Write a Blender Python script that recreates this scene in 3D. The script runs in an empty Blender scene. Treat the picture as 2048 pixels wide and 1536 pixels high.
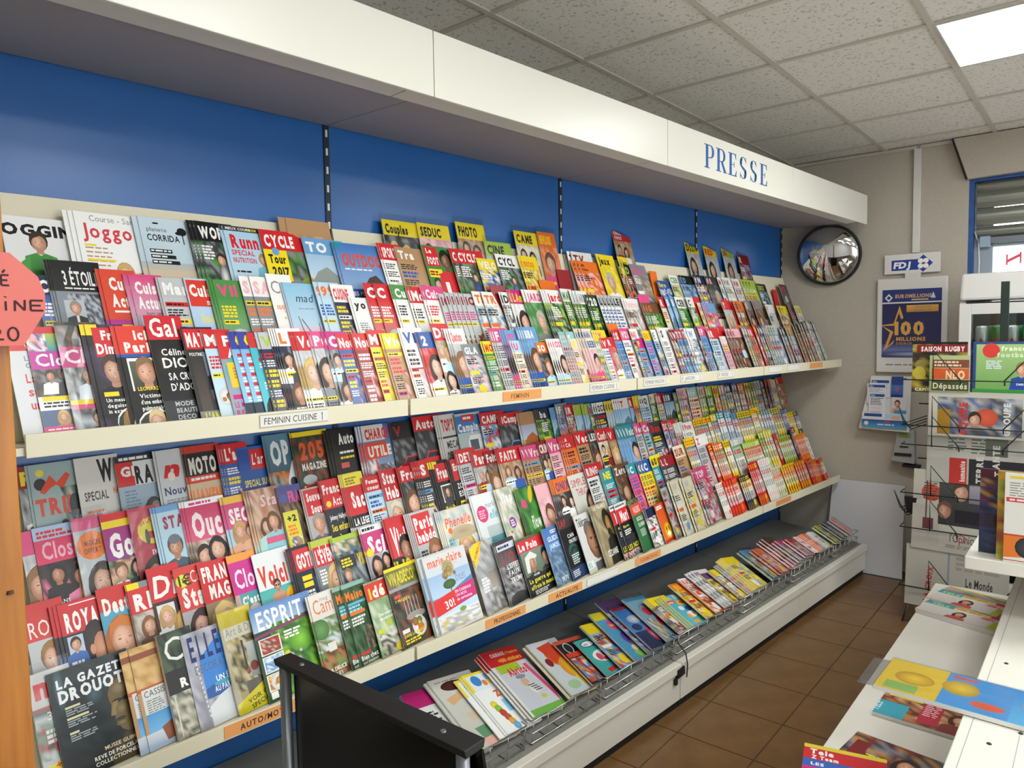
import bpy, bmesh, math, random
from mathutils import Vector, Matrix

# ------------------------------------------------------------------ camera, world, exposure
sc = bpy.context.scene
COL = sc.collection
PI = math.pi
YAW, PITCH, ROLL, GRID = 0.76738, -0.065025, -0.016938, 0.07405
CAM_Z = 1.6
cd = bpy.data.cameras.new('camera')
cd.sensor_width = 36.0
cd.lens = 1443.3 / 2048 * 36.0
cd.clip_start = 0.05
cam = bpy.data.objects.new('camera', cd)
COL.objects.link(cam)
fwd = Vector((math.cos(YAW) * math.cos(PITCH), math.sin(YAW) * math.cos(PITCH), math.sin(PITCH)))
rgt = Vector((math.sin(YAW), -math.cos(YAW), 0))
upv = rgt.cross(fwd)
r2 = math.cos(ROLL) * rgt + math.sin(ROLL) * upv
u2 = -math.sin(ROLL) * rgt + math.cos(ROLL) * upv
cam.matrix_world = Matrix((( r2.x, u2.x, -fwd.x, 0), (r2.y, u2.y, -fwd.y, 0), (r2.z, u2.z, -fwd.z, CAM_Z), (0, 0, 0, 1)))
sc.camera = cam

wd = bpy.data.worlds.new('daylight')
sc.world = wd
wd.use_nodes = True
bg = wd.node_tree.nodes['Background']
bg.inputs[0].default_value = (0.93, 0.97, 1.0, 1)
bg.inputs[1].default_value = 5.0

sc.view_settings.view_transform = 'Standard'
sc.view_settings.look = 'None'
sc.view_settings.gamma = 1.0
sc.view_settings.use_curve_mapping = False
sc.view_settings.exposure = 0.16
LAMP_POWER = 20.0            # radiance of the ceiling light panels
CEIL = 2.77

# ------------------------------------------------------------------ colours
def lin(v):
    return v / 12.92 if v <= 0.04045 else ((v + 0.055) / 1.055) ** 2.4
def hexc(s):
    return tuple(lin(int(s[i:i + 2], 16) / 255) for i in (0, 2, 4)) + (1.0,)
PAL = {'r': ('d2232a', 'red'), 'R': ('951a22', 'dark red'), 'y': ('efd51e', 'yellow'), 'w': ('efede8', 'white'), 'k': ('151517', 'black'), 'b': ('2a57a5', 'blue'),
       'B': ('6a9fd0', 'light blue'), 'n': ('1c2647', 'navy'), 'g': ('4a8f45', 'green'), 'G': ('2c4a2c', 'dark green'), 'l': ('a9c23f', 'lime'), 'm': ('c9247c', 'magenta'),
       'p': ('eeb4bd', 'pale pink'), 'P': ('e14a85', 'pink'), 'o': ('ea7424', 'orange'), 't': ('2b8f9c', 'teal'), 'T': ('97c6c8', 'pale teal'), 'v': ('69457f', 'violet'),
       's': ('bfc1c2', 'pale grey'), 'S': ('84878b', 'grey'), 'd': ('37363a', 'charcoal'), 'e': ('e6dabf', 'cream'), 'u': ('744a30', 'brown'), 'U': ('b58c62', 'tan'), 'a': ('b9d6e8', 'sky blue')}
def C(x):
    if isinstance(x, tuple):
        return x
    if x in PAL:
        return hexc(PAL[x][0])
    return hexc(x)
def mixc(a, b, f):
    a, b = C(a), C(b)
    return tuple(a[i] * (1 - f) + b[i] * f for i in range(3)) + (1.0,)

# ------------------------------------------------------------------ materials
MATS = {}
def mat(name, col='w', rough=0.5, metal=0.0, spec=0.5, attr=False, noise=0.0, scale=30.0, bump=0.0, bscale=60.0, emit=None, alpha=None, detail=3.0, coat=0.0):
    if name in MATS:
        return MATS[name]
    m = bpy.data.materials.new(name)
    m.use_nodes = True
    nt = m.node_tree
    p = nt.nodes['Principled BSDF']
    p.inputs['Base Color'].default_value = C(col)
    p.inputs['Roughness'].default_value = rough
    p.inputs['Metallic'].default_value = metal
    p.inputs['Specular IOR Level'].default_value = spec
    p.inputs['Coat Weight'].default_value = coat
    tc = nt.nodes.new('ShaderNodeTexCoord')
    if attr:
        at = nt.nodes.new('ShaderNodeAttribute')
        at.attribute_name = 'Col'
        nt.links.new(at.outputs['Color'], p.inputs['Base Color'])
    if noise:
        nz = nt.nodes.new('ShaderNodeTexNoise')
        nz.inputs['Scale'].default_value = scale
        nz.inputs['Detail'].default_value = detail
        nt.links.new(tc.outputs['Object'], nz.inputs['Vector'])
        cr = nt.nodes.new('ShaderNodeValToRGB')
        c = C(col)
        cr.color_ramp.elements[0].position = 0.3
        cr.color_ramp.elements[1].position = 0.7
        cr.color_ramp.elements[0].color = tuple(v * (1 - noise) for v in c[:3]) + (1,)
        cr.color_ramp.elements[1].color = tuple(min(1, v * (1 + noise)) for v in c[:3]) + (1,)
        nt.links.new(nz.outputs['Fac'], cr.inputs['Fac'])
        nt.links.new(cr.outputs['Color'], p.inputs['Base Color'])
    if bump:
        nz2 = nt.nodes.new('ShaderNodeTexNoise')
        nz2.inputs['Scale'].default_value = bscale
        nz2.inputs['Detail'].default_value = 2.0
        nt.links.new(tc.outputs['Object'], nz2.inputs['Vector'])
        bp = nt.nodes.new('ShaderNodeBump')
        bp.inputs['Strength'].default_value = bump
        bp.inputs['Distance'].default_value = 0.01
        nt.links.new(nz2.outputs['Fac'], bp.inputs['Height'])
        nt.links.new(bp.outputs['Normal'], p.inputs['Normal'])
    if emit:
        p.inputs['Emission Color'].default_value = C(emit[0])
        p.inputs['Emission Strength'].default_value = emit[1]
    MATS[name] = m
    return m

def mat_film(name, gloss=0.35, tint='f4f6f6', bump=0.4, bscale=25.0, rough=0.12):
    """thin clear plastic: see-through with a glossy, crinkled sheen"""
    if name in MATS:
        return MATS[name]
    m = bpy.data.materials.new(name)
    m.use_nodes = True
    nt = m.node_tree
    nt.nodes.clear()
    out = nt.nodes.new('ShaderNodeOutputMaterial')
    mx = nt.nodes.new('ShaderNodeMixShader')
    tr = nt.nodes.new('ShaderNodeBsdfTransparent')
    tr.inputs[0].default_value = C(tint)
    gl = nt.nodes.new('ShaderNodeBsdfGlossy')
    gl.inputs['Roughness'].default_value = rough
    fr = nt.nodes.new('ShaderNodeFresnel')
    fr.inputs['IOR'].default_value = 1.45
    mu = nt.nodes.new('ShaderNodeMath')
    mu.operation = 'MULTIPLY_ADD'
    mu.inputs[1].default_value = 0.6
    mu.inputs[2].default_value = gloss * 0.12
    nz = nt.nodes.new('ShaderNodeTexNoise')
    nz.inputs['Scale'].default_value = bscale
    tc = nt.nodes.new('ShaderNodeTexCoord')
    bp = nt.nodes.new('ShaderNodeBump')
    bp.inputs['Strength'].default_value = bump
    bp.inputs['Distance'].default_value = 0.01
    L = nt.links.new
    L(tc.outputs['Object'], nz.inputs['Vector'])
    L(nz.outputs['Fac'], bp.inputs['Height'])
    L(bp.outputs['Normal'], gl.inputs['Normal'])
    L(bp.outputs['Normal'], fr.inputs['Normal'])
    L(fr.outputs[0], mu.inputs[0])
    L(mu.outputs[0], mx.inputs[0])
    L(tr.outputs[0], mx.inputs[1])
    L(gl.outputs[0], mx.inputs[2])
    L(mx.outputs[0], out.inputs[0])
    MATS[name] = m
    return m

def mat_ceiling():
    m = mat('ceiling_tile_fibre', 'd8d6d0', 0.95, spec=0.1)
    nt = m.node_tree
    p = nt.nodes['Principled BSDF']
    tc = nt.nodes.new('ShaderNodeTexCoord')
    vo = nt.nodes.new('ShaderNodeTexNoise')
    vo.inputs['Scale'].default_value = 70
    vo.inputs['Detail'].default_value = 5
    cr = nt.nodes.new('ShaderNodeValToRGB')
    cr.color_ramp.elements[0].position = 0.36
    cr.color_ramp.elements[0].color = C('b0ada6')
    cr.color_ramp.elements[1].position = 0.42
    cr.color_ramp.elements[1].color = C('dad7d0')
    nt.links.new(tc.outputs['Object'], vo.inputs['Vector'])
    nt.links.new(vo.outputs['Fac'], cr.inputs['Fac'])
    nt.links.new(cr.outputs['Color'], p.inputs['Base Color'])
    return m

def mat_wood():
    m = mat('varnished_pine', 'b5762c', 0.45)
    nt = m.node_tree
    p = nt.nodes['Principled BSDF']
    tc = nt.nodes.new('ShaderNodeTexCoord')
    mp = nt.nodes.new('ShaderNodeMapping')
    mp.inputs['Scale'].default_value = (14, 14, 0.9)
    nz = nt.nodes.new('ShaderNodeTexNoise')
    nz.inputs['Scale'].default_value = 4
    nz.inputs['Detail'].default_value = 6
    cr = nt.nodes.new('ShaderNodeValToRGB')
    cr.color_ramp.elements[0].position = 0.3
    cr.color_ramp.elements[0].color = C('95591a')
    cr.color_ramp.elements[1].position = 0.7
    cr.color_ramp.elements[1].color = C('b6762e')
    nt.links.new(tc.outputs['Object'], mp.inputs['Vector'])
    nt.links.new(mp.outputs['Vector'], nz.inputs['Vector'])
    nt.links.new(nz.outputs['Fac'], cr.inputs['Fac'])
    nt.links.new(cr.outputs['Color'], p.inputs['Base Color'])
    return m

M_PRINT = mat('glossy_print', 'w', 0.33, attr=True, spec=0.45, bump=0.05, bscale=9)
M_MATTE = mat('matt_print', 'w', 0.7, attr=True, spec=0.25)
M_PAGES = mat('page_edges', 'dedbd2', 0.8, noise=0.12, scale=400)
M_FILM = mat_film('clear_film', gloss=.2, bump=.16, bscale=14, rough=.2)
M_PALE = mat('pale_plaster', 'e6e4de', .8)
M_CREAM = mat('cream_enamel', 'd9d2b8', 0.4, spec=0.4)
M_WHITE = mat('white_enamel', 'd8d5ca', 0.35, spec=0.45)
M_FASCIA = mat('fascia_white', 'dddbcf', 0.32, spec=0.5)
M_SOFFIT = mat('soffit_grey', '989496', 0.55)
M_BLUE = mat('blue_panel', '1e5a9c', 0.3, spec=0.5, noise=0.03, scale=8)
M_SLOT = mat('dark_steel', '26303c', 0.45, metal=0.6)
M_WALL = mat('woven_wallpaper', 'b3ac9f', 0.85, spec=0.2, noise=0.05, scale=120, bump=0.15, bscale=260)
M_CEIL = mat_ceiling()
M_TBAR = mat('ceiling_rail_white', 'b9b5a9', 0.55)
M_FLOOR = mat('terracotta_tile', '6d4f2e', 0.3, noise=0.16, scale=9, spec=0.45)
M_GROUT = mat('dark_grout', '4a3826', 0.9)
M_DECK = mat('grey_deck', '7d7c75', 0.5, noise=0.05, scale=5)
M_BLACK = mat('black_lacquer', '0b0b0c', 0.22)
M_BLACKM = mat('black_matt', '141415', 0.6)
M_STEEL = mat('grey_tube', '7f8488', 0.35, metal=0.7)
M_WIRE = mat('chrome_wire', 'b9b9b6', 0.25, metal=0.9)
M_GREEN = mat('dark_green_wire', '16261f', 0.45)
M_WOOD = mat_wood()
M_PLASTIC = mat('white_plastic', 'd3d1cc', 0.35)
M_PANEL = mat('white_board', 'c4c2c4', 0.45)
M_ALU = mat('shutter_metal', '8e9088', 0.35, metal=0.75)
M_JAMB = mat('blue_paint', '1d4c8c', 0.5, noise=0.15, scale=20)
M_GREY = mat('terminal_grey', '9a9c9c', 0.5)

# ------------------------------------------------------------------ mesh builder
GX = Vector((math.cos(GRID), math.sin(GRID), 0))
GY = Vector((-math.sin(GRID), math.cos(GRID), 0))
def room(a, b, z=0.0):
    """room coordinates (along the ceiling grid, across it, up) to world"""
    return GX * a + GY * b + Vector((0, 0, z))

class MB:
    def __init__(s, frame=None):
        s.v, s.f, s.c, s.fr = [], [], [], frame
    def pt(s, p, col=None):
        s.v.append(tuple(room(*p)) if s.fr == 'room' else tuple(p))
        s.c.append(C(col) if col else (1, 1, 1, 1))
        return len(s.v) - 1
    def poly(s, pts, col=None):
        s.f.append([s.pt(p, col) for p in pts])
    def hexa(s, p, col=None):
        i = [s.pt(q, col) for q in p]
        for f in ((3, 2, 1, 0), (4, 5, 6, 7), (0, 1, 5, 4), (1, 2, 6, 5), (2, 3, 7, 6), (3, 0, 4, 7)):
            s.f.append([i[k] for k in f])
        return s
    def box(s, x0, x1, y0, y1, z0, z1, col=None):
        return s.hexa([(x0, y0, z0), (x1, y0, z0), (x1, y1, z0), (x0, y1, z0), (x0, y0, z1), (x1, y0, z1), (x1, y1, z1), (x0, y1, z1)], col)
    def slab(s, prof, x0, x1, col=None):
        """prof: outline in (y, z), swept along x"""
        n = len(prof)
        a = [s.pt((x0, y, z), col) for y, z in prof]
        b = [s.pt((x1, y, z), col) for y, z in prof]
        s.f.append(a[::-1]); s.f.append(b)
        for k in range(n):
            s.f.append([a[k], a[(k + 1) % n], b[(k + 1) % n], b[k]])
        return s
    def tube(s, pts, r, n=8, col=None, closed=False):
        P = [Vector(room(*p)) if s.fr == 'room' else Vector(p) for p in pts]
        rings = []
        m = len(P)
        ref = None
        for k in range(m):
            if closed:
                d = (P[(k + 1) % m] - P[k - 1])
            else:
                d = P[min(k + 1, m - 1)] - P[max(k - 1, 0)]
            d.normalize()
            if ref is None or abs(ref.dot(d)) > 0.95:
                ref = Vector((0, 0, 1)) if abs(d.z) < 0.9 else Vector((1, 0, 0))
            a = d.cross(ref).normalized()
            b = d.cross(a)
            ring = []
            for q in range(n):
                t = 2 * PI * q / n
                s.v.append(tuple(P[k] + a * (r * math.cos(t)) + b * (r * math.sin(t))))
                s.c.append(C(col) if col else (1, 1, 1, 1))
                ring.append(len(s.v) - 1)
            rings.append(ring)
        for k in range(m if closed else m - 1):
            A, B = rings[k], rings[(k + 1) % m]
            for q in range(n):
                s.f.append([A[q], A[(q + 1) % n], B[(q + 1) % n], B[q]])
        if not closed:
            s.f.append(rings[0][::-1]); s.f.append(rings[-1])
        return s
    def lathe(s, base, prof, n=20, col=None):
        """prof: (radius, height) around a vertical axis at base"""
        o = Vector(room(*base)) if s.fr == 'room' else Vector(base)
        rings = []
        for r, h in prof:
            ring = []
            for q in range(n):
                t = 2 * PI * q / n
                s.v.append((o.x + r * math.cos(t), o.y + r * math.sin(t), o.z + h))
                s.c.append(C(col) if col else (1, 1, 1, 1))
                ring.append(len(s.v) - 1)
            rings.append(ring)
        for A, B in zip(rings, rings[1:]):
            for q in range(n):
                s.f.append([A[q], A[(q + 1) % n], B[(q + 1) % n], B[q]])
        s.f.append(rings[0][::-1]); s.f.append(rings[-1])
        return s

def tag(o, label=None, cat=None, group=None, kind=None):
    if label: o['label'] = label
    if cat: o['category'] = cat
    if group: o['group'] = group
    if kind: o['kind'] = kind
    return o

def to_mesh(name, v, f, c=None):
    me = bpy.data.meshes.new(name)
    me.from_pydata(v, [], f)
    if c:
        at = me.color_attributes.new('Col', 'FLOAT_COLOR', 'POINT')
        at.data.foreach_set('color', [x for q in c for x in q])
    return me

def mk(name, mb, m, parent=None, bevel=0.0, smooth=False, label=None, cat=None, group=None, kind=None, color=False):
    base = parent.location if parent else None
    if base is None:
        xs = [p[0] for p in mb.v]; ys = [p[1] for p in mb.v]; zs = [p[2] for p in mb.v]
        base = Vector(((min(xs) + max(xs)) / 2, (min(ys) + max(ys)) / 2, min(zs)))
    if parent and parent.parent:
        base = parent.parent.location + parent.location
    v = [(p[0] - base.x, p[1] - base.y, p[2] - base.z) for p in mb.v]
    me = to_mesh(name, v, mb.f, mb.c if color else None)
    me.materials.append(m)
    bm = bmesh.new(); bm.from_mesh(me)
    bmesh.ops.recalc_face_normals(bm, faces=bm.faces)
    bm.to_mesh(me); bm.free()
    if smooth:
        for p in me.polygons: p.use_smooth = True
    o = bpy.data.objects.new(name, me)
    COL.objects.link(o)
    if parent:
        o.parent = parent
        if parent.parent:
            o.location = (0, 0, 0)
    else:
        o.location = base
    if bevel:
        b = o.modifiers.new('bevel', 'BEVEL')
        b.width = bevel; b.segments = 2; b.limit_method = 'ANGLE'
    return tag(o, label, cat, group, kind)

def root(name, loc, label=None, cat=None, group=None, kind=None):
    e = bpy.data.objects.new(name, None)
    e.empty_display_size = 0.05
    e.location = loc
    COL.objects.link(e)
    return tag(e, label, cat, group, kind)

# ------------------------------------------------------------------ lettering (built-in font only)
GLYPH = {}
def load_glyphs():
    chars = "ABCDEFGHIJKLMNOPQRSTUVWXYZabcdefghijklmnopqrstuvwxyz0123456789'!/+&-.,:\u00c9\u00e9\u00c0\u00e0\u00e8\u00e7\u00ca\u00d4\u00f4\u20ac"
    for bold, off in ((0, 0.0), (1, 0.022), (2, 0.05)):
        tmp = []
        for ch in chars:
            cu = bpy.data.curves.new('g', 'FONT')
            cu.body = ch; cu.size = 1.0; cu.resolution_u = 2; cu.offset = off; cu.fill_mode = 'FRONT'
            o = bpy.data.objects.new('g', cu)
            COL.objects.link(o)
            tmp.append((ch, o, cu))
        dg = bpy.context.evaluated_depsgraph_get()
        raw = {}
        for ch, o, cu in tmp:
            me = o.evaluated_get(dg).to_mesh()
            raw[ch] = ([tuple(v.co) for v in me.vertices], [tuple(p.vertices) for p in me.polygons])
            o.evaluated_get(dg).to_mesh_clear()
        for ch, o, cu in tmp:
            bpy.data.objects.remove(o); bpy.data.curves.remove(cu)
        cap = max(v[1] for v in raw['H'][0]) - min(v[1] for v in raw['H'][0])
        for ch, (v, f) in raw.items():
            if not v:
                continue
            x0 = min(p[0] for p in v); x1 = max(p[0] for p in v)
            GLYPH[(ch, bold)] = ([((p[0] - x0) / cap, p[1] / cap) for p in v], f, (x1 - x0) / cap)
load_glyphs()

# ------------------------------------------------------------------ flat print (covers, posters, labels)
class Cov:
    """a printed sheet w x h metres; u runs from the spine, v down from the top edge, both 0..1"""
    DZ = 0.000011
    def __init__(s, w, h, t, seed=0):
        s.w, s.h, s.t = w, h, t
        s.V, s.F, s.K = [], [], []
        s.n = 0
        s.rnd = random.Random(seed)
        s.clipped = True
    def _add(s, pts, cols):
        if s.clipped and any(p[0] < 0 or p[0] > 1 or p[1] < 0 or p[1] > 1 for p in pts):
            q = [(p[0], p[1], c) for p, c in zip(pts, cols)]
            for ax, lim, sg in ((0, 0.0, 1), (0, 1.0, -1), (1, 0.0, 1), (1, 1.0, -1)):
                o = []
                for i in range(len(q)):
                    a, b = q[i], q[(i + 1) % len(q)]
                    ia, ib = (a[ax] - lim) * sg >= 0, (b[ax] - lim) * sg >= 0
                    if ia: o.append(a)
                    if ia != ib:
                        f = (lim - a[ax]) / (b[ax] - a[ax])
                        o.append((a[0] + f * (b[0] - a[0]), a[1] + f * (b[1] - a[1]), tuple(a[2][k] * (1 - f) + b[2][k] * f for k in range(4))))
                q = o
                if len(q) < 3:
                    return
            pts = [(a[0], a[1]) for a in q]; cols = [a[2] for a in q]
        z = s.t + s.DZ * (1 + s.n)
        i0 = len(s.V)
        for p, c in zip(pts, cols):
            s.V.append((p[0] * s.w, (1 - p[1]) * s.h, z)); s.K.append(c)
        s.F.append(list(range(i0, i0 + len(pts))))
    def Y(s, pts, c):
        s.n += 1
        s._add(pts[::-1], [C(c)] * len(pts)); return s
    def R(s, u0, v0, u1, v1, c, c2=None):
        s.n += 1
        a = C(c); b = C(c2) if c2 else a
        s._add([(u0, v0), (u0, v1), (u1, v1), (u1, v0)], [a, b, b, a]); return s
    def E(s, u, v, ru, rv, c, c2=None, n=14, rot=0.0):
        s.n += 1
        a = C(c); b = C(c2) if c2 else a
        P = []
        for k in range(n):
            t = 2 * PI * k / n
            x, y = ru * s.w * math.cos(t), rv * s.h * math.sin(t)
            P.append((u + (x * math.cos(rot) - y * math.sin(rot)) / s.w, v + (x * math.sin(rot) + y * math.cos(rot)) / s.h))
        for k in range(n):
            s._add([(u, v), P[(k + 1) % n], P[k]], [a, b, b])
        return s
    def D(s, u, v, ru, c, c2=None, n=16):
        return s.E(u, v, ru, ru * s.w / s.h, c, c2, n)
    def T(s, txt, u, v, h, c, b=1, sx=1.0, shear=0.0, maxw=None, gap=0.14, rot=0.0):
        s.n += 1
        col = C(c)
        adv = 0.0
        out = []
        for ch in txt:
            if ch == ' ':
                adv += 0.45; continue
            g = GLYPH.get((ch, b))
            if g is None:
                adv += 0.45; continue
            out.append((adv, g)); adv += g[2] + gap
        wid = adv * h * s.h / s.w * sx
        if maxw is None and s.clipped and rot == 0.0 and u > 0:
            maxw = max(.86 - u, wid * .4)
        if maxw and wid > maxw:
            sx *= maxw / wid
        kx = h * s.h * sx
        ky = h * s.h
        cr, sr = math.cos(rot), math.sin(rot)
        for a, (gv, gf, gw) in out:
            pp = []
            for x, y in gv:
                X, Yy = (a + x + shear * y) * kx, y * ky
                pp.append((u + (X * cr - Yy * sr) / s.w, v - (X * sr + Yy * cr) / s.h))
            for f in gf:
                s._add([pp[i] for i in f], [col] * len(f))
        return s
    def L(s, u, v, w, n, c, h=0.016, g=0.013):
        s.n += 1
        col = C(c)
        for k in range(n):
            y = v + k * (h + g)
            x = u
            end = u + w * s.rnd.uniform(0.7, 1.0)
            while x < end - 0.02:
                q = min(end, x + s.rnd.uniform(0.05, 0.16))
                s._add([(x, y), (x, y + h), (q, y + h), (q, y)], [col] * 4)
                x = q + 0.022
        return s
    def N(s, u0, v0, u1, v1, cols, nx=6, ny=7, fade=None):
        """an out-of-focus photograph: a coarse grid of blended colours"""
        s.n += 1
        cs = [C(c) for c in cols]
        nx, ny = int(nx * 1.7) + 1, int(ny * 1.7) + 1
        g = [[s.rnd.choice(cs) for i in range(nx + 1)] for j in range(ny + 1)]
        if fade:
            f0, f1 = C(fade[0]), C(fade[1])
            for j in range(ny + 1):
                w = j / ny
                for i in range(nx + 1):
                    m = tuple(f0[k] * (1 - w) + f1[k] * w for k in range(4))
                    g[j][i] = tuple(m[k] * 0.6 + g[j][i][k] * 0.4 for k in range(4))
        for j in range(ny):
            for i in range(nx):
                a, b = u0 + (u1 - u0) * i / nx, u0 + (u1 - u0) * (i + 1) / nx
                p, q = v0 + (v1 - v0) * j / ny, v0 + (v1 - v0) * (j + 1) / ny
                s._add([(a, p), (a, q), (b, q), (b, p)], [g[j][i], g[j + 1][i], g[j + 1][i + 1], g[j][i + 1]])
        return s
    def P(s, u, v, hh, hair='3a2a20', skin='d8a588', cloth='d', long=0, body=1, turn=0.0, glasses=0):
        """a portrait: head centred at u, v with head height hh"""
        rv = hh / 2
        ru = rv * 0.74 * s.h / s.w
        sk = C(skin); dk = mixc(skin, '6a3a28', 0.45)
        if long:
            s.E(u, v + rv * 0.35 * long, ru * 1.42, rv * (1.15 + 0.35 * long), hair, mixc(hair, 'k', 0.35))
        if body:
            s.Y([(u - ru * 0.38, v + rv * 0.6), (u + ru * 0.38, v + rv * 0.6), (u + ru * 0.5, v + rv * 1.35), (u - ru * 0.5, v + rv * 1.35)], mixc(skin, '6a3a28', 0.3))
            s.Y([(u - ru * 0.55, v + rv * 1.2), (u - ru * 1.9, v + rv * 1.6), (u - ru * 2.3, v + rv * 3.6), (u + ru * 2.3, v + rv * 3.6), (u + ru * 1.9, v + rv * 1.6), (u + ru * 0.55, v + rv * 1.2), (u, v + rv * 1.5)][::-1], cloth)
        s.E(u, v - rv * 0.12, ru * 1.12, rv * 1.1, mixc(hair, 'w', .08), mixc(hair, 'k', 0.4))
        s.E(u + turn * ru * 0.15, v + rv * 0.12, ru * 0.9, rv * 0.92, mixc(skin, 'w', .05), dk)
        s.E(u - ru * 0.18, v + rv * 0.02, ru * 0.55, rv * 0.62, mixc(skin, 'fff0e0', .3), mixc(skin, '6a3a28', .12))
        k0 = -1 if s.rnd.random() < .5 else 1
        s.Y([(u - ru * 1.04, v + rv * 0.1), (u - ru * 0.85, v - rv * 0.85), (u, v - rv * 1.22), (u + ru * 0.85, v - rv * 0.85), (u + ru * 1.04, v + rv * 0.1), (u + ru * (0.72 + .1 * k0), v - rv * 0.42), (u + ru * 0.25 * k0, v - rv * 0.72), (u - ru * (0.72 - .1 * k0), v - rv * 0.4)][::-1], hair)
        x = u + turn * ru * 0.3
        ec = mixc(skin, '1c1210', .75)
        for sgn in (-1, 1):
            s.E(x + sgn * ru * 0.36, v + rv * 0.03, ru * 0.15, rv * 0.055, ec, mixc(skin, '4a2a20', .5), n=6)
            s.Y([(x + sgn * ru * .36 - ru * .2, v - rv * .12), (x + sgn * ru * .36, v - rv * .19), (x + sgn * ru * .36 + ru * .2, v - rv * .12), (x + sgn * ru * .36, v - rv * .15)][::-1], mixc(hair, skin, .25))
        if glasses:
            for sgn in (-1, 1):
                s.E(x + sgn * ru * 0.38, v + rv * 0.03, ru * 0.33, rv * 0.17, '151515', n=8)
        s.Y([(x - ru * 0.04, v + rv * 0.05), (x + ru * 0.02, v + rv * 0.38), (x + ru * 0.18, v + rv * 0.38)][::-1], mixc(skin, '7a4030', 0.3))
        s.E(x, v + rv * 0.6, ru * 0.3, rv * 0.06, mixc(skin, '9a3434', .75), mixc(skin, '8a4038', .4), n=8)
        s.E(x, v + rv * 0.585, ru * 0.18, rv * 0.022, 'e8dcd4', n=6)
        return s
    def car(s, u, v, w, col, dark='k'):
        k = s.w / s.h
        def q(x, y): return (u + x * w, v + y * w * k)
        s.Y([q(0, .3), q(.05, .18), q(.22, .14), q(.36, -.04), q(.72, -.04), q(.86, .14), q(1, .18), q(1, .36), q(0, .36)], col)
        s.Y([q(.27, .14), q(.38, 0), q(.7, 0), q(.8, .14)], '1c232b')
        for x in (.2, .8):
            s.D(u + x * w, v + .36 * w * k, .1 * w, '111111', '2a2a2a')
            s.D(u + x * w, v + .36 * w * k, .05 * w, '9a9a9a')
        s.R(u, v + .2 * w * k, u + .1 * w, v + .26 * w * k, 'f4f0d0')
        return s
    def flowers(s, u0, v0, u1, v1, n, cols):
        for k in range(n):
            s.D(s.rnd.uniform(u0, u1), s.rnd.uniform(v0, v1), s.rnd.uniform(.02, .06), s.rnd.choice(cols), mixc(s.rnd.choice(cols), 'G', .4), 6)
        return s
    def food(s, u, v, r, cols):
        s.D(u, v, r, 'f4f2ee', 'c9c6c0')
        for k in range(7):
            s.D(u + s.rnd.uniform(-.5, .5) * r, v + s.rnd.uniform(-.5, .5) * r * s.w / s.h, r * s.rnd.uniform(.2, .45), s.rnd.choice(cols), mixc(s.rnd.choice(cols), 'u', .5), 8)
        return s

SKINS = ['d8a588', 'e0b096', 'c99070', 'dcae92', 'e6bda6']
HAIRS = ['3a2a20', '2a1f1a', '8a6238', 'd8b468', '6a4526', 'b9b4ac']
def masthead(c, title, mb, mf, bg, mh=0.2):
    c.R(0, 0, 1, mh, mb, mixc(mb, 'k', .06))
    if title == '-':
        return c
    ls = title.replace('_', ' ').split(' ') if '_' in title else [title]
    k = mh * 0.8 / len(ls)
    for i, l in enumerate(ls):
        hgt = k * (0.72 if len(ls) > 1 else 0.78)
        c.T(l, 0.07, 0.02 + k * (i + 0.92), hgt, mf, b=2, sx=0.95 if len(l) > 2 else 1.05, maxw=.66)
    return c

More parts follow.
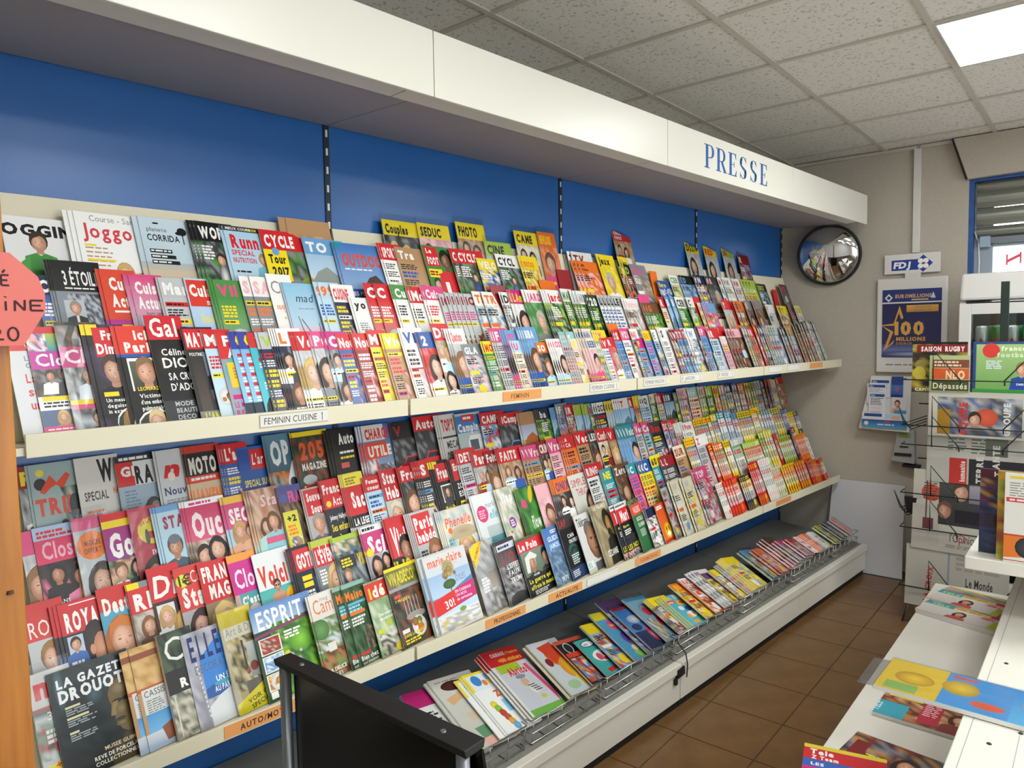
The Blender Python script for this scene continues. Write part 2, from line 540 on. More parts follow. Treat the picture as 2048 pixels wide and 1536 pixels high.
def generic(c, title, mb, mf, bg, kind):
    r = c.rnd
    dark = bg in 'kndRGuvbrmtgS'
    tx = 'w' if dark else 'k'
    hi = r.choice(['y', 'y', 'w', 'o']) if dark else r.choice(['r', 'm', 'b', 'k'])
    mh = 0.2 + 0.04 * r.random()
    if kind == 'f':
        c.N(0, mh, 1, 1, [bg, mixc(bg, 'w', .2), mixc(bg, 'k', .2)])
        c.P(.36 + .1 * r.random(), .5, .3, r.choice(HAIRS), r.choice(SKINS), r.choice('wdbRPaS'), long=r.choice([0, 1, 1]))
        c.R(0.03, .8, .55, .84, 'y'); c.L(.05, .81, .45, 1, 'k', .02)
        c.L(.05, .87, .5, 3, tx, .018)
    elif kind == 'F':
        c.N(0, mh, 1, 1, [bg, mixc(bg, 'w', .25), mixc(bg, 'k', .25)])
        c.P(.25, .36, .15, r.choice(HAIRS), r.choice(SKINS), r.choice('wdbRPa'), long=r.choice([0, 1]))
        c.R(.04, .5, .6, .56, r.choice('ywr')); c.L(.07, .52, .45, 1, 'k', .02)
        c.P(.6, .4, .16, r.choice(HAIRS), r.choice(SKINS), r.choice('wdbRPa'), long=1)
        c.P(.34, .74, .2, r.choice(HAIRS), r.choice(SKINS), r.choice('wdbRPa'), long=1)
        c.L(.05, .9, .5, 3, tx, .016)
    elif kind == 'k':
        c.R(0, mh, 1, 1, bg, mixc(bg, 'w', .3))
        c.food(.38, .72, .3, ['o', 'r', 'y', 'g', 'R', 'U'])
        c.L(.07, mh + .08, .45, 4, hi, .024); c.R(.05, .47, .4, .52, 'y'); c.L(.07, .485, .3, 1, 'k')
    elif kind == 'l':
        c.R(0, mh * .2, 1, .55, mixc('B', bg, .4), 'a'); c.N(0, .5, 1, 1, [bg, 'g', 'U', mixc(bg, 'w', .4)], 5, 5)
        c.Y([(0, .6), (.2, .45), (.45, .38), (.7, .5), (1, .42), (1, .62)], mixc('G', bg, .5))
        c.L(.07, .66, .45, 4, 'w', .02)
    elif kind == 'g':
        c.N(0, mh, 1, 1, ['g', 'G', 'l', bg, 'G'], 7, 9)
        c.flowers(.02, .4, .9, .95, 10, ['P', 'w', 'y', 'r', 'v'])
        c.L(.07, mh + .06, .42, 5, 'w', .022); c.R(.05, .52, .4, .58, 'y')
    elif kind == 'c':
        c.N(0, mh, 1, 1, [bg, 'd', 'S', mixc(bg, 'k', .4)])
        c.car(.06, .52, .8, r.choice(['b', 's', 'r', 'B', 'w']))
        c.T('4x4', .08, .84, .07, 'w', b=2); c.L(.07, .88, .5, 3, 'w', .02)
    elif kind == 'b':
        c.N(0, mh, 1, 1, ['g', 'S', bg, 'G', 'd'], 6, 8)
        c.E(.5, .62, .14, .17, r.choice('rbwB'), 'd'); c.P(.5, .42, .13, '3a2a20', body=0)
        c.Y([(.42, .75), (.34, .98), (.44, .98), (.5, .8), (.56, .98), (.66, .98), (.58, .75)], '3b4450')
        c.L(.06, mh + .05, .35, 5, 'w', .02)
    elif kind == 't':
        c.R(0, mh, 1, 1, bg, mixc(bg, 'w', .15))
        y = mh + .05
        for k in range(6):
            q = r.random()
            if q < .3:
                c.R(.04, y, .6, y + .05, r.choice('ywrBmo')); c.L(.07, y + .014, .45, 1, 'k', .022); y += .08
            elif q < .55:
                c.L(.06, y, .5, 2, hi, .034, .016); y += .12
            else:
                c.L(.06, y, .52, 3, tx, .016); y += .11
            if y > .85: break
        c.N(.35, .55, 1, 1, [bg, mixc(bg, 'U', .5), 'p', mixc(bg, 'k', .3)], 4, 4)
    elif kind == 'n':
        c.N(0, mh, 1, 1, [bg, mixc(bg, 'w', .45), mixc(bg, 'k', .4), mb, r.choice(['p', 'U', 'B', 'y', 'r', 'w'])], 6, 9)
        c.L(.06, mh + .06, .42, 3, tx, .024); c.R(.05, .5, .4, .56, r.choice('ywro'))
        c.L(.06, .62, .4, 4, tx, .018); c.D(.35, .85, .13, r.choice('rywB'))
    elif kind == 'd':
        c.R(0, 0, 1, .5, bg, mixc(bg, 'w', .2))
        c.R(0, .2, 1, .44, mixc(bg, 'w', .45)); c.R(0, .44, 1, .72, 'w', mixc(mb, 'w', .5)); c.R(0, .72, 1, 1, mb, mixc(mb, mf, .25))
        c.L(.06, .25, .5, 2, 'r', .04); c.L(.08, .5, .5, 5, 'k', .016); c.D(.3, .84, .14, mf)
        c.R(0, 0, 1, .16, mb); c.L(.06, .04, .6, 2, mf, .035, .02)
        return c
    elif kind == 'x':
        c.R(0, 0, 1, 1, bg, mixc(bg, 'w', .2)); c.L(.1, .4, .4, 4, 'S', .02); c.E(.5, .7, .2, .1, 'e', 's')
    if kind != 'p':
        masthead(c, title, mb, mf, bg, mh)
    return c

def bars(c, u, v, w, rows, h=.03):
    for k, (txt, col) in enumerate(rows):
        c.T(txt, u, v + k * h * 1.45, h, col, b=1, maxw=w)

CUSTOM = {}
def cover(fn):
    CUSTOM[fn.__name__] = fn
    return fn

@cover
def jogman(c):
    c.R(0, 0, 1, 1, 'e8e8e6', 'd8d8d6')
    c.T('JOGGING', -.14, .2, .13, 'k', b=2, sx=1.05)
    c.P(.47, .27, .2, '3a2a20', 'd5a080', '3f8f3c')
    c.Y([(.32, .42), (.18, .5), (.16, .78), (.27, .8), (.3, .62)], '4a9a44')
    c.Y([(.62, .42), (.82, .55), (.84, .66), (.66, .72), (.62, .66), (.74, .6)], '4a9a44')
    c.E(.62, .6, .06, .03, 'd5a080'); c.R(.3, .5, .64, .86, '3f8f3c', '357a34'); c.R(0, .86, 1, 1, 'e4c9c4')
@cover
def joggo(c):
    c.R(0, 0, 1, 1, 'f0efec'); c.T('Course - Sante', .22, .09, .06, 'S', b=0, maxw=.8)
    c.T('Joggo', .08, .26, .15, 'd2434a', b=1, sx=1.05); c.L(.08, .36, .4, 9, 'U', .014, .03); c.R(.08, .33, .25, .35, 'y'); c.R(.08, .48, .5, .5, 'y')
    c.N(.5, .6, 1, 1, ['e6e0c8', 'f0efec', 'U', 'e8dfb0'], 4, 4); c.P(.62, .62, .2, 'cda968', 'e8c9a8', 'e2d49a')
@cover
def corrida(c):
    c.R(0, 0, 1, .5, 'c6d6de', 'b9cdd6'); c.R(0, .5, 1, 1, 'cbb99f', 'd6c6b0'); c.R(0, .48, 1, .56, 'a8b8bf', 'c4b8a4')
    c.T('planete', .12, .15, .045, 'd', b=0); c.T('CORRIDA', .1, .25, .07, 'k', b=1, maxw=.6)
    c.E(.76, .13, .09, .045, 'k'); c.R(.75, .14, .77, .27, 'k'); c.E(.7, .15, .07, .02, 'k'); c.E(.3, .06, .06, .01, 'k')
    for k in range(3):
        c.R(.1, .34 + k * .06, .5 + .05 * k, .38 + k * .06, 'k'); c.L(.12, .35 + k * .06, .36, 1, 'w', .016)
    c.E(.95, .52, .08, .06, '1c1c20'); c.R(.9, .58, 1, .95, '6a7486'); c.E(.62, .92, .18, .12, '6e4126', '7a4c30'); c.E(.2, .85, .12, .015, 'k', n=10)
@cover
def run(c):
    c.R(0, 0, 1, 1, 'a9cbe0', 'bcd6e2'); c.R(0, 0, 1, .06, 'd'); c.T('MIEUX COURIR', .06, .045, .03, 'w'); c.T('20 KM', .62, .045, .03, 'y')
    c.T('Runn', .12, .25, .16, 'r', b=2); c.P(.86, .38, .13, 'b98a4a', 'd8a588', '7ab4c4'); c.R(.78, .55, 1, .95, '7ab4c4', '8fc0cc')
    bars(c, .08, .34, .6, [('SPECIAL', 'r'), ('NUTRITION', 'r')], .06); c.L(.1, .52, .5, 1, 'k', .02); bars(c, .1, .62, .5, [('JUSTE', 'r')], .045); c.L(.1, .68, .5, 2, 'k', .02); c.R(.08, .8, .3, .84, 'y'); c.R(.1, .86, .5, .95, 'r')
@cover
def cycle(c):
    c.N(0, .2, 1, 1, ['g', 'G', '6f8a4a', 'S', '3d5a34'], 6, 7); c.Y([(.4, 1), (.7, .6), (1, .5), (1, 1)], '8a9a52')
    masthead(c, 'CYCLE', 'r', 'w', 'g', .24); c.R(0, .24, .5, .62, 'y'); c.R(0, .62, .5, .76, 'r')
    c.T('Tour', .08, .4, .11, 'k', b=2, maxw=.38); c.T('2017', .1, .55, .11, 'k', b=2, maxw=.38); c.T('Le guide', .08, .72, .06, 'w', maxw=.38); c.D(.26, .26, .08, 'B')
@cover
def outdoor(c):
    c.R(0, 0, 1, .65, '3f73b8', '8aa9cf'); c.Y([(.2, .8), (.55, .48), (.7, .44), (1, .68), (1, 1), (0, 1), (0, .85)], '4a3a34'); c.R(0, .82, 1, 1, '2b2622')
    c.T('OUTDOOR', .08, .32, .18, 'd9503a', b=2, maxw=.95); c.Y([(0, 0), (.18, 0), (0, .12)], 't'); c.L(.1, .36, .7, 1, 'w', .02)
    bars(c, .1, .74, .75, [('LES PLUS BELLES', 'w'), ('RANDONNEES', 'w'), ('EN FRANCE', 'w')], .055)
@cover
def foot(c):
    c.R(0, 0, 1, 1, '3c8a3e', '2f7a36'); c.R(.05, .02, .5, .3, 'r'); c.T('Le', .12, .11, .07, 'w', b=2); c.T('FOOT', .1, .27, .11, 'w', b=2, maxw=.38)
    c.R(.05, .34, .5, .46, 'y'); c.L(.08, .37, .38, 2, 'R', .025); c.P(.72, .2, .26, '171310', '7a4c34', 'r'); c.R(.5, .52, .64, .9, 'w'); c.T('EMIRATES', .56, .7, .035, 'w', maxw=.4); c.P(.24, .56, .16, '3a2a20', 'd8a588', 'w')
@cover
def etoile(c):
    c.R(0, 0, 1, 1, '8d939c', '767c86'); c.N(.2, .3, 1, .75, ['6a7078', 'b8bec6', '3c4046', '9aa0a8'], 9, 9); c.R(0, 0, 1, .28, 'k')
    c.T('3 \u00c9TOILES', .2, .22, .13, 'w', b=1, sx=.95); c.L(.2, .245, .7, 1, 'w', .012); c.R(.12, .36, .52, .7, 'b8bcc2'); c.P(.33, .43, .11, '9a8a80', 'd8a588', '1a1a1e'); c.R(.22, .52, .44, .7, '1a1a1e'); c.R(.31, .5, .36, .66, 'e8e8ea')
    c.R(0, .74, 1, 1, '70757f'); c.L(.14, .77, .4, 4, 'w', .018)
@cover
def cuis1(c):
    c.R(0, 0, 1, .5, 'd9482e'); c.R(0, .5, 1, 1, 'b8308a', 'd05a90'); c.T('Cuis', .2, .2, .13, 'w', b=2); c.T('Actu', .18, .37, .13, 'w', b=2); c.R(.2, .41, .75, .43, 'w'); c.R(.15, .55, .8, .62, 'y'); c.T('NOUVEAU', .2, .61, .04, 'k', maxw=.55); c.L(.16, .68, .6, 1, 'w', .02); c.E(.5, .82, .35, .06, 'f0c8d8'); c.L(.2, .9, .6, 2, 'y', .03)
@cover
def cuis2(c):
    c.R(0, 0, 1, 1, 'd8407e', 'c8dce6'); c.R(.1, .45, 1, 1, 'b9d4e0'); c.T('Cuisi', .12, .2, .13, 'w', b=2); c.T('Actue', .12, .36, .13, 'w', b=2); c.T('hors serie', .3, .44, .05, 'k', b=0); c.T('120', .16, .66, .14, 'd', b=1); c.R(.14, .7, .9, .78, 'm'); bars(c, .18, .77, .7, [('recettes', 'w'), ('delices', 'm')], .06)
@cover
def cuis3(c):
    c.R(0, 0, 1, 1, 'b9d0e6', 'a8c4e0'); c.R(.04, .02, 1, .32, 'd63a28'); c.T('Cuis', .1, .2, .14, 'w', b=2); c.T('mag', .6, .3, .07, 'w', b=1); bars(c, .3, .5, .8, [('Ensoleillez', 'y'), ('vos plats', 'y')], .1); c.food(.7, .85, .3, ['o', 'y', 'g', 'U'])
@cover
def cuiorange(c):
    c.R(0, 0, 1, 1, 'efeeea', 'e8e6df'); c.T('Cui', .1, .22, .14, 'S', b=0); c.T('100', .15, .4, .05, 'o'); c.flowers(.25, .35, .6, .95, 16, ['o', 'e8a030', 'y', 'l', 'o'])
@cover
def cherry(c):
    c.R(0, 0, 1, .55, '8cc0da', 'b7cfe0'); c.R(0, .55, 1, 1, 'd9c3d2', 'e2b7c0'); c.T('mad', .28, .24, .1, '26303a', b=0, shear=.25); c.L(.3, .32, .5, 1, 'S', .01)
    for u, v in ((.34, .86), (.6, .88), (.78, .84)):
        c.D(u, v, .17, 'b03a40', '7a1c28')
    c.Y([(.3, .7), (.22, .42), (.24, .42), (.33, .7)], '5a4a2a'); c.Y([(.6, .72), (.3, .46), (.32, .45), (.63, .72)], '5a4a2a'); c.Y([(.78, .7), (.8, .5), (.82, .5), (.8, .7)], '5a4a2a')
@cover
def vrai(c):
    c.R(0, 0, 1, 1, 'd5d6d8'); c.R(0, 0, 1, .1, 'r'); c.T('VRAI!', .4, .085, .07, 'w', b=2)
    bars(c, .35, .2, 1, [("L'AFFAIRE", 'S'), ('GREGORY', 'S')], .05); bars(c, .3, .42, 1, [('La verite', 'r'), ('sur', 'r'), ('un crime', 'r')], .09); bars(c, .5, .8, .9, [('UNE FAMILLE', 'k'), ('ROMPUE', 'k'), ('PAR LA', 'k')], .028); bars(c, .35, .96, 1, [('nos revelations', 'r')], .04)
@cover
def closer(c):
    c.R(0, 0, 1, 1, 'e8e4e4'); c.R(0, 0, 1, .06, 'r'); c.N(0, .06, .5, .22, ['U', 'w', 'b', 'p'], 4, 3); c.R(.45, .06, 1, .22, 'l', 't'); c.R(0, .22, 1, .38, 'c0309a'); c.T('Clo', .12, .35, .11, 'w', b=1)
    c.N(0, .38, 1, .62, ['4a3a30', '2a2a30', '6a5a4a', 'S'], 5, 4); c.P(.38, .44, .09, '3a2a20', 'c99070', 'w'); c.P(.75, .43, .1, '2a1f1a', 'c99070', 'd'); c.R(.1, .62, 1, .68, 'y'); c.R(0, .66, 1, .74, 'efefef'); c.L(.1, .67, .7, 2, 'k', .016); c.R(0, .74, 1, .88, '5a6a8a'); c.P(.5, .8, .1, 'd8b468', 'd8a588', 'U', long=1); c.R(0, .88, 1, .95, 'P'); c.L(.08, .9, .8, 2, 'w', .012)
@cover
def closer2(c):
    c.N(0, 0, 1, .22, ['2a2826', '5a4a3c', '8a5a3a', 'd'], 4, 3); c.R(0, .22, 1, .4, 'd0307f'); c.T('Cl', .1, .36, .12, 'w', b=1); c.N(0, .4, 1, 1, ['4a5058', 'c9ccd0', '3a3a3e', '8a8078'], 4, 5); c.P(.55, .47, .12, '8a7a6a', 'c99a7a', 'dfe3e8'); c.R(0, .68, 1, .73, 'y'); c.R(0, .72, 1, .76, 'P'); c.P(.6, .84, .12, '6a4526', 'd8a588', 'd'); c.R(0, .94, 1, 1, 'efefef')
@cover
def dima(c):
    c.N(0, 0, 1, 1, ['3a2e48', '4a3a5a', '1c1a20', '2a2628'], 5, 6); c.R(0, 0, .3, .1, 'y'); c.R(.15, .03, 1, .3, 'r'); c.T('Fra', .36, .14, .09, 'w', b=2); c.T('Dima', .18, .27, .1, 'w', b=2)
    c.P(.5, .42, .24, '4a3a30', 'c99a80', '151318'); c.R(.12, .62, .5, .66, 'y'); bars(c, .14, .71, .7, [('Un message', 'w'), ('deguise', 'w'), ('in extremis!', 'w')], .035); c.E(.8, .9, .5, .14, 'w'); c.E(.8, .91, .48, .13, '2a3a30'); c.P(.8, .88, .22, 'b98a4a', 'd8a588', 'g', long=1); c.T('SHEILA', .2, .99, .05, 'y', b=2)
@cover
def ici(c):
    c.R(0, 0, 1, 1, '1c1c1c'); c.R(0, 0, 1, .27, 'e0402f'); c.T('ici', .45, .13, .1, 'w', b=2); c.T('Pari', .14, .25, .1, 'w', b=2); c.R(0, .27, 1, .3, 'b'); c.R(.12, .31, .95, .62, 'w'); c.R(.17, .34, .9, .62, '5a6a5a', '3a3630'); c.P(.58, .44, .24, '8a6a4a', 'd8a082', '1c1c1c', body=1)
    c.R(.17, .62, .95, .8, '1c1c1c'); c.T('LEONARD', .25, .62, .035, 'y'); bars(c, .25, .69, .7, [('Victime', 'w'), ("d'une embolie", 'w'), ('pulmonaire', 'w')], .04); c.E(.6, .95, .55, .15, 'w'); c.E(.6, .96, .52, .14, '3a3a36'); c.P(.6, .92, .2, 'd8c08a', 'e0b096', 'S')
@cover
def gala(c):
    c.R(0, 0, 1, 1, '161617', '222226'); c.R(0, 0, 1, .22, 'cf2430'); c.T('Gal', .08, .19, .17, 'w', b=1); c.E(.25, .4, .2, .18, '3a3026', '1a1a1a'); bars(c, .25, .36, .7, [('C\u00e9line', 'w')], .06); bars(c, .22, .47, .75, [('DIO', 'w')], .09); bars(c, .3, .58, .7, [('SA CRIS', 'w'), ("D'ADO", 'w')], .065); c.R(0, .76, 1, 1, '3c3c40'); bars(c, .3, .81, .6, [('MODE', 's'), ('BEAUTE', 's'), ('DECO', 's')], .04)
@cover
def match(c):
    c.R(0, 0, 1, 1, '2a2a2c', '3a3632'); c.R(.05, .02, 1, .23, 'd5232c'); c.T('MATC', .1, .2, .15, 'w', b=2, sx=.7); bars(c, .1, .3, .4, [('POUTINE', 'w')], .035); c.R(.5, .26, 1, .75, '7a8896', '4a4a50'); c.P(.8, .4, .14, '2a1f1a', 'd8a588', '1a1a20'); c.R(.1, .3, .42, .88, '33302e', '554a42'); c.R(0, .86, 1, 1, '8a8a88'); c.T("L'ANGE", .15, .96, .09, 'e8e040', b=2, sx=.7)
@cover
def feac(c):
    c.R(0, 0, 1, 1, '8a98a8', '9aa4b4'); c.R(0, 0, 1, .3, 'd03030'); c.T('F\u00e9', .2, .15, .12, 'w', b=2); c.T('Ac', .25, .28, .11, 'w', b=2); c.E(.5, .45, .45, .18, '5aa8a8'); c.R(.15, .34, .9, .62, 'e8c42a'); c.L(.3, .4, .4, 4, 'U', .02); c.R(.1, .7, 1, .75, 'm'); bars(c, .1, .84, .9, [('LE MEILLEUR', 'm'), ('REGIME', 'm'), ('Toni', 'm')], .06)
@cover
def blueC(c):
    c.R(0, 0, 1, .2, '3a3f9a'); c.R(0, .2, 1, .8, '7fb0dc', '8fc4e0'); c.R(0, .8, 1, 1, '2a3a4a'); c.T('C', .2, .17, .15, 'e8d830', b=1)
    for k in range(5):
        c.R(.15, .25 + .11 * k, .7, .285 + .11 * k, 'r'); c.L(.15, .3 + .11 * k, .6, 2, 'w', .018)
    c.E(.8, .95, .5, .15, '1a1a1e', '2a2a2e'); c.P(.8, .9, .14, '1a1512', 'c07050', 'R')
@cover
def tealU(c):
    c.R(0, 0, 1, 1, '3ab0c0', '5ac0cc'); c.R(0, 0, 1, .18, 'c83030'); c.T('TM', .25, .15, .1, 'w'); c.R(.2, .3, .7, .34, 'r'); c.L(.2, .36, .6, 2, 'w', .02); c.R(.3, .5, .8, .54, 'r'); c.L(.2, .58, .7, 3, 'w', .018); c.E(.5, .92, .45, .2, '1a1a20'); c.P(.5, .83, .12, '1a1a20', 'b86048', '1a1a20'); c.T('U', .45, .98, .09, 'w', b=2)
@cover
def trip(c):
    c.R(0, 0, 1, 1, '9db3b4', '8fa6a4'); c.N(.55, .25, 1, 1, ['5a6a60', '3a4540', '8a9a8a', 'b8c0b8'], 4, 6); c.D(.2, .09, .08, 'e8d84a'); c.E(.18, .2, .12, .06, '2a2e2e'); c.Y([(.15, .28), (.38, .12), (.5, .2), (.7, .11), (.78, .14), (.62, .26), (.55, .25), (.48, .22), (.36, .25), (.24, .3)][::-1], 'e04a26')
    c.T('TRIP', .04, .5, .17, 'd8432c', b=2, sx=.72); c.T('OLD SCHOOL', .1, .78, .1, 'd8432c', b=2, sx=.6); c.E(.55, .62, .08, .05, '2a3030'); c.E(.8, .45, .12, .12, '30383a'); c.Y([(.7, .9), (.78, .68), (.84, .9)], '5a9a4a'); c.R(.1, .86, .4, .93, 'e0d840')
@cover
def road(c):
    c.R(0, 0, 1, 1, 'dcdbd6', 'cfcdc6'); c.T('W', .5, .26, .24, 'k', b=2); bars(c, .12, .44, .55, [('SPECIAL', 'd')], .09); c.T('HARLEY', .78, .4, .07, 'e0762a', b=2); c.L(.12, .54, .42, 1, 'o', .025); bars(c, .12, .68, .65, [('ROAD KING', 'k'), ('SPECIAL', 'k')], .07); c.L(.12, .8, .35, 1, 'o', .02); c.E(.5, .93, .4, .1, '6a6e5a', '3a3a36'); c.E(.7, .88, .16, .06, '2a2a28'); c.E(.95, .62, .08, .06, '2a2a2a')
@cover
def gp(c):
    c.R(0, 0, 1, 1, 'a9bccb', '8fa4b4'); c.R(0, 0, 1, .07, '2a2a2c'); c.L(.1, .02, .8, 1, 'w', .03); c.R(0, .07, .4, .33, 'd03030'); c.R(.4, .07, 1, .33, 'dfe2e4'); c.T('GP', .1, .22, .11, 'w', b=2); c.T('RA', .42, .31, .2, 'k', b=2, sx=.8); c.L(.12, .38, .35, 6, '6a86a0', .016, .02); c.E(.75, .62, .22, .14, '3a4a4a', '20282a'); c.E(.8, .58, .1, .05, '7a8a7a'); c.E(.7, .85, .3, .15, '505a60', '2a2e30'); c.T('MAG', .15, .66, .03, 'k')
@cover
def nouv(c):
    c.R(0, 0, 1, 1, 'cfd3d6', 'b9bec2'); c.T('n', .15, .3, .2, 'r', b=2, shear=.2, sx=1.4); c.T('Nouv', .1, .5, .09, '2a3a6a', b=1); c.L(.12, .55, .7, 2, 'S', .014); c.N(.4, .6, 1, 1, ['a8aeb2', '6a7a9a', '3a3e44', 'd'], 4, 4); c.E(.4, .3, .12, .05, 'e8d8c8')
@cover
def moto(c):
    c.R(0, 0, 1, .08, 'c83a2a'); c.R(0, .08, 1, .34, '1c1c1e'); c.T('MOTO', .06, .31, .19, 'e4e2d8', b=2, sx=.62); c.R(0, .34, 1, .42, 'd8402c'); c.L(.06, .36, .7, 1, 'w', .03); c.R(0, .42, 1, .78, 'cdc0a0', 'd8641e'); c.T("L'AVEN", .04, .7, .22, 'e87a2a', b=2, sx=.55); c.N(0, .76, 1, 1, ['8a7a20', '2a2418', 'c0a030', '1a1a1a'], 5, 3)
@cover
def special(c):
    c.R(0, 0, 1, 1, '2f62b0', '1a3a70'); c.R(0, .02, .4, .3, '2a4fa0'); c.R(.4, .04, 1, .3, 'd02a2a'); c.T("L'ar", .45, .24, .14, 'w', b=1, shear=.2); c.T('SPECIAL SUV', .1, .52, .09, 'e8d23a', b=1, maxw=.85); c.N(0, .6, 1, 1, ['2a4f98', '5a88b8', '1c2c50', '3a4a60'], 5, 4); c.L(.12, .6, .6, 3, 'B', .03)
@cover
def opcar(c):
    c.R(0, 0, 1, .5, '5a8aa0', '2a4a5a'); c.N(0, .45, 1, 1, ['5a4a3a', '8a9aa0', 'c8742a', '3a3a3a'], 5, 5); c.T('OP', .1, .36, .3, 'dfe2e4', b=2, sx=.8); c.Y([(.55, .72), (.62, .55), (.85, .35), (1, .33), (1, .95), (.6, .95)], 'd8dade'); c.R(.62, .66, .95, .78, '15181c'); c.E(.8, .6, .14, .06, '2a2e34')
@cover
def r205(c):
    c.N(0, 0, 1, 1, ['1c261c', '2a3a2a', '3a4a3a', '8a3a20'], 5, 7); c.R(0, 0, 1, .06, 'y'); c.T('205', .14, .34, .22, 'd85a24', b=2, sx=.95); c.T('MAGAZINE', .14, .48, .09, 'e8e6dc', b=2, maxw=.7); c.car(.1, .62, .5, 'd84a2a'); c.car(.4, .78, .6, 'd8d4cc'); c.E(.3, .6, .2, .06, 'a8b4b8')
@cover
def autok(c):
    c.R(0, 0, 1, 1, '121214', '1c1e1c'); c.T('Auto', .25, .2, .15, 'w', b=2); c.L(.22, .3, .6, 1, 'w', .03); c.L(.22, .37, .6, 1, 'y', .03); c.R(.2, .45, .5, .52, 'd85a5a'); c.car(.25, .72, .7, '7a8280'); c.E(.1, .8, .12, .06, 'c8ccd0', '121214')
@cover
def charge(c):
    c.R(0, 0, 1, 1, '3a63a8', 'a0b4c4'); c.R(.02, 0, .7, .22, 'd8d4d0'); c.T('CHARGE', .1, .19, .15, 'd02c24', b=2, sx=.7); c.R(.02, .24, .72, .46, 'd8402c'); c.T('UTILE', .12, .43, .15, 'efe9da', b=2, sx=.75); c.N(0, .46, .38, 1, ['w', 'r', 'p', 'R', 'S'], 3, 6); c.N(.38, .55, 1, 1, ['c8d0d4', '6a7a94', '5a4a40', '8a96a0'], 5, 5)
@cover
def tops(c):
    c.R(0, 0, 1, 1, 'dcdad6', 'a8a49c'); c.T("TOP'S", .12, .24, .18, 'c02a2a', b=2, sx=.7); c.R(.05, .32, 1, .35, 'd'); bars(c, .15, .5, .8, [('#MECA', 'k'), ("D'ENFER", 'k')], .11); c.N(0, .7, 1, 1, ['c85a2a', '8a4a2a', 'd8702a', '5a3a28'], 4, 4)
@cover
def camp(c):
    c.R(0, 0, 1, 1, 'a9c0cc', 'b4bca8'); c.R(0, .04, 1, .3, '3a78b8'); c.R(.25, .03, .75, .13, 'r'); c.L(.3, .06, .4, 1, 'w', .04); c.T('Camping', .05, .28, .13, 'w', b=2, maxw=.95); c.Y([(.35, .9), (.35, .45), (.45, .35), (.95, .35), (.95, .9)], 'e4e6e4'); c.R(.42, .42, .75, .58, '4a5660'); c.D(.5, .92, .08, 'k'); c.D(.85, .92, .08, 'k'); c.R(.36, .7, .6, .8, '3a4248'); c.R(.04, .82, .35, .9, 'y')
@cover
def closer3(c):
    c.N(0, 0, 1, 1, ['1a1618', '3a2a2c', 'e07090', '2a1c1e'], 5, 6); c.R(0, 0, 1, .13, 'a8c0e0'); c.L(.08, .04, .8, 2, 'r', .025); c.R(0, .12, 1, .34, 'd8365f'); c.T('Clos', .14, .3, .16, 'e8b0c4', b=1); c.P(.4, .45, .15, '1a1512', 'b87858', '1a1416', long=1); c.P(.93, .5, .2, '1a1512', 'c08060', 'e07aa0', long=1); c.Y([(.78, .7), (.86, .5), (.92, .52), (.9, .76)], 'c88a6a'); bars(c, .2, .72, .4, [('DANS', 'w'), ('LA FOLIE', 'w'), ('DU CONCERT', 'w')], .035); c.R(.12, .88, .4, .98, 'e84a4a')
@cover
def offert(c):
    c.R(0, 0, 1, 1, 'b9c4c8', 'c8c6c4'); c.R(0, 0, 1, .12, 'P'); c.P(.6, .6, .28, '3a2a24', 'd8a588', 'c9c8c4', long=1); c.D(.45, .27, .42, 'f07c1a'); bars(c, .2, .27, .5, [('1 MAGAZINE', '6a3a18'), ('OFFERT', '6a3a18')], .05); c.T('Ruggero', .45, .82, .08, 'e8d840', b=2); c.T('& Karol', .45, .92, .08, 'w', b=2); c.R(.5, .94, 1, 1, 'r')
@cover
def go(c):
    c.R(0, 0, 1, .07, 'r'); c.R(0, .07, 1, .14, 'y'); c.R(0, .14, 1, .45, 'a82a7a', '8a3a8a'); c.T('Go', .12, .42, .24, 'w', b=2); c.N(0, .45, 1, .8, ['5a6a4a', '8a9a6a', 'd8a588', '3a3a2a'], 4, 4); c.P(.32, .56, .15, '6a5030', 'd8a588', 'w'); c.P(.8, .55, .14, '2a1f1a', 'd8a588', 'd', long=1); c.R(.05, .8, .7, .86, '5a9ad0'); c.R(.05, .86, 1, 1, 'e8dc3a'); bars(c, .1, .92, .9, [('SEXE, VIOLENCE', 'd85a20'), ('MANIPULATION', '3a4a20')], .04)
@cover
def swag(c):
    c.R(0, 0, 1, 1, 'd03a5a', '8a3a3a'); c.D(.6, .24, .42, 'e8d23a'); c.T('EN CADEAU', .3, .18, .06, 'r', rot=.2, maxw=.7); c.R(.5, .25, 1, .32, 'r'); c.E(.45, .3, .07, .08, '4a5a50'); c.R(.2, .42, 1, .48, 'b82a50'); c.T('SWAG', .5, .475, .05, 'w', b=2); c.P(.58, .68, .32, '2a1c18', 'd8a080', 'a0506a', long=1)
@cover
def star(c):
    c.R(0, 0, 1, 1, 'b4d2e2', 'a4c4d6'); c.R(0, 0, 1, .06, 'B'); c.T('STA', .15, .23, .13, 'a02a4a', b=2); c.P(.4, .42, .2, '5a4a40', 'c08a6a', '4a5a68'); c.E(.4, .35, .2, .05, '6a7078'); c.P(.5, .8, .2, '5a3a24', 'd09a78', '7a3a40')
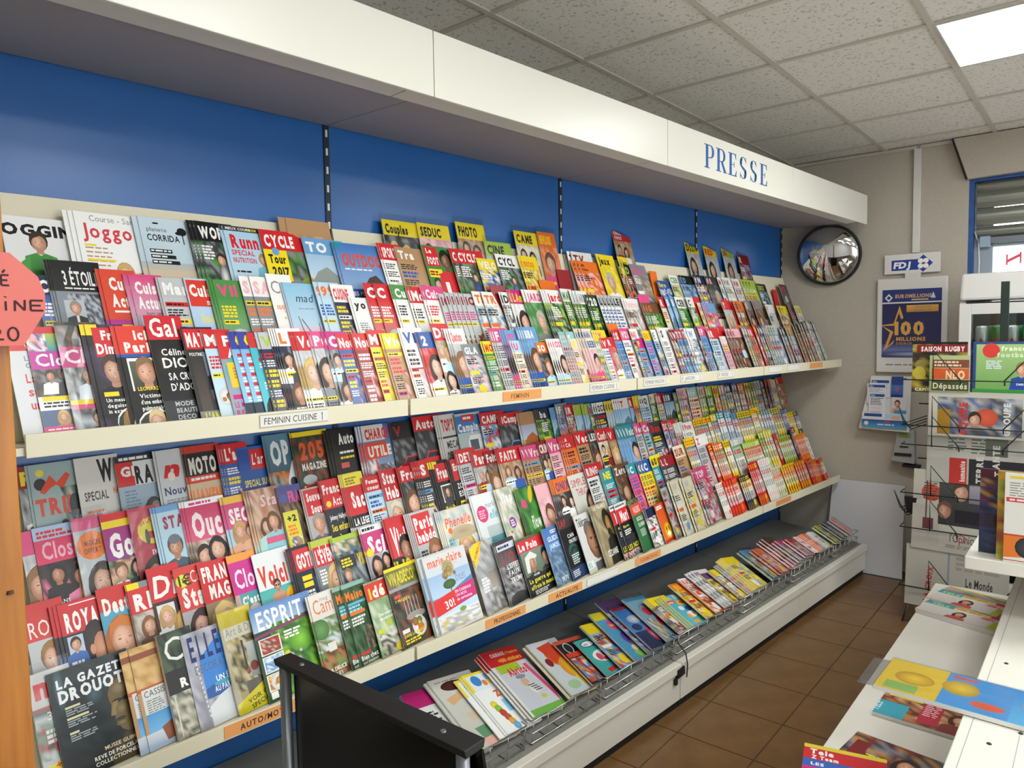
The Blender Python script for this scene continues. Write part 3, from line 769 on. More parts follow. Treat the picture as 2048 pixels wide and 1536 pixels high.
@cover
def ouch(c):
    c.R(0, 0, 1, 1, 'e6e4e2'); c.R(0, 0, 1, .06, 'efefef'); c.L(.1, .02, .7, 1, 'm', .025); c.R(0, .06, 1, .42, 'c82a5e', 'd85a80'); c.T('Ouc', .08, .38, .27, 'f0e4e4', b=2, sx=.8); c.N(0, .42, 1, .8, ['4a3a34', 'c8a890', '8a7a70', 'd8d0c8'], 5, 4); c.P(.25, .58, .2, '2a1f1a', 'd8a588', 'd'); c.P(.6, .54, .22, '1a1614', 'e0b096', 'd', long=1); c.R(.1, .78, .55, .88, 'y'); c.L(.14, .8, .35, 2, 'k', .02); c.R(.03, .9, .6, .97, 'r'); c.L(.06, .92, .5, 1, 'w', .025)
@cover
def sec(c):
    c.R(0, 0, 1, .08, 'e8b83a'); c.R(0, .08, 1, .4, 'd03a78', 'd85a8a'); c.R(0, .36, 1, 1, 'a8c6d8', '9ab8c8'); c.T('SEC', .1, .3, .17, 'efece8', b=2, sx=.85); c.P(.4, .4, .2, 'c8a060', 'd8a080', 'd8a080', long=1); c.Y([(.25, .55), (.55, .55), (.6, .9), (.2, .9)], 'd8a080'); c.R(.24, .62, .5, .7, '2a4a6a'); c.P(.75, .42, .14, '6a4a30', 'd8a588', 'd8a588'); c.R(.1, .76, .6, .82, 'o'); bars(c, .2, .9, .8, [('BOURRELETS', 'b'), ('ET', 'b')], .05)
@cover
def stars(c):
    c.N(0, 0, 1, 1, ['c8a080', 'd8b8a0', 'b87a60', '8a6a58'], 5, 6); c.T('Sta', .3, .2, .13, 'e8c4cc', b=1, shear=.2); c.P(.35, .42, .16, '5a3a24', 'd8a588', 'a8d4d0', long=1); c.P(.6, .38, .18, '6a4a2a', 'd8a080', '8ac4cc', long=1); c.R(.25, .55, .85, .62, 'd05a80'); c.Y([(.4, .7), (.48, .84), (.62, .85), (.52, .92), (.55, 1.02), (.4, .96), (.25, 1.02), (.28, .92), (.18, .85), (.32, .84)], '1c1c1e'); c.P(.4, .9, .12, '2a1f1a'); c.T('Sel', .6, .93, .12, 'd83a5a', b=1)
@cover
def fra(c):
    c.N(0, 0, 1, 1, ['4a3a2c', '6a5238', '2a221c', '8a7050'], 5, 6); c.R(0, 0, 1, .2, '3a4a90', '6a3a7a'); c.D(.22, .14, .16, '4a5a9a'); c.T('FRA', .42, .2, .14, 'd85a8a', b=2); c.R(.05, .3, .65, 1, 'd8d03a'); c.T('+2', .18, .42, .08, 'k', b=2); c.L(.14, .46, .42, 3, 'o', .03); c.N(.16, .6, .6, .78, ['U', 'w', 'u', 'S'], 3, 3); c.food(.36, .88, .16, ['g', 'u', 'y', 'r'])
@cover
def souv(c):
    c.R(0, 0, 1, 1, 'b4b2ae', 'a8a49e'); c.R(.04, .02, 1, .36, 'd02a30'); c.T('Souven', .14, .17, .11, 'w', b=2, sx=.85); c.T('Souve', .25, .33, .11, 'w', b=2, sx=.85); c.P(.45, .47, .24, '9a948c', 'd0987a', '6a6870'); c.R(.15, .68, .7, .74, 'd8d04a'); c.L(.15, .77, .6, 3, 'd', .025); c.R(0, .9, 1, 1, 'y'); c.P(.35, .94, .12, 'b8b0a0', 'd8a588', 'd')
@cover
def actu(c):
    c.R(0, 0, 1, 1, '20242e', '2a2e38'); c.R(0, 0, 1, .36, 'd02a2c'); c.T('Franc', .06, .17, .12, 'w', b=2, sx=.85); c.T('Acti', .4, .33, .11, 'w', b=1, sx=.85); c.D(.2, .3, .12, 'e8d23a'); bars(c, .1, .5, .9, [('Johnny Hallyday', 'w')], .06); bars(c, .1, .64, .9, [('Ses enfants', 'y')], .09); bars(c, .35, .77, .9, [('\u00e0 son', 'y')], .09); c.T('chevet', .1, .93, .11, 'y', b=2, sx=.85)
@cover
def sac(c):
    c.R(0, 0, 1, 1, 'd0d0d0'); c.R(0, 0, 1, .16, 'e8d84a'); c.L(.1, .05, .6, 3, '8a7a20', .02); c.R(0, .16, 1, .52, 'cc2a32'); c.T('Sac', .2, .42, .2, 'w', b=2, sx=.85); c.R(0, .52, 1, .66, '1c1c20'); c.T('LA LEGE', .1, .64, .09, 'w', b=2, sx=.7); c.R(.08, .68, 1, 1, 'c84a40', '9a3a34'); c.L(.15, .74, .7, 5, 'w', .02)
@cover
def starheb(c):
    c.R(0, 0, 1, 1, 'c4c8c0', 'b0b4a8'); c.R(0, 0, 1, .42, 'c82a30'); c.T('Star', .12, .19, .16, 'w', b=2, sx=.85); c.T('Heb', .14, .39, .16, 'w', b=2, sx=.85); c.P(.5, .6, .3, 'd8d0bc', 'd8a88a', '5a6058'); c.T('UN C', .1, .97, .09, 'w', b=2)
@cover
def fran(c):
    c.R(0, 0, 1, 1, '141416'); c.R(0, 0, .3, .1, 'y'); c.R(.1, .04, 1, .3, 'cc2a30'); c.T('Fran', .2, .25, .16, 'w', b=2, sx=.75); c.R(.2, .35, .9, .6, 'e4e2dc'); c.R(.25, .37, .85, .58, '3a3430', '6a5a4a'); c.P(.55, .45, .12, '3a2a20', body=1); bars(c, .2, .72, .9, [('Minnie Monica', 'y')], .07); bars(c, .2, .86, .9, [('Face \u00e0 la', 'w'), ('verite', 'w')], .085)
@cover
def enq(c):
    c.R(0, 0, 1, 1, '1a1a1c'); c.R(.1, 0, 1, .32, 'c82a30'); c.T('Enq', .2, .17, .11, 'w', b=2, sx=.75); bars(c, .2, .44, .8, [('ZOBRA', 'w'), ('EST', 'w')], .08)
    for k in range(3):
        c.R(.15, .62 + .13 * k, .95, .72 + .13 * k, 'e8d83a'); c.L(.2, .65 + .13 * k, .6, 1, 'k', .04)
@cover
def roy(c):
    c.R(0, 0, 1, 1, 'c0c4c8', 'b4b4b4'); c.R(0, 0, 1, .33, 'c02a28', 'd04038'); c.T('ROY', .08, .3, .14, 'efe4dc', b=0, sx=.9); c.P(.55, .5, .25, '9a7238', 'dca888', 'c8785a'); c.R(0, .74, 1, .77, 'd05040'); c.R(0, .77, 1, .86, 'd8d03a'); c.L(.1, .79, .8, 1, 'k', .03); c.R(0, .86, 1, 1, '2a2626')
@cover
def roya(c):
    c.R(0, 0, 1, 1, '23252b'); c.R(0, 0, 1, .3, 'c8282c'); c.R(.25, .02, 1, .03, 'w'); c.T('ROYA', .1, .27, .19, 'w', b=2, sx=.85); c.R(.08, .32, .42, .52, 'b8c4d8'); c.P(.24, .4, .12, '3a2a24', 'd8a588', '3a6ab0'); c.L(.08, .56, .32, 4, 'w', .025); c.R(.08, .72, .36, .76, 'y')
    c.E(.7, .42, .28, .2, '3a302a', '241c18'); c.E(.8, .52, .2, .17, 'd8a080', 'b87a5c'); c.E(.58, .5, .06, .05, 'd09070'); c.Y([(.45, .7), (.6, .66), (.85, .75), (.9, 1), (.4, 1)], '2a3048'); c.Y([(.55, .68), (.72, .72), (.68, .95), (.5, .78)], 'e8e8ea'); c.Y([(.66, .84), (.74, .84), (.76, .96), (.68, .96)], '9a2a3a')
@cover
def desti(c):
    c.R(0, 0, 1, 1, '5aa8c8', '3a7a9a'); c.R(0, 0, 1, .22, 'c8302c'); c.T('Dest', .1, .25, .16, 'efeae0', b=2, sx=.75); c.P(.52, .5, .36, 'c8742c', 'e0a888', '2a2a2e', long=1); c.R(0, .82, 1, 1, '2a2826'); bars(c, .15, .88, .8, [('CES STARS QUI', 'w'), ('NOUS HANTERONT', 'w')], .04)
@cover
def re(c):
    c.R(0, 0, 1, 1, '8a8a8c', '3a3a3c'); c.R(0, 0, .35, .1, 'y'); c.R(0, .06, 1, .3, 'd03030'); c.T('RE', .12, .27, .17, 'w', b=2, sx=.8); c.N(0, .3, 1, .68, ['b8b0a8', '9a8a7c', 'c8c0b8', '7a6a5c'], 4, 4); c.P(.42, .44, .16, '8a5a34', 'd8a588', '6a5048', long=1); c.R(0, .68, 1, 1, '1c1c1e'); c.E(.5, .84, .26, .14, 'a8a8a8', '2a2a2a')
@cover
def dim(c):
    c.R(0, 0, 1, 1, '4a2e30', '2a2226'); c.R(0, 0, 1, .32, 'cc2830'); c.T('Di', .08, .28, .2, 'efeae4', b=1, shear=.15); c.R(.08, .35, .62, .62, 'd8dad8'); c.P(.35, .46, .16, 'd0a868', 'e0b096', 'e8e8e8', long=1); c.R(.08, .63, .66, .68, 'y'); c.L(.12, .71, .5, 2, 'w', .025); c.P(.95, .6, .3, 'c8a050', 'd8a588', '1a1a1a', long=1)
@cover
def sta(c):
    c.R(0, 0, 1, 1, 'b8b4b6', '8a8488'); c.R(0, 0, 1, .44, 'd04038'); c.D(.22, .14, .2, 'e0d43a'); c.T('1\u20ac', .1, .19, .11, '2a3a10', b=1); c.T('C\u00f4', .5, .18, .12, 'f0d8d4', b=0); c.T('Sta', .12, .4, .2, 'efe6e2', b=2, sx=.8); c.P(.6, .62, .3, '3a2a28', 'd8a894', '4a3a40', long=1); c.R(.2, .86, .9, .92, 'y'); c.L(.25, .88, .6, 1, 'k', .025)
@cover
def mag(c):
    c.R(0, 0, 1, 1, 'a8946c', '4a4238'); c.R(0, 0, 1, .42, 'c8282c'); c.T('FRAN', .08, .2, .16, 'efeae4', b=2, sx=.75); c.T('MAG', .2, .38, .15, 'efeae4', b=2, sx=.85); c.P(.52, .62, .32, 'd8b868', 'e0b496', '2a2624', long=1); c.T('Brigitte', .2, .93, .07, 'e8dc4a', maxw=.7)
@cover
def clo(c):
    c.R(0, 0, 1, 1, 'd8a8a4', 'c89a94'); c.R(0, 0, 1, .08, 'ef9a3a'); c.R(0, .08, 1, .42, 'c82a8a'); c.T('Clo', .12, .36, .2, 'f0d8e8', b=1, sx=.85); c.R(.15, .42, 1, .58, '4a9aa0'); c.T("C'est", .22, .54, .09, 'w', b=2); c.P(.62, .7, .26, 'c8c0b8', 'd89a84', 'e0dcd8'); c.P(.2, .74, .15, 'd8d0c8', 'd8a588', 'e8e4e0')
@cover
def voici(c):
    c.R(0, 0, 1, .42, 'e2e4e4'); c.R(0, .42, 1, 1, '4ab0a8', '8ac8c0'); c.T('Voici', .07, .38, .24, 'd83a26', b=2, shear=0, sx=.85); c.P(.5, .4, .12, '2a1f1a', 'd09070', 'd09070', glasses=1); c.Y([(.36, .5), (.64, .5), (.72, .95), (.4, .95)], 'd09878'); c.R(.4, .62, .62, .7, '3aa0b8'); c.E(.85, .62, .2, .17, 'f0b828'); c.L(.74, .56, .24, 4, 'r', .025); c.L(.1, .6, .25, 3, 'y', .04)
@cover
def goth(c):
    c.R(0, 0, 1, 1, '1c2030', '2a2e3c'); c.R(.05, .03, 1, .3, 'cc2c30'); c.T('GOTH', .14, .26, .18, 'efeae6', b=2, sx=.75); c.R(.2, .36, .6, .42, 'y'); c.R(.2, .44, .6, .5, 'y'); c.L(.2, .54, .5, 6, 'w', .03); c.R(.7, .4, 1, .85, '3a6a9a'); c.R(.05, .86, .9, .98, 'd85a60'); c.L(.1, .9, .7, 1, 'w', .03)
@cover
def leven(c):
    c.R(0, 0, 1, 1, '8a9096', '6a6e72'); c.R(0, 0, 1, .1, 'b8c048'); c.R(.04, .08, 1, .32, 'cc2a30'); c.T("L'\u00c9V\u00c9N", .1, .28, .17, 'w', b=2, sx=.7); c.L(.1, .36, .35, 5, 'w', .025); c.P(.85, .52, .36, 'd8b878', 'd8a588', 'dfe4e8', long=1); c.R(.5, .8, 1, 1, 'a8c0d8')
@cover
def vsd(c):
    c.N(0, 0, 1, 1, ['4a5052', '7a8488', '2a3032', '9aa4a8'], 6, 7); c.R(0, 0, 1, .06, 'l'); c.N(0, .06, 1, .22, ['3a6a8a', 'c8a878', '5a7a4a', 'd8d0c8'], 5, 2); c.T('VSD', .68, .42, .16, 'e8c82a', b=2, sx=.8); c.R(.08, .26, .6, .42, '2a2e30'); c.L(.12, .29, .4, 3, 'y', .025); c.P(.25, .5, .16, '8a6a44', 'd8a588', 'w'); c.R(.15, .74, .45, .95, 'c8b83a')
@cover
def sci(c):
    c.R(0, 0, 1, 1, 'c4b8bc', '8a8088'); c.R(0, 0, 1, .36, 'c83a78'); c.R(0, 0, 1, .08, 'e4e4e4'); c.L(.05, .02, .7, 1, 'k', .035); c.T('Sci', .1, .34, .22, 'f4eef0', b=2, sx=.85, shear=.15); c.E(.15, .33, .15, .05, 'y'); c.P(.32, .5, .2, '2a1f1a', 'd8a588', '5a3a4a', long=1); c.E(.72, .48, .16, .13, 'e8e0dc'); c.P(.72, .47, .16, '2a1f1a', 'd8a588', 'd', long=1); c.R(.1, .7, .5, .78, 'd8d03a'); c.R(.08, .78, .6, .86, 'P'); c.P(.3, .94, .12, '5a4030')
@cover
def vivi(c):
    c.R(0, 0, 1, 1, '2e2a2a', '1c1a1a'); c.R(0, 0, 1, .5, 'c8242c', 'd83a3a'); c.T('Vivi', .12, .46, .36, 'f2ece8', b=2, sx=.6, shear=.1); c.P(.72, .42, .3, '1c1614', 'a86a50', '1a1a1c'); c.T('1,10', .02, .66, .13, 'e8dc3a', b=2); c.L(.25, .74, .4, 5, 'w', .025)
@cover
def hebdo(c):
    c.R(0, 0, 1, 1, 'c0c4c4', '9a9c9c'); c.R(.04, .02, .78, .42, 'd03030'); c.T('Paris', .1, .22, .16, 'w', b=2, sx=.8); c.T('hebdo', .1, .39, .14, 'w', b=2, sx=.8); c.P(.68, .58, .34, '8a6038', 'c88868', '1c1c1e', glasses=1); c.L(.08, .5, .28, 5, 'k', .03)
@cover
def phen(c):
    c.N(0, 0, 1, 1, ['d8d4c4', 'c8ccc8', 'a8bcc8', 'e4dcc8'], 5, 6); c.T('Phenelle', .06, .25, .14, 'e8683a', b=1, shear=.2, maxw=.75); c.P(.52, .58, .36, 'd8b060', 'e8b898', 'd8d4cc', long=.6); c.E(.5, .36, .36, .1, 'a89474', 'c4b090'); c.E(.5, .41, .45, .035, 'b8a484'); c.L(.05, .42, .18, 6, '4a9ab0', .03); c.D(.16, .3, .06, 'o')
@cover
def marlo(c):
    c.R(0, 0, 1, 1, 'e4e8e8', 'c8d0d0'); c.D(.28, .27, .22, 'd83a74'); c.L(.14, .22, .28, 4, 'f4c0d0', .018); c.T('marlo', .45, .2, .07, '7a90a0', b=0, shear=.2); c.T('elle', .52, .36, .12, '5ab4c8', b=1, shear=.3); c.R(.3, .45, 1, .85, 'b8c4c4', '8a9a98'); c.R(.35, .6, .95, .78, '4a8a94'); c.N(.3, .85, 1, 1, ['d8c8b0', 'b8a890', 'e8e0d4'], 4, 2)
@cover
def flap(c):
    c.N(0, 0, 1, 1, ['d8d4c4', 'b8c4a8', 'e4e0d4', 'a8b098'], 6, 8); c.T('flap', .14, .2, .13, 'f0f0ea', b=2); c.D(.45, .5, .2, '8a4a9a'); c.L(.34, .46, .24, 3, 'w', .02); c.flowers(0, .55, .35, 1, 12, ['r', 'e06a4a', 'w']); c.Y([(.75, 1), (.85, .5), (1, .45), (1, 1)], 'a8743a'); c.T('LILI', .1, .97, .06, 'r')
@cover
def flo(c):
    c.N(0, 0, 1, 1, ['3a7a34', '4a8f3c', '2c5c2a', '5a9a44'], 5, 6); c.E(.7, .12, .12, .14, 'd8b820', rot=.4); c.E(.75, .85, .16, .1, 'e0c828', rot=-.5); c.D(.22, .24, .15, 'd84a7a'); c.T('flow', .4, .64, .2, 'f0f0ea', b=1); c.L(.5, .7, .4, 2, 'w', .02)
@cover
def simple(c):
    c.R(0, 0, 1, 1, 'd8d6d0', 'b8b8a8'); c.T('SIMPLE', .1, .2, .12, 'c0303a', b=0, maxw=.8); c.T('THINGS', .25, .36, .12, 'c0303a', b=0, maxw=.7); c.P(.95, .5, .34, '3a2a24', 'c89878', 'd8d0c8', long=1); c.N(0, .7, .7, 1, ['5a6a3a', '7a8a4a', '4a5a30'], 4, 3); c.L(.2, .72, .3, 4, 'w', .02)
@cover
def gm(c):
    c.R(0, 0, 1, .5, 'd8d4d0', 'c8c4c0'); c.T('m', .1, .22, .2, 'd8343c', b=2); c.N(0, .3, 1, .75, ['8a9a84', 'c8ccc8', 'b84a48', '5a6a60'], 4, 5); c.T('30', .3, .42, .07, 'w'); c.L(.2, .5, .6, 3, 'w', .03); c.Y([(0, .8), (1, .74), (1, .95), (0, 1)], 'e4cc28'); c.T('+ EN', .3, .84, .06, 'r', rot=.15); c.T("D'ICI", .45, .93, .05, 'k', rot=.15)
@cover
def gazette(c):
    c.N(0, 0, 1, 1, ['1a2022', '26302f', '2f3c40', '15191a'], 6, 8, fade=('2a3438', '141616')); c.E(.12, .16, .07, .22, '5a7880', '26302f'); c.E(.5, .32, .12, .1, '4a626c', '232c2e')
    # bronze head in three-quarter view
    c.Y([(.56, 1), (.6, .86), (.78, .78), (1, .74), (1, 1)], '4a3f26'); c.E(.93, .82, .2, .12, '6a5a34', '2e2718')
    c.E(.94, .42, .3, .24, '7a6844', '3a301c'); c.Y([(.66, .36), (.7, .3), (.82, .24), (1, .22), (1, .72), (.84, .76), (.76, .72), (.72, .66), (.69, .62), (.7, .58), (.65, .56), (.68, .47), (.66, .42)], '6e5c38')
    c.E(.84, .34, .14, .07, '9a8a66', '6a5836'); c.E(.76, .45, .07, .02, '2a2012'); c.E(.88, .45, .07, .02, '2a2012'); c.Y([(.7, .45), (.77, .45), (.72, .57), (.65, .57)], '8a764a'); c.E(.8, .53, .08, .05, '8f7c50', '6e5c38'); c.E(.76, .62, .07, .018, '3a2e1a'); c.E(.77, .66, .08, .025, '8a784c', '5c4c2c'); c.E(.98, .4, .1, .12, '3c3220', '54462a')
    c.T('LA GAZETTE', .09, .16, .085, 'e8ebea', b=2, maxw=.98); c.T('DROUOT', .09, .29, .115, 'e8ebea', b=2, maxw=.82)
    for v, w in ((.34, .18), (.44, .26), (.57, .11)):
        c.R(.14, v, .14 + w, v + .02, 'd8d0a0'); c.L(.14, v + .03, .36, 3, '9aa4a6', .011, .009)
    bars(c, .5, .84, .5, [('MUSEE GUIMET', 'd8c49a')], .035); bars(c, .36, .9, .65, [('REVE DE PORCELAINE', 'e8e4d8'), ('COLLECTIONNEURS', 'e8e4d8')], .036)
@cover
def cassis(c):
    c.N(0, 0, 1, .45, ['d0a868', 'c49a58', 'b88a48', 'd8b478'], 4, 5); c.R(0, .06, 1, .12, '8a4a2c'); c.R(.75, .02, 1, .26, 'e4e0d8'); c.T('C', .8, .22, .14, 'k', b=1); c.R(0, .4, 1, .44, 'b8582e'); c.R(.1, .42, .85, .68, 'd4d6d2'); c.T('CASSIS', .16, .5, .06, 'd', b=0, maxw=.6); c.L(.18, .53, .5, 6, 'S', .012, .01); c.R(.1, .66, .85, .84, '4a92c8', '6aaedc'); c.R(0, .84, 1, 1, 'c8cccf', '9ab0d0'); c.Y([(.85, .4), (1, .38), (1, .9), (.9, .8)], 'b0602e'); c.Y([(.45, .82), (.95, .76), (.9, .95), (.55, .96)], '8a4c28')
@cover
def cuisines(c):
    c.N(0, 0, 1, .5, ['3a4a38', '2a382a', '4a5a44', '1c241c'], 5, 5); c.T('C', .12, .28, .22, 'e4e4dc', b=0, sx=.9); c.R(0, .36, 1, .58, '1c1e1c'); c.T('R\u00e9', .38, .54, .09, 'efeee8', b=2); c.N(0, .58, 1, 1, ['8a8a78', 'a8a490', '5a5a4c', 'c8c4b4'], 5, 5); c.R(.12, .6, .16, .98, 'd0ccc0')
@cover
def deco(c):
    c.N(0, 0, 1, 1, ['a8a8b0', '9a9aa4', 'b8b8be', '8a8a94'], 5, 6); c.Y([(.3, .3), (1, .04), (1, .7), (.3, .72)], '3a80cc'); c.Y([(.3, .62), (1, .52), (1, .72), (.3, .72)], '2a5aa0'); c.E(.9, .6, .4, .03, '4aa0b8'); c.Y([(.3, .8), (.6, .72), (1, .66), (1, 1), (.3, 1)], 'd4d8da')
    c.T('ELLE', .12, .3, .26, '1c2a6a', b=1, sx=.95, gap=.35); c.T('DECORATION', .16, .44, .085, '5a6478', b=0, maxw=1.05); bars(c, .58, .58, .5, [('UN \u00c9T\u00c9', 'e8f0f4')], .06); bars(c, .5, .68, .6, [('AU PARADIS', 'e8f0f4')], .06)
    for k in range(12):
        c.R(.2 + .006 * k, .32 + .05 * k, .23 + .006 * k, .345 + .05 * k, 'd8d8de')
@cover
def ad(c):
    c.R(0, 0, 1, 1, 'c4b690', 'b0a078'); c.R(0, 0, 1, .16, 'd8c41a', 'c8b418'); c.R(.08, .16, 1, .28, 'd8d2c0'); c.T('Art & D', .12, .25, .08, '9a9480', b=0); c.N(.1, .28, 1, .8, ['c0a868', '8a7440', 'd8cca8', '3a3428', 'a89870'], 5, 6); c.R(.5, .32, .56, .6, '3a3226'); c.R(.62, .36, .95, .7, 'c8ccc8', '8a948a'); c.D(.55, .64, .06, 'a8443a'); c.E(.75, .6, .12, .05, '8a2a22'); c.R(.4, .72, 1, .92, '6a6258'); c.Y([(0, .9), (1, .76), (1, 1), (0, 1)], 'e4d41e'); c.T('VOIR OFFRE', .35, .93, .045, '4a4a10', rot=.18); c.T('SPECIALE', .42, .99, .045, '4a4a10', rot=.18)
@cover
def esprit(c):
    c.R(0, 0, 1, .26, '5a86c0', 'a8c0dc'); c.N(.25, .22, 1, 1, ['4a8a2c', '2c5c20', '7ab03c', '3a6a28', '5a8a3a'], 7, 9); c.E(.7, .48, .2, .14, '8ac83a', '4a8a2c'); c.flowers(.3, .55, .95, .98, 16, ['c8b4dc', 'e0d840', '9a9ad8', 'd8c8e8'])
    c.T('ESPRIT', .08, .25, .2, 'eef0f2', b=1, sx=.72); c.T('d', .9, .22, .12, 'e8eaf0', b=0); c.Y([(0, .3), (1, .22), (1, .25), (0, .33)], '8a3a6a'); c.L(.45, .34, .28, 3, 'w', .02)
    for k, cs in enumerate((['c04038', 'd8b0a0', '6a4a40', 'a83030'], ['7aa8d0', 'dfe6ec', '5a88b8', 'a8c4dc'], ['c8882c', 'e0b868', 'd8d4c8', 'a86a28'])):
        c.R(.04, .34 + .19 * k, .38, .515 + .19 * k, 'e4e4e0'); c.N(.06, .35 + .19 * k, .36, .505 + .19 * k, cs, 4, 4)
    c.food(.21, .81, .12, ['d8982c', 'e0b040', 'c87a28']); c.R(.05, .9, .16, .97, 'w')
@cover
def camp2(c):
    c.R(0, 0, 1, .3, 'e2dcd4', 'd8d0c4'); c.T('mag', .4, .1, .05, 'S', b=0); c.T('Cam', .1, .24, .17, 'd87a54', b=0, sx=.85); c.N(0, .3, 1, .7, ['5a7a48', '7a9a60', 'a8b8a0', '8a6a4c', 'c8d0d8'], 5, 6); c.E(.2, .42, .3, .12, '6a9a58', '48703c'); c.N(0, .68, 1, 1, ['8a5638', 'a8744e', '6a8a48', '5a3a26'], 5, 4); c.R(.3, .6, .6, .7, 'd8d4cc'); bars(c, .1, .93, .7, [('LA DELICE', 'efefe8'), ('SELLES', 'efefe8')], .045)
@cover
def maison(c):
    c.N(0, 0, 1, 1, ['2c4a2c', '1c301c', '3a5c38', '4a6a48', '26402a'], 6, 8); c.R(0, 0, 1, .05, '8ab0a0'); c.T('Maiso', .08, .2, .11, 'ee7a22', b=2, sx=.85); c.R(.1, .24, .9, .27, '5ab4cc'); c.L(.1, .28, .7, 2, '8accd8', .03); c.R(.1, .35, .75, .39, 'e8742a'); c.L(.1, .42, .65, 3, 'e8e8e0', .024); c.N(.5, .55, 1, .85, ['2a2c28', '8a7a60', '3a4a38', '6a5a48'], 3, 4); c.R(.12, .85, .55, .88, 'r'); c.T('Bien chez', .1, .94, .055, 'efeee8', b=1); c.T('soi maison', .12, .99, .04, 'efeee8', b=0)
@cover
def ide(c):
    c.N(0, 0, 1, 1, ['9ab48a', '7a9a6a', 'c8d0b8', '8aa078', 'b8c4a8'], 5, 7); c.R(0, .02, 1, .25, 'd03a2c'); c.T('id\u00e9', .12, .22, .16, 'efe6d0', b=2, sx=.95); c.T('i', .12, .22, .16, 'e8c82a', b=2, sx=.95); bars(c, .3, .48, .7, [('Des couleurs', 'efefe6'), ('de paradis', 'efefe6')], .04); c.R(.1, .64, .4, .7, 'c8cc3a'); c.E(.65, .6, .14, .05, 'b0c04a'); c.N(.1, .72, 1, 1, ['d8d4c8', '8a9a7a', '2a2c2c', 'b8b0a0'], 4, 4); c.D(.8, .94, .12, 'e0c020')
@cover
def viva(c):
    c.N(0, 0, 1, .3, ['8a8a3c', '6a7030', 'a8a05a', '7a6a48'], 5, 3); c.N(0, .28, 1, 1, ['3a3630', '2a2824', '5a5044', '8a4a30', '4a5440'], 6, 7); c.R(0, 0, 1, .04, 'y'); c.T('VIVADECO', .06, .22, .15, 'e0d02c', b=1, sx=.66); c.R(0, .26, 1, .3, '9a9a9c'); c.R(.1, .35, .3, .39, 'd84a5a'); bars(c, .1, .44, .5, [('7 PROJETS', 'e0d83a')], .035)
    for k in range(5):
        c.R(.34 + .1 * k, .42, .355 + .1 * k, .68, 'c8c8c4')
    c.E(.6, .66, .3, .05, '9a948a'); c.food(.62, .8, .22, ['r', 'o', 'y', 'g', 'U']); c.R(.08, .78, .3, .83, 'e8d8dc'); bars(c, .1, .88, .7, [('DANS LA MAISON', 'e8d83a')], .04); c.L(.1, .91, .6, 2, 'y', .02)
@cover
def marie(c):
    c.R(0, 0, 1, .3, 'd8d6d2', 'c8d4dc'); c.R(0, .26, 1, .56, '9ab8d8', 'b4d0e4'); c.T('marie claire', .08, .15, .12, 'e8622c', b=1, sx=.72, maxw=.86); c.T('MAISON', .5, .2, .035, 'e8a090', b=0)
    c.D(.5, .22, .14, '9a8a58', 'b8a478', 10); c.flowers(.38, .16, .64, .32, 14, ['8a7a4a', 'c8a868', 'a8703a', 'd8c49a']); c.Y([(.55, .5), (1, .4), (1, .52), (.4, .56)], '4a84bc'); c.R(.45, .42, .47, .56, '4a3a28'); c.E(.45, .42, .15, .06, '4a7030', '38562a'); c.T("D'ILES", .62, .42, .075, '7a8ca0', b=0); c.R(0, .54, 1, .6, '5a9ab8', '4a8aa0')
    c.Y([(0, .56), (1, .46), (1, .68), (0, .76)], 'd83030'); c.Y([(.55, .525), (1, .46), (1, .68), (.55, .715)], 'c82a72'); c.T('30!', .24, .71, .1, 'f4f0ee', b=1, rot=.08); bars(c, .52, .56, .45, [('EN CADEAU!', 'f4e8ec'), ('UN MOIS', 'f0c8dc'), ('de curiosites', 'f4e8ec')], .036)
    c.R(0, .77, 1, 1, 'd8dade', 'e4e4e6'); c.N(.02, .8, .98, .98, ['d8dade', 'b8b4a8', 'e8e8ea', 'c4b878', 'a8acb4'], 6, 4); c.E(.6, .78, .08, .03, '7a9a48')
@cover
def greymag(c):
    c.N(0, 0, 1, 1, ['a8a8a8', 'bcbcbc', '949496', 'c8c8c6', '8a8a8c'], 5, 7); c.Y([(-.05, .06), (.6, -.06), (.6, .0), (.1, .34)], 'e8cc1e'); c.T('2 NUMEROS', .08, .26, .045, 'd84a20', rot=.75); c.L(.15, .5, .35, 5, 'e8e8e8', .03); c.R(.5, .44, .9, .68, '8a827a', 'a89c92'); c.N(.3, .7, 1, 1, ['8a8a8a', 'b8b4b0', '6a6a6c'], 4, 3)
@cover
def lo(c):
    c.R(0, 0, 1, 1, '2a2a2c', '8a8a8a'); c.N(0, .4, 1, 1, ['8a8888', 'a8a6a4', '6a6868', '2a2828'], 5, 6); c.R(.04, .06, .95, .16, 'd0d4e0'); c.L(.1, .09, .7, 1, 'n', .04); c.T("L'O", .14, .38, .18, 'a83440', b=1, sx=.9); bars(c, .3, .46, .65, [("L'EFFET", 'e8e8e8'), ('FAUX', 'e8e8e8'), ('TRUMP', 'e8e8e8')], .075); c.E(.5, .95, .5, .12, '1c1c1e', '3a3a3c')
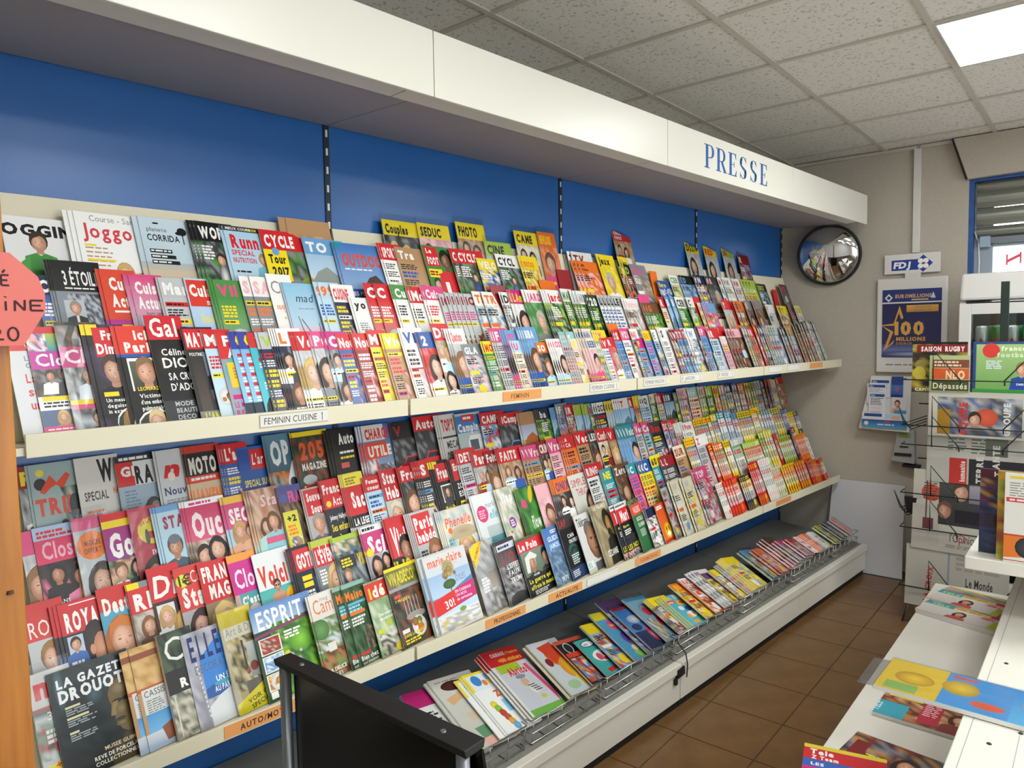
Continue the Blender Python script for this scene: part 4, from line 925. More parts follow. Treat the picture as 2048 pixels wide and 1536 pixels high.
@cover
def lepoint(c):
    c.R(0, 0, 1, 1, '1a1a1c'); c.R(0, 0, 1, .06, '5a5a3a'); c.R(0, .05, 1, .24, 'd02a32'); c.T('Le Poin', .06, .21, .13, 'f2eeea', b=2, sx=.85); c.R(.04, .24, 1, .68, '7a8a78', '5a6a58'); c.P(.38, .45, .26, 'd8d4cc', 'b88060', '2a2422'); c.Y([(.12, .6), (.16, .34), (.4, .26), (.6, .36), (.55, .4), (.3, .38), (.24, .6)][::-1], 'e0dcd8'); c.P(.88, .42, .24, '2a2624', 'c8977c', '3a3634'); c.R(0, .66, 1, 1, '151517'); bars(c, .3, .68, .6, [('ARABIE', 'e8e8e8')], .035); bars(c, .1, .78, .9, [('La guerre qui', 'e0dc2c'), ('effraie le monde', 'e0dc2c')], .075); c.L(.2, .92, .6, 3, 'w', .012)
@cover
def guide(c):
    c.R(0, 0, 1, .4, '4a78b8', '5a88c0'); c.N(0, .4, 1, 1, ['5a7898', '7a94ac', '4a6484', '8aa0b0'], 5, 6); bars(c, .22, .24, .7, [('GUIDE', 'e4ecf4'), ('JAMOEL', 'e4ecf4')], .085); c.L(.5, .06, .4, 2, 'w', .02); bars(c, .4, .95, .5, [('1970', 'd8e0e8')], .08)
@cover
def sap(c):
    c.R(0, 0, 1, .2, '3a3438'); c.T('SAP', .06, .17, .12, 'b83a34', b=1, sx=.75); c.R(0, .2, 1, 1, '141618'); bars(c, .4, .36, .6, [('CAN', 'e8e8ea'), ('ON PEUT', 'e8e8ea')], .06); c.E(.5, .58, .32, .14, '4a8a84', '1c3a38'); c.E(.55, .64, .3, .14, '3a5a54', '162220'); c.L(.3, .62, .5, 5, 'c8d4d0', .02); c.R(0, .82, 1, 1, '223a68'); c.L(.1, .86, .5, 4, 'w', .014)
@cover
def tele(c):
    c.R(0, 0, 1, 1, 'd8d8d4', 'c8c8c4'); c.T('T\u00e9l\u00e9rama', .1, .2, .15, '1c1c1e', b=1, sx=.55); c.E(.82, .5, .42, .33, 'a87a60', '6a4a3a'); c.E(.7, .3, .3, .16, '8a7a70', '6a5c54'); c.E(.78, .48, .34, .22, 'b88a6c', '9a6c52'); c.E(.7, .46, .05, .015, '2a1c18'); c.E(.95, .46, .05, .015, '2a1c18'); c.R(.6, .43, .8, .445, '4a342a'); c.Y([(.83, .46), (.9, .46), (.92, .58), (.8, .58)], 'a0785c'); c.E(.85, .64, .12, .015, '7a3c34'); c.R(0, .8, .4, .92, 'e4e8e4'); c.L(.04, .82, .3, 3, '5aa898', .02); c.R(.5, .86, 1, 1, '5a5c60')
@cover
def figaro(c):
    c.N(0, 0, 1, 1, ['9a8c6c', 'a89a78', '8a7c5c', 'b0a484'], 4, 6); c.T('LE FIGARO', .12, .08, .06, 'efeadc', b=1, maxw=.8); c.E(.72, .3, .24, .2, '1c1a16', '2a261e'); c.E(.76, .38, .17, .16, 'b8965a', '8a6a3c'); c.Y([(.45, .6), (.8, .52), (1, .6), (1, 1), (.3, 1)], '26261f'); c.E(.7, .5, .12, .07, '2e261a'); c.T('C\u00c9ZANNE', .2, .86, .1, 'f0ece4', b=1, sx=.85)
@cover
def marian(c):
    c.R(0, 0, 1, .1, 'e0e0e0'); c.L(.06, .03, .8, 1, 'k', .03); c.R(0, .1, 1, .36, 'd02c30'); c.T('Mari', .22, .33, .2, 'f0ecea', b=2, sx=.65); c.R(0, .36, 1, 1, '1c1e24'); bars(c, .2, .46, .6, [('Macron', 'd8d84a')], .05); c.L(.2, .5, .6, 3, 'w', .022); c.N(0, .6, 1, .78, ['1c2838', '2a2c34', '3a3a3c'], 4, 2); bars(c, .1, .86, 1, [('LES NON', 'e8dc30')], .09); c.N(0, .88, 1, 1, ['U', 'd', 'p', 'S'], 6, 2)
@cover
def valeurs(c):
    c.R(0, 0, 1, 1, '3f7a4e', '2e6a40'); c.N(0, 0, 1, .1, ['2a2624', '8a6a5c', 'g'], 4, 2); c.R(0, .1, 1, .3, 'd84a34'); c.T('VALEURS', .2, .26, .12, 'f0dcd4', b=1, sx=.75); bars(c, .3, .42, .65, [('ISOLE', 'e0e4dc'), ('ISLAMISME', 'e0e4dc')], .075); c.L(.3, .58, .55, 5, 'c8d4c8', .016)
@cover
def smiley(c):
    c.R(0, 0, 1, 1, 'd84a26', 'e8761e'); c.L(.1, .05, .7, 2, 'w', .04); c.D(.62, .72, .36, 'f0cc24', 'e8a81c'); c.E(.5, .66, .05, .06, '2a1c10'); c.E(.76, .66, .05, .06, '2a1c10'); c.E(.64, .8, .2, .06, 'f8f4e4'); c.R(0, .92, 1, 1, 'c8302a')
@cover
def spoon(c):
    c.R(0, 0, 1, 1, 'c8c6be', 'b8b8ae'); c.E(.42, .14, .26, .07, '5a2a24', '3a1c1a'); c.Y([(.1, .3), (.6, .22), (.6, .3), (.15, .4)], 'd0a878'); c.Y([(.25, .55), (.8, .5), (.85, .6), (.3, .66)], 'c8b49a'); c.Y([(.2, .75), (1, .72), (1, .86), (.25, .9)], '5a8a64'); c.R(.2, .9, 1, 1, 'd8a898'); c.L(.1, .05, .5, 1, 'S', .015)
@cover
def zou(c):
    c.R(0, 0, 1, .3, 'e8d428'); c.R(.06, .04, .94, .3, 'd8e0e4'); c.R(0, .3, 1, 1, 'e4e6e4'); c.D(.25, .14, .12, '3a80c0'); c.E(.42, .2, .06, .05, 'd8743a'); c.L(.5, .07, .4, 3, '7a6ac0', .02); c.R(.5, .16, .8, .24, 'e8d040'); c.T('ZOUK', .42, .46, .11, 'e0602a', b=2, rot=.06); c.R(.45, .52, .8, .72, '8ac4e4')
    for k, cc in enumerate(('e8d23a', '8ac040', 'c83a34', 'b8503a', 'e8a030', '6aa8d0')):
        c.D(.22 + .03 * k, .56 + .075 * k, .085, cc, mixc(cc, 'k', .25))
    c.D(.8, .9, .1, 'd89a7a'); c.E(.7, .75, .05, .04, 'S')
@cover
def abri(c):
    c.R(0, 0, 1, .24, 'd0262c'); c.T('CADEAUX', .2, .1, .055, 'efeeea', b=2, maxw=.4); c.T('4 feutres', .62, .1, .045, 'e8d83a', maxw=.35); c.T('+100 stickers', .3, .2, .06, 'e8c83a', b=2, maxw=.65); c.R(.05, .24, 1, 1, 'd4d4da', 'cfd0d8'); c.R(.1, .24, .7, .36, 'b4c83c'); c.T('Abricot', .28, .42, .12, 'd83040', b=2, maxw=.6); c.E(.5, .55, .1, .07, 'd8b894'); c.E(.58, .66, .1, .08, 'e8e4dc'); c.E(.5, .46, .14, .03, '8a98b0')
    for k in range(4):
        c.R(.5 + .03 * k, .6 + .03 * k, .68 + .03 * k, .615 + .03 * k, '4a4a54')
    c.E(.66, .8, .08, .03, 'd8c85a'); c.Y([(.8, .3), (.9, .3), (1, .8), (.95, .95)], 'e04a7a'); c.R(.05, .92, 1, 1, '78b84a')
@cover
def wings(c):
    c.R(0, 0, 1, 1, 'd8dadc', 'c8ccd0'); c.E(.5, .3, .26, .2, 'd8402a', 'e06a2a'); c.E(.6, .55, .2, .2, 'e8b428', 'e0922a'); c.E(.75, .75, .16, .2, 'e8cc3a'); c.Y([(.2, .1), (.7, .05), (.75, .3), (.4, .45)], 'd8482c'); c.E(.35, .85, .2, .08, 'a8c49a'); c.E(.2, .4, .1, .08, '8a2a30')
@cover
def comicblack(c):
    c.R(0, 0, 1, 1, '1a1c22', '24262e'); c.R(0, 0, 1, .08, 'd05a40'); c.D(.3, .2, .14, 'e8e8e4'); c.D(.3, .2, .12, '20242c'); c.R(.05, .3, .6, .4, 'd8442c'); c.N(.05, .42, .5, .95, ['e0a030', '4a90c0', 'd84a30', 'e8e4d8', '8a3a2a'], 4, 5); c.E(.75, .45, .2, .2, 'c8ccd0', '3a3e46'); c.E(.78, .75, .2, .1, 'b8bcc4', '2a2c34'); c.L(.55, .6, .4, 3, 'w', .02)
@cover
def mini(c):
    c.R(0, 0, 1, 1, '42b0a8', '3aa49e'); c.E(.35, .14, .26, .09, '1c1c1c'); c.E(.34, .14, .22, .07, 'f0f0ec'); c.T('mini', .2, .17, .06, '2a2a2c', b=1); c.E(.5, .5, .36, .16, 'f0eef0'); c.E(.35, .52, .1, .1, 'd84a58'); c.E(.6, .48, .1, .1, 'd84a58'); c.E(.55, .6, .14, .05, 'c83a4a'); c.E(.8, .28, .14, .08, '2a4a80'); c.Y([(.2, .85), (.9, .76), (.95, .84), (.25, .95)], 'c82a2c')
@cover
def toy(c):
    c.R(0, 0, 1, .16, 'e4d02c'); c.R(0, .16, 1, 1, '5aa4c8', '4a94b8'); c.D(.4, .3, .14, 'd84a80'); c.T('toupie', .3, .32, .06, 'f0e040', b=2); c.E(.5, .6, .2, .14, '4a3a8a', '6a4aa0'); c.D(.6, .72, .15, 'e0a888'); c.D(.82, .78, .12, 'd82c34'); c.E(.55, .9, .3, .1, '8ac04a'); c.E(.4, .8, .1, .06, 'e8c8b8')
@cover
def plane(c):
    c.R(0, 0, 1, .6, '2a68b0', '4a8cc8'); c.R(0, .6, 1, 1, '1c3464', '142448'); c.E(.5, .32, .3, .1, 'd8dce0', '9aa8b8'); c.E(.3, .5, .2, .08, '2a3a6a'); c.R(0, 0, 1, .06, 'R'); c.D(.72, .72, .22, 'd83a6a'); c.D(.72, .72, .13, 'c8ccd0'); c.Y([(.55, .6), (.62, .48), (.68, .6), (.75, .46), (.8, .6), (.9, .5), (.92, .64)], 'e04a7a')
@cover
def toy2(c):
    c.R(0, 0, 1, 1, '8ab4c8', '7a9aa8'); c.E(.5, .3, .26, .12, 'b8ccd8', '6a8a9c'); c.D(.45, .35, .14, 'c8384a'); c.D(.6, .62, .15, 'c8384a'); c.D(.75, .85, .13, 'd04a5a'); c.R(0, 0, 1, .08, '4a90b8'); c.N(.05, .5, .4, .95, ['4a6a8a', 'd8d4cc', 'c8a848'], 3, 3)
@cover
def comic(c):
    c.R(0, 0, 1, 1, '4aa8c4', '5ab4c8'); c.R(0, 0, .3, .1, 'd8c430'); c.T('SUPER', .06, .16, .1, 'e8d020', b=2, maxw=.36); c.R(.06, .17, .42, .27, 'd83a30'); c.T('gadget', .08, .25, .06, 'w', b=2, maxw=.3); c.R(.55, .02, .95, .16, 'b8c8d8'); c.R(.48, .2, .9, .36, 'd8b82c'); c.E(.7, .28, .14, .05, 'd84a28'); c.E(.4, .45, .12, .07, 'e8e8e4'); c.E(.7, .5, .16, .08, '2a4a90'); c.E(.6, .68, .24, .1, 'e4e8e8'); c.E(.72, .66, .08, .05, 'e0a070'); c.E(.4, .72, .1, .08, 'e89a3a'); c.R(.3, .86, .6, .95, 'e8a030'); c.E(.85, .85, .12, .08, '6ab04a'); c.R(0, .1, .05, 1, 'd8c82c')

# ------------------------------------------------------------------ magazines
NUM = ['zeroth', 'first', 'second', 'third', 'fourth', 'fifth', 'sixth', 'seventh', 'eighth', 'ninth', 'tenth', 'eleventh', 'twelfth', 'thirteenth', 'fourteenth', 'fifteenth', 'sixteenth', 'seventeenth', 'eighteenth', 'nineteenth']
TENS = ['', '', 'twent', 'thirt', 'fort', 'fift', 'sixt', 'sevent', 'eight', 'ninet']
def ordinal(n):
    if n < 20:
        return NUM[n]
    if n < 100:
        return TENS[n // 10] + ('ieth' if n % 10 == 0 else 'y-' + NUM[n % 10])
    return 'hundred-and-' + ordinal(n - 100)
KINDW = {'f': 'a portrait', 'F': 'small portraits', 'k': 'a plate of food', 'l': 'a landscape', 'g': 'a garden photo', 'c': 'a car', 'b': 'an athlete', 't': 'lines of headlines', 'n': 'a busy photo', 'd': 'striped bands', 'x': 'a plain photo', 'p': ''}
SPECIAL = {'jogman': 'a man in green', 'joggo': 'a washed-out runner', 'corrida': 'a beach and a black tree', 'run': 'a woman in blue', 'cycle': 'a yellow panel over hills', 'outdoor': 'a dark mountain', 'foot': 'a footballer in red', 'etoile': 'a man in a dinner jacket', 'cuis1': 'a purple lower half', 'cuis2': 'a big number', 'cuis3': 'yellow headline words', 'cuiorange': 'an orange splash', 'cherry': 'red cherries', 'vrai': 'big red headline words', 'closer': 'two men and a blonde', 'closer2': 'a man in white', 'dima': 'a man and a red-haired woman', 'ici': 'a framed man and a blonde', 'gala': 'large white headline words', 'match': 'a man in a dark suit', 'feac': 'a yellow speech panel', 'blueC': 'red price tags', 'tealU': 'a masked man', 'trip': 'a motorcyclist', 'road': 'a low motorcycle', 'gp': 'a racing helmet', 'nouv': 'a motorcycle detail', 'moto': 'giant orange letters', 'special': 'yellow capital letters', 'opcar': 'a white sports car', 'r205': 'orange rally cars', 'autok': 'a silver car', 'charge': 'a lorry', 'tops': 'black capital letters', 'camp': 'a white camper van', 'closer3': 'two dark-haired women', 'offert': 'a round orange sticker', 'go': 'a couple and yellow panel', 'swag': 'a yellow disc and smiling woman', 'star': 'two bearded men', 'ouch': 'a couple of faces', 'sec': 'a swimsuit photo', 'stars': 'embracing people and a star', 'fra': 'a tall yellow panel', 'souv': 'a grey-haired man', 'actu': 'yellow headline words', 'sac': 'a yellow top flap', 'starheb': 'a white-haired man', 'fran': 'a small framed photo', 'enq': 'stacked yellow bars', 'roy': 'a woman with pinned-up hair', 'roya': 'a man in profile', 'desti': 'a red-haired woman', 're': 'a long-haired woman', 'dim': 'a framed blonde', 'sta': 'a yellow price disc', 'mag': 'a blonde with a fringe', 'clo': 'a smiling grey-haired woman', 'voici': 'a bather and orange badge', 'goth': 'white headline lines', 'leven': 'a blonde in white', 'vsd': 'a child by a wall', 'sci': 'two small women', 'vivi': 'a dark-haired man', 'hebdo': 'a man in sunglasses', 'phen': 'a woman in a straw hat', 'marlo': 'a pink disc', 'flap': 'a violet badge and berries', 'flo': 'yellow tulips', 'simple': 'a dark-haired woman edge-on', 'gm': 'a yellow offer band', 'gazette': 'a bronze sculpted head', 'cassis': 'a sea-view terrace', 'cuisines': 'a white and magenta spine', 'deco': 'a pool and arches', 'ad': 'a yellow flap', 'esprit': 'flowers and three small photos', 'camp2': 'a country garden', 'maison': 'dark foliage and orange letters', 'ide': 'a red block and greenery', 'viva': 'a terrace and fruit', 'marie': 'a sea view and red band', 'greymag': 'a yellow corner flash', 'lo': 'a crowd in grey', 'lepoint': 'two men and yellow headline', 'guide': 'blue mountains', 'sap': 'a teal brain', 'tele': 'a huge bald face', 'figaro': 'a painted portrait', 'marian': 'a white top strip', 'valeurs': 'white words on green', 'smiley': 'a round smiling face', 'spoon': 'spoons on cloth', 'zou': 'rows of coloured dots', 'abri': 'a red gift band', 'wings': 'red and yellow wings', 'comicblack': 'small orange panels', 'mini': 'a teal ground and white bubble', 'toy': 'a toy and a red ball', 'plane': 'a pink toy camera', 'toy2': 'red toy wheels', 'comic': 'a yellow comic logo'}
MESHES = {}
def mag_meshes(key, spec, w, h, t, seed):
    if key in MESHES:
        return MESHES[key]
    title, mb, mf, bgc, kind = spec
    c = Cov(w, h, t, seed)
    base = C(bgc if bgc in PAL else 'w')
    sp = C(mb) if kind in ('d', 'p') else mixc(bgc, 'w', 0.45)
    if key and 'cuisines' in kind: sp = C('dcd8d0')
    # cover sheet: back, spine, front
    v = [(w, 0, 0), (w, h, 0), (0, 0, 0), (0, h, 0), (0, 0, t), (0, h, t), (w, 0, t), (w, h, t)]
    f = [[0, 2, 3, 1], [2, 4, 5, 3]]
    k = [base, base, sp, sp, sp, sp, sp, sp]
    v += [(0, 0, t), (0, h, t), (w, 0, t), (w, h, t)]
    k += [base] * 4
    f.append([8, 10, 11, 9])
    if kind.startswith('@'):
        CUSTOM[kind[1:]](c)
    else:
        generic(c, title, mb, mf, bgc, kind)
    o = len(v)
    me = to_mesh('magazine', v + c.V, f + [[i + o for i in q] for q in c.F], k + c.K)
    me.materials.append(M_PRINT)
    e = min(.0003, t * .1)
    b = MB().box(.0006, w - .0015, .0012, h - .0012, e, t - e)
    pg = to_mesh('page_block', b.v, b.f)
    pg.materials.append(M_PAGES)
    MESHES[key] = (me, pg)
    return MESHES[key]

WRAPS = {}
def wrap_mesh(w, h, t, seed):
    r = random.Random(seed)
    nx, ny = 6, 9
    v, f = [], []
    top = h * 0.085
    for side in (0, 1):
        for j in range(ny + 1):
            for i in range(nx + 1):
                u, q = i / nx, j / ny
                x = -.002 + u * (w + .004)
                y = .0008 + q * (h + top)
                edge = i in (0, nx) or j in (0, ny)
                z = (t + .0016 + (0 if edge else r.uniform(0, .0022))) if side else -.0006
                if y > h and side: z = t * .5 + .001 + r.uniform(-.001, .002)
                v.append((x, y, z))
    n = (nx + 1) * (ny + 1)
    for j in range(ny):
        for i in range(nx):
            a = j * (nx + 1) + i
            f.append([n + a, n + a + 1, n + a + nx + 2, n + a + nx + 1])
    for i in range(nx):
        f.append([i, i + 1, n + i + 1, n + i])
    for j in range(ny):
        a, b = j * (nx + 1), (j + 1) * (nx + 1)
        f.append([a, b, n + b, n + a]); f.append([a + nx, b + nx, n + b + nx, n + a + nx])
    me = to_mesh('plastic_wrap', v, f)
    me.materials.append(M_FILM)
    return me

def put_mag(pos, ex, ey, ez, meshes, name, label, cat, group, wrap=None):
    o = bpy.data.objects.new(name, meshes[0])
    COL.objects.link(o)
    o.matrix_world = Matrix(((ex.x, ey.x, ez.x, pos.x), (ex.y, ey.y, ez.y, pos.y), (ex.z, ey.z, ez.z, pos.z), (0, 0, 0, 1)))
    p = bpy.data.objects.new('page_block', meshes[1])
    COL.objects.link(p)
    p.parent = o
    if wrap:
        q = bpy.data.objects.new('plastic_wrap', wrap)
        COL.objects.link(q)
        q.parent = o
    return tag(o, label, cat, group)

def parse(rows):
    out = []
    for ln in rows.strip().split('\n'):
        q = ln.split()
        d = dict(x=float(q[0]), h=float(q[1]), dz=float(q[2]), title=q[5], mb=q[6], mf=q[7], bg=q[8], kind=q[9], wrap='+' in q[10:], w=.15, t=.0024)
        for e in q[10:]:
            if '=' in e:
                a, b = e.split('='); d[a] = float(b)
        n, st = int(q[3]), float(q[4])
        for i in range(n):
            e = dict(d); e['x'] = d['x'] - st * (n - 1 - i); e['src'] = ln; e['spare'] = 'j' in q[10:] and i < n - 1
            out.append(e)
    out.sort(key=lambda e: e['x'])
    return out

DEBUG = False
SPARE = MB()
SPARE_M = []
def spare_copy(pos, ex, ey, ez, meshes):
    """a copy too thin to pick apart: its sheets join the one spare-copies object"""
    for mi, me in enumerate(meshes):
        o = len(SPARE.v)
        at = me.color_attributes.get('Col')
        for k, v in enumerate(me.vertices):
            p = pos + ex * v.co.x + ey * v.co.y + ez * v.co.z
            SPARE.v.append(tuple(p))
            SPARE.c.append(tuple(at.data[k].color) if at else (1, 1, 1, 1))
        for q in me.polygons:
            SPARE.f.append([i + o for i in q.vertices]); SPARE_M.append(mi)

def place_row(rows, y0, z0, lean, yaw0, yaw1, where, group, name='magazine', xend=5.08, keepw=False, deep=.024):
    items = parse(rows)
    prev = []
    wide = {}
    for a_, b_ in zip(items, items[1:] + [None]):
        span = (b_['x'] - a_['x']) if b_ else .1
        if keepw or a_['kind'] == 'p':
            wide[a_['src']] = a_['w']
        elif a_['kind'][0] == '@':
            wide[a_['src']] = max(.09, min(.215, span * 1.12 + .004))
        else:
            wide[a_['src']] = max(.085, min(.165, span * 1.35 + .02))
    shown = 0
    for idx, e in enumerate(items):
        f = max(0, min(1, (e['x'] - .4) / 4.4))
        a = math.radians(yaw0 + (yaw1 - yaw0) * f)
        w, h, t = wide[e['src']], e['h'], e['t']
        if e['kind'] == 'd': t = .0028
        if e['kind'] == 'p': t = .002
        w = min(w, max(.025, xend - e['x']))
        if not keepw:
            a = min(a, math.asin(min(.9, deep / w)))
        ex = Vector((math.cos(a), math.sin(a), 0))
        L = math.radians(lean)
        eu = Vector((0, math.sin(L), math.cos(L)))
        ez = ex.cross(eu).normalized()
        ey = ez.cross(ex)
        if keepw:
            n0 = Vector((0, -math.cos(L), math.sin(L)))
            ex = Vector((1, 0, 0)) * math.cos(a) - n0 * math.sin(a)
            ez = ex.cross(eu).normalized()
            ey = ez.cross(ex)
        pos = Vector((e['x'], y0 + e['dz'] * math.tan(L), z0 + e['dz']))
        tt = t + (.0052 if e['wrap'] else .0007)
        need = 0.0
        for (pp, pw, pt, pa) in prev[-40:]:
            if pp.x + pw > e['x'] - .006:
                lap = max(0, min(pp.x + pw, e['x'] + w) - e['x'])
                need = max(need, pt + (.0012 if e['wrap'] else 0) - (pos - pp).dot(ez), pt + lap * (math.sin(a) - math.sin(pa)) - (pos - pp).dot(ez))
        if keepw:
            pos += ez * need
        else:
            pos.y -= min(need, .034) / -ez.y
        prev.append((pos, w, tt, a))
        spec = (e['title'], e['mb'], e['mf'], e['bg'], e['kind'])
        key = (e['src'], round(w, 3), name)
        ms = mag_meshes(key, spec, w, h, t, sum(ord(ch) * (i + 1) for i, ch in enumerate(e['src'])))
        if DEBUG and need > .034: print('DRIFT', where, round(e['x'], 2), round(need, 3))
        if DEBUG and e['x'] + w > 5.09: print('END', where, e['x'], w)
        if e['spare']:
            spare_copy(pos, ex, ey, ez, ms)
            continue
        wr = None
        if e['wrap']:
            if key not in WRAPS: WRAPS[key] = wrap_mesh(w, h, t, idx)
            wr = WRAPS[key]
        kd = e['kind']
        shown += 1
        nth = ordinal(shown)
        col = PAL[e['mb']][1]
        if kd == 'p':
            nm, ct = 'divider_card', 'card'
            labs = [f"plain {col} divider card, {nth} from the wooden post {where}"]
        elif kd == 'd':
            nm, ct = 'puzzle_booklet', 'booklet'
            labs = [f"thin {col} puzzle booklet, {nth} title from the wooden post, {where}"]
        else:
            nm, ct = name(e['x']) if callable(name) else name, 'magazine'
            what = SPECIAL.get(kd[1:], 'a photo') if kd[0] == '@' else KINDW[kd]
            labs = [f"{col}-topped magazine with {what}, {nth} title from the wooden post, {where}", f"magazine with {what}, {nth} title from the wooden post, {where}", f"{col} magazine with {what}, {nth} from wooden post, {where}", f"magazine with {what}, {nth} from post, {where}", f"{what}, {nth} magazine from the post, {where}"]
        lab = next((l for l in labs if len(l.replace('-', ' ').replace("'", ' ').split()) <= 16), labs[-1])
        put_mag(pos, ex, ey, ez, ms, nm, lab[0].upper() + lab[1:], ct, group, wr)

# columns: x, height, lift, copies, step, masthead word, masthead colours, cover colour, picture, options
ROW_A = """
0.430 0.251 0.000 1 0.0000 JOGGING w k w @jogman w=.2
0.593 0.281 0.000 3 0.0118 Joggo w r w @joggo
0.753 0.285 0.000 2 0.0146 CORRIDA a k a @corrida
0.910 0.288 0.000 3 0.0104 WOR k w d b
0.995 0.284 0.000 2 0.0095 Runn a r a @run j
1.109 0.283 0.000 1 0.0000 CYCLE r w g @cycle
1.254 0.269 0.000 1 0.0000 TO B w s l
1.371 0.262 0.000 2 0.0080 OUTDOOR b r b @outdoor j
1.564 0.275 0.000 2 0.0089 SPORT r w w t j
1.628 0.267 0.000 1 0.0000 Tra U w U t
1.758 0.286 0.000 1 0.0000 Le_FOOT r w g @foot
1.926 0.283 0.000 2 0.0296 CYCLE r w u b
2.032 0.252 0.000 1 0.0000 VELO y w b n
2.148 0.279 0.000 1 0.0000 CYCL w k S b
2.307 0.282 0.000 2 0.0163 motos y o y n j
2.380 0.170 0.003 1 0.0000 - o w o p w=.12
2.703 0.286 0.000 3 0.0271 Jeu_video o k o n
2.861 0.295 0.037 1 0.0000 Jeux y k y f
3.070 0.295 0.036 2 0.0225 Jeux y k y f j
3.076 0.292 0.000 2 0.0493 D k l d n
3.128 0.298 0.000 1 0.0000 Deluxe S P S n
3.341 0.190 0.025 1 0.0000 Euro b y b n w=.13
3.478 0.256 0.000 1 0.0000 CER w g l n
3.611 0.260 0.000 2 0.0275 D k B B n j
3.778 0.272 0.000 2 0.0292 N n w v n j
3.916 0.270 0.000 2 0.0306 R d p d f j
4.037 0.270 0.000 1 0.0000 M w r w n
4.128 0.274 0.000 2 0.0328 M w S s n j
4.255 0.271 0.000 2 0.0342 M w r s n j
4.420 0.272 0.000 3 0.0431 Y l k l t j
4.549 0.253 0.000 1 0.0000 BIKE k l G n
4.901 0.263 0.000 1 0.0000 BOXE d r d f w=.1
"""
ROW_A2 = """
1.209 0.270 0.053 2 0.0251 - U u U F w=.2
1.598 0.295 0.067 1 0.0000 Couples y k d F +
1.761 0.295 0.071 1 0.0000 SEDUC y k p F +
1.963 0.295 0.096 1 0.0000 PHOTO y k U F +
2.104 0.295 0.029 1 0.0000 CINE l k s F +
2.302 0.295 0.092 1 0.0000 CAME y k e F +
2.454 0.295 0.102 1 0.0000 NEWLOOK o y o f +
2.533 0.200 0.025 1 0.0000 - R w R p w=.1
2.664 0.295 0.026 2 0.0189 TV w R s f + j
3.048 0.295 0.171 1 0.0000 CHOC_CHOC r w U F + w=.22
3.318 0.200 0.061 1 0.0000 - o w o p w=.07
3.756 0.295 0.169 1 0.0000 DSSI y k s f +
3.970 0.295 0.157 1 0.0000 RED y r s f +
4.198 0.295 0.165 1 0.0000 IN l r s f +
4.403 0.295 0.136 1 0.0000 R R w R n +
4.807 0.180 0.034 1 0.0000 - r w r p w=.07
"""
ROW_B = """
0.477 0.254 0.000 1 0.0000 CUI n w b k
0.515 0.296 0.000 3 0.0054 3_ETO k w S @etoile w=.2 j
0.623 0.278 0.000 2 0.0083 Cuis r w P @cuis1 w=.13
0.691 0.268 0.000 2 0.0124 Cuisi P w a @cuis2 w=.13
0.764 0.262 0.000 2 0.0052 Mar s w s t w=.13 j
0.834 0.264 0.000 1 0.0000 Cuis r w a @cuis3 w=.13
0.912 0.263 0.000 3 0.0073 Vil g P g k w=.14 j
1.028 0.279 0.000 2 0.0329 SA w p S t w=.13
1.082 0.291 0.000 1 0.0000 Cui w S w @cuiorange w=.2
1.129 0.264 0.000 2 0.0051 mad B k p @cherry w=.16 j
1.254 0.271 0.000 2 0.0164 99 a o a k w=.13
1.297 0.266 0.000 1 0.0000 CUISINE w r n t w=.15
1.362 0.221 0.000 2 0.0078 yo w k w x w=.12 j
1.470 0.276 0.000 2 0.0413 C r w r k w=.13
1.544 0.275 0.000 2 0.0087 Cui g w w k w=.14 j
1.617 0.270 0.000 2 0.0113 Mc r w w k w=.13 j
1.683 0.277 0.000 2 0.0118 Cuis P w w k w=.14 j
1.750 0.248 0.000 1 0.0000 IC s R s k w=.12
1.874 0.252 0.000 5 0.0233 IC s R s k w=.12
1.973 0.264 0.000 2 0.0515 TR w o e n w=.13
2.082 0.266 0.000 2 0.0116 D w d d n w=.11 j
2.139 0.279 0.000 2 0.0178 LAm m y w f w=.13 j
2.225 0.282 0.000 2 0.0186 JARD w P g f w=.14 j
2.353 0.287 0.000 3 0.0132 jard w r s g w=.14 j
2.464 0.296 0.000 1 0.0000 MAI w g s g w=.13
2.567 0.290 0.000 3 0.0218 JARD w S G g w=.13 j
2.647 0.273 0.000 2 0.0188 20 G w G g w=.13 j
2.833 0.274 0.000 5 0.0284 LE s k w t w=.13
2.922 0.264 0.000 2 0.0169 Peintre w p s n w=.13 j
3.107 0.244 0.000 3 0.0227 G u o g g w=.12 j
3.242 0.281 0.000 1 0.0000 R r w e k w=.12
3.356 0.285 0.000 2 0.0498 B B w B l w=.12
3.401 0.286 0.000 1 0.0000 CER w k g g w=.12
3.520 0.287 0.000 1 0.0000 C w k s g w=.12
3.625 0.257 0.000 1 0.0000 Mots e P y n w=.12
3.693 0.258 0.000 2 0.0226 Z B P P n w=.12 j
3.905 0.282 0.000 1 0.0000 Y r w s f w=.12
4.101 0.278 0.000 2 0.0454 O o u u n w=.12
4.199 0.287 0.000 1 0.0000 B S p u f w=.12
4.311 0.293 0.000 1 0.0000 B S r u f w=.12
4.483 0.267 0.000 1 0.0000 F w r s k w=.12
4.697 0.261 0.000 2 0.0470 Y y k U n w=.12 j
4.858 0.291 0.000 2 0.0227 S k r d t w=.1 j
4.933 0.265 0.000 1 0.0000 U y k w n w=.1
4.981 0.267 0.000 2 0.0204 U y k w n w=.1 j
"""
ROW_B2 = """
2.030 0.240 0.049 1 0.0000 - R w R p w=.09
3.065 0.240 0.040 1 0.0000 - P w P p w=.1
3.605 0.240 0.045 1 0.0000 - r w r p w=.07
4.040 0.240 0.030 1 0.0000 - r w r p w=.06
"""
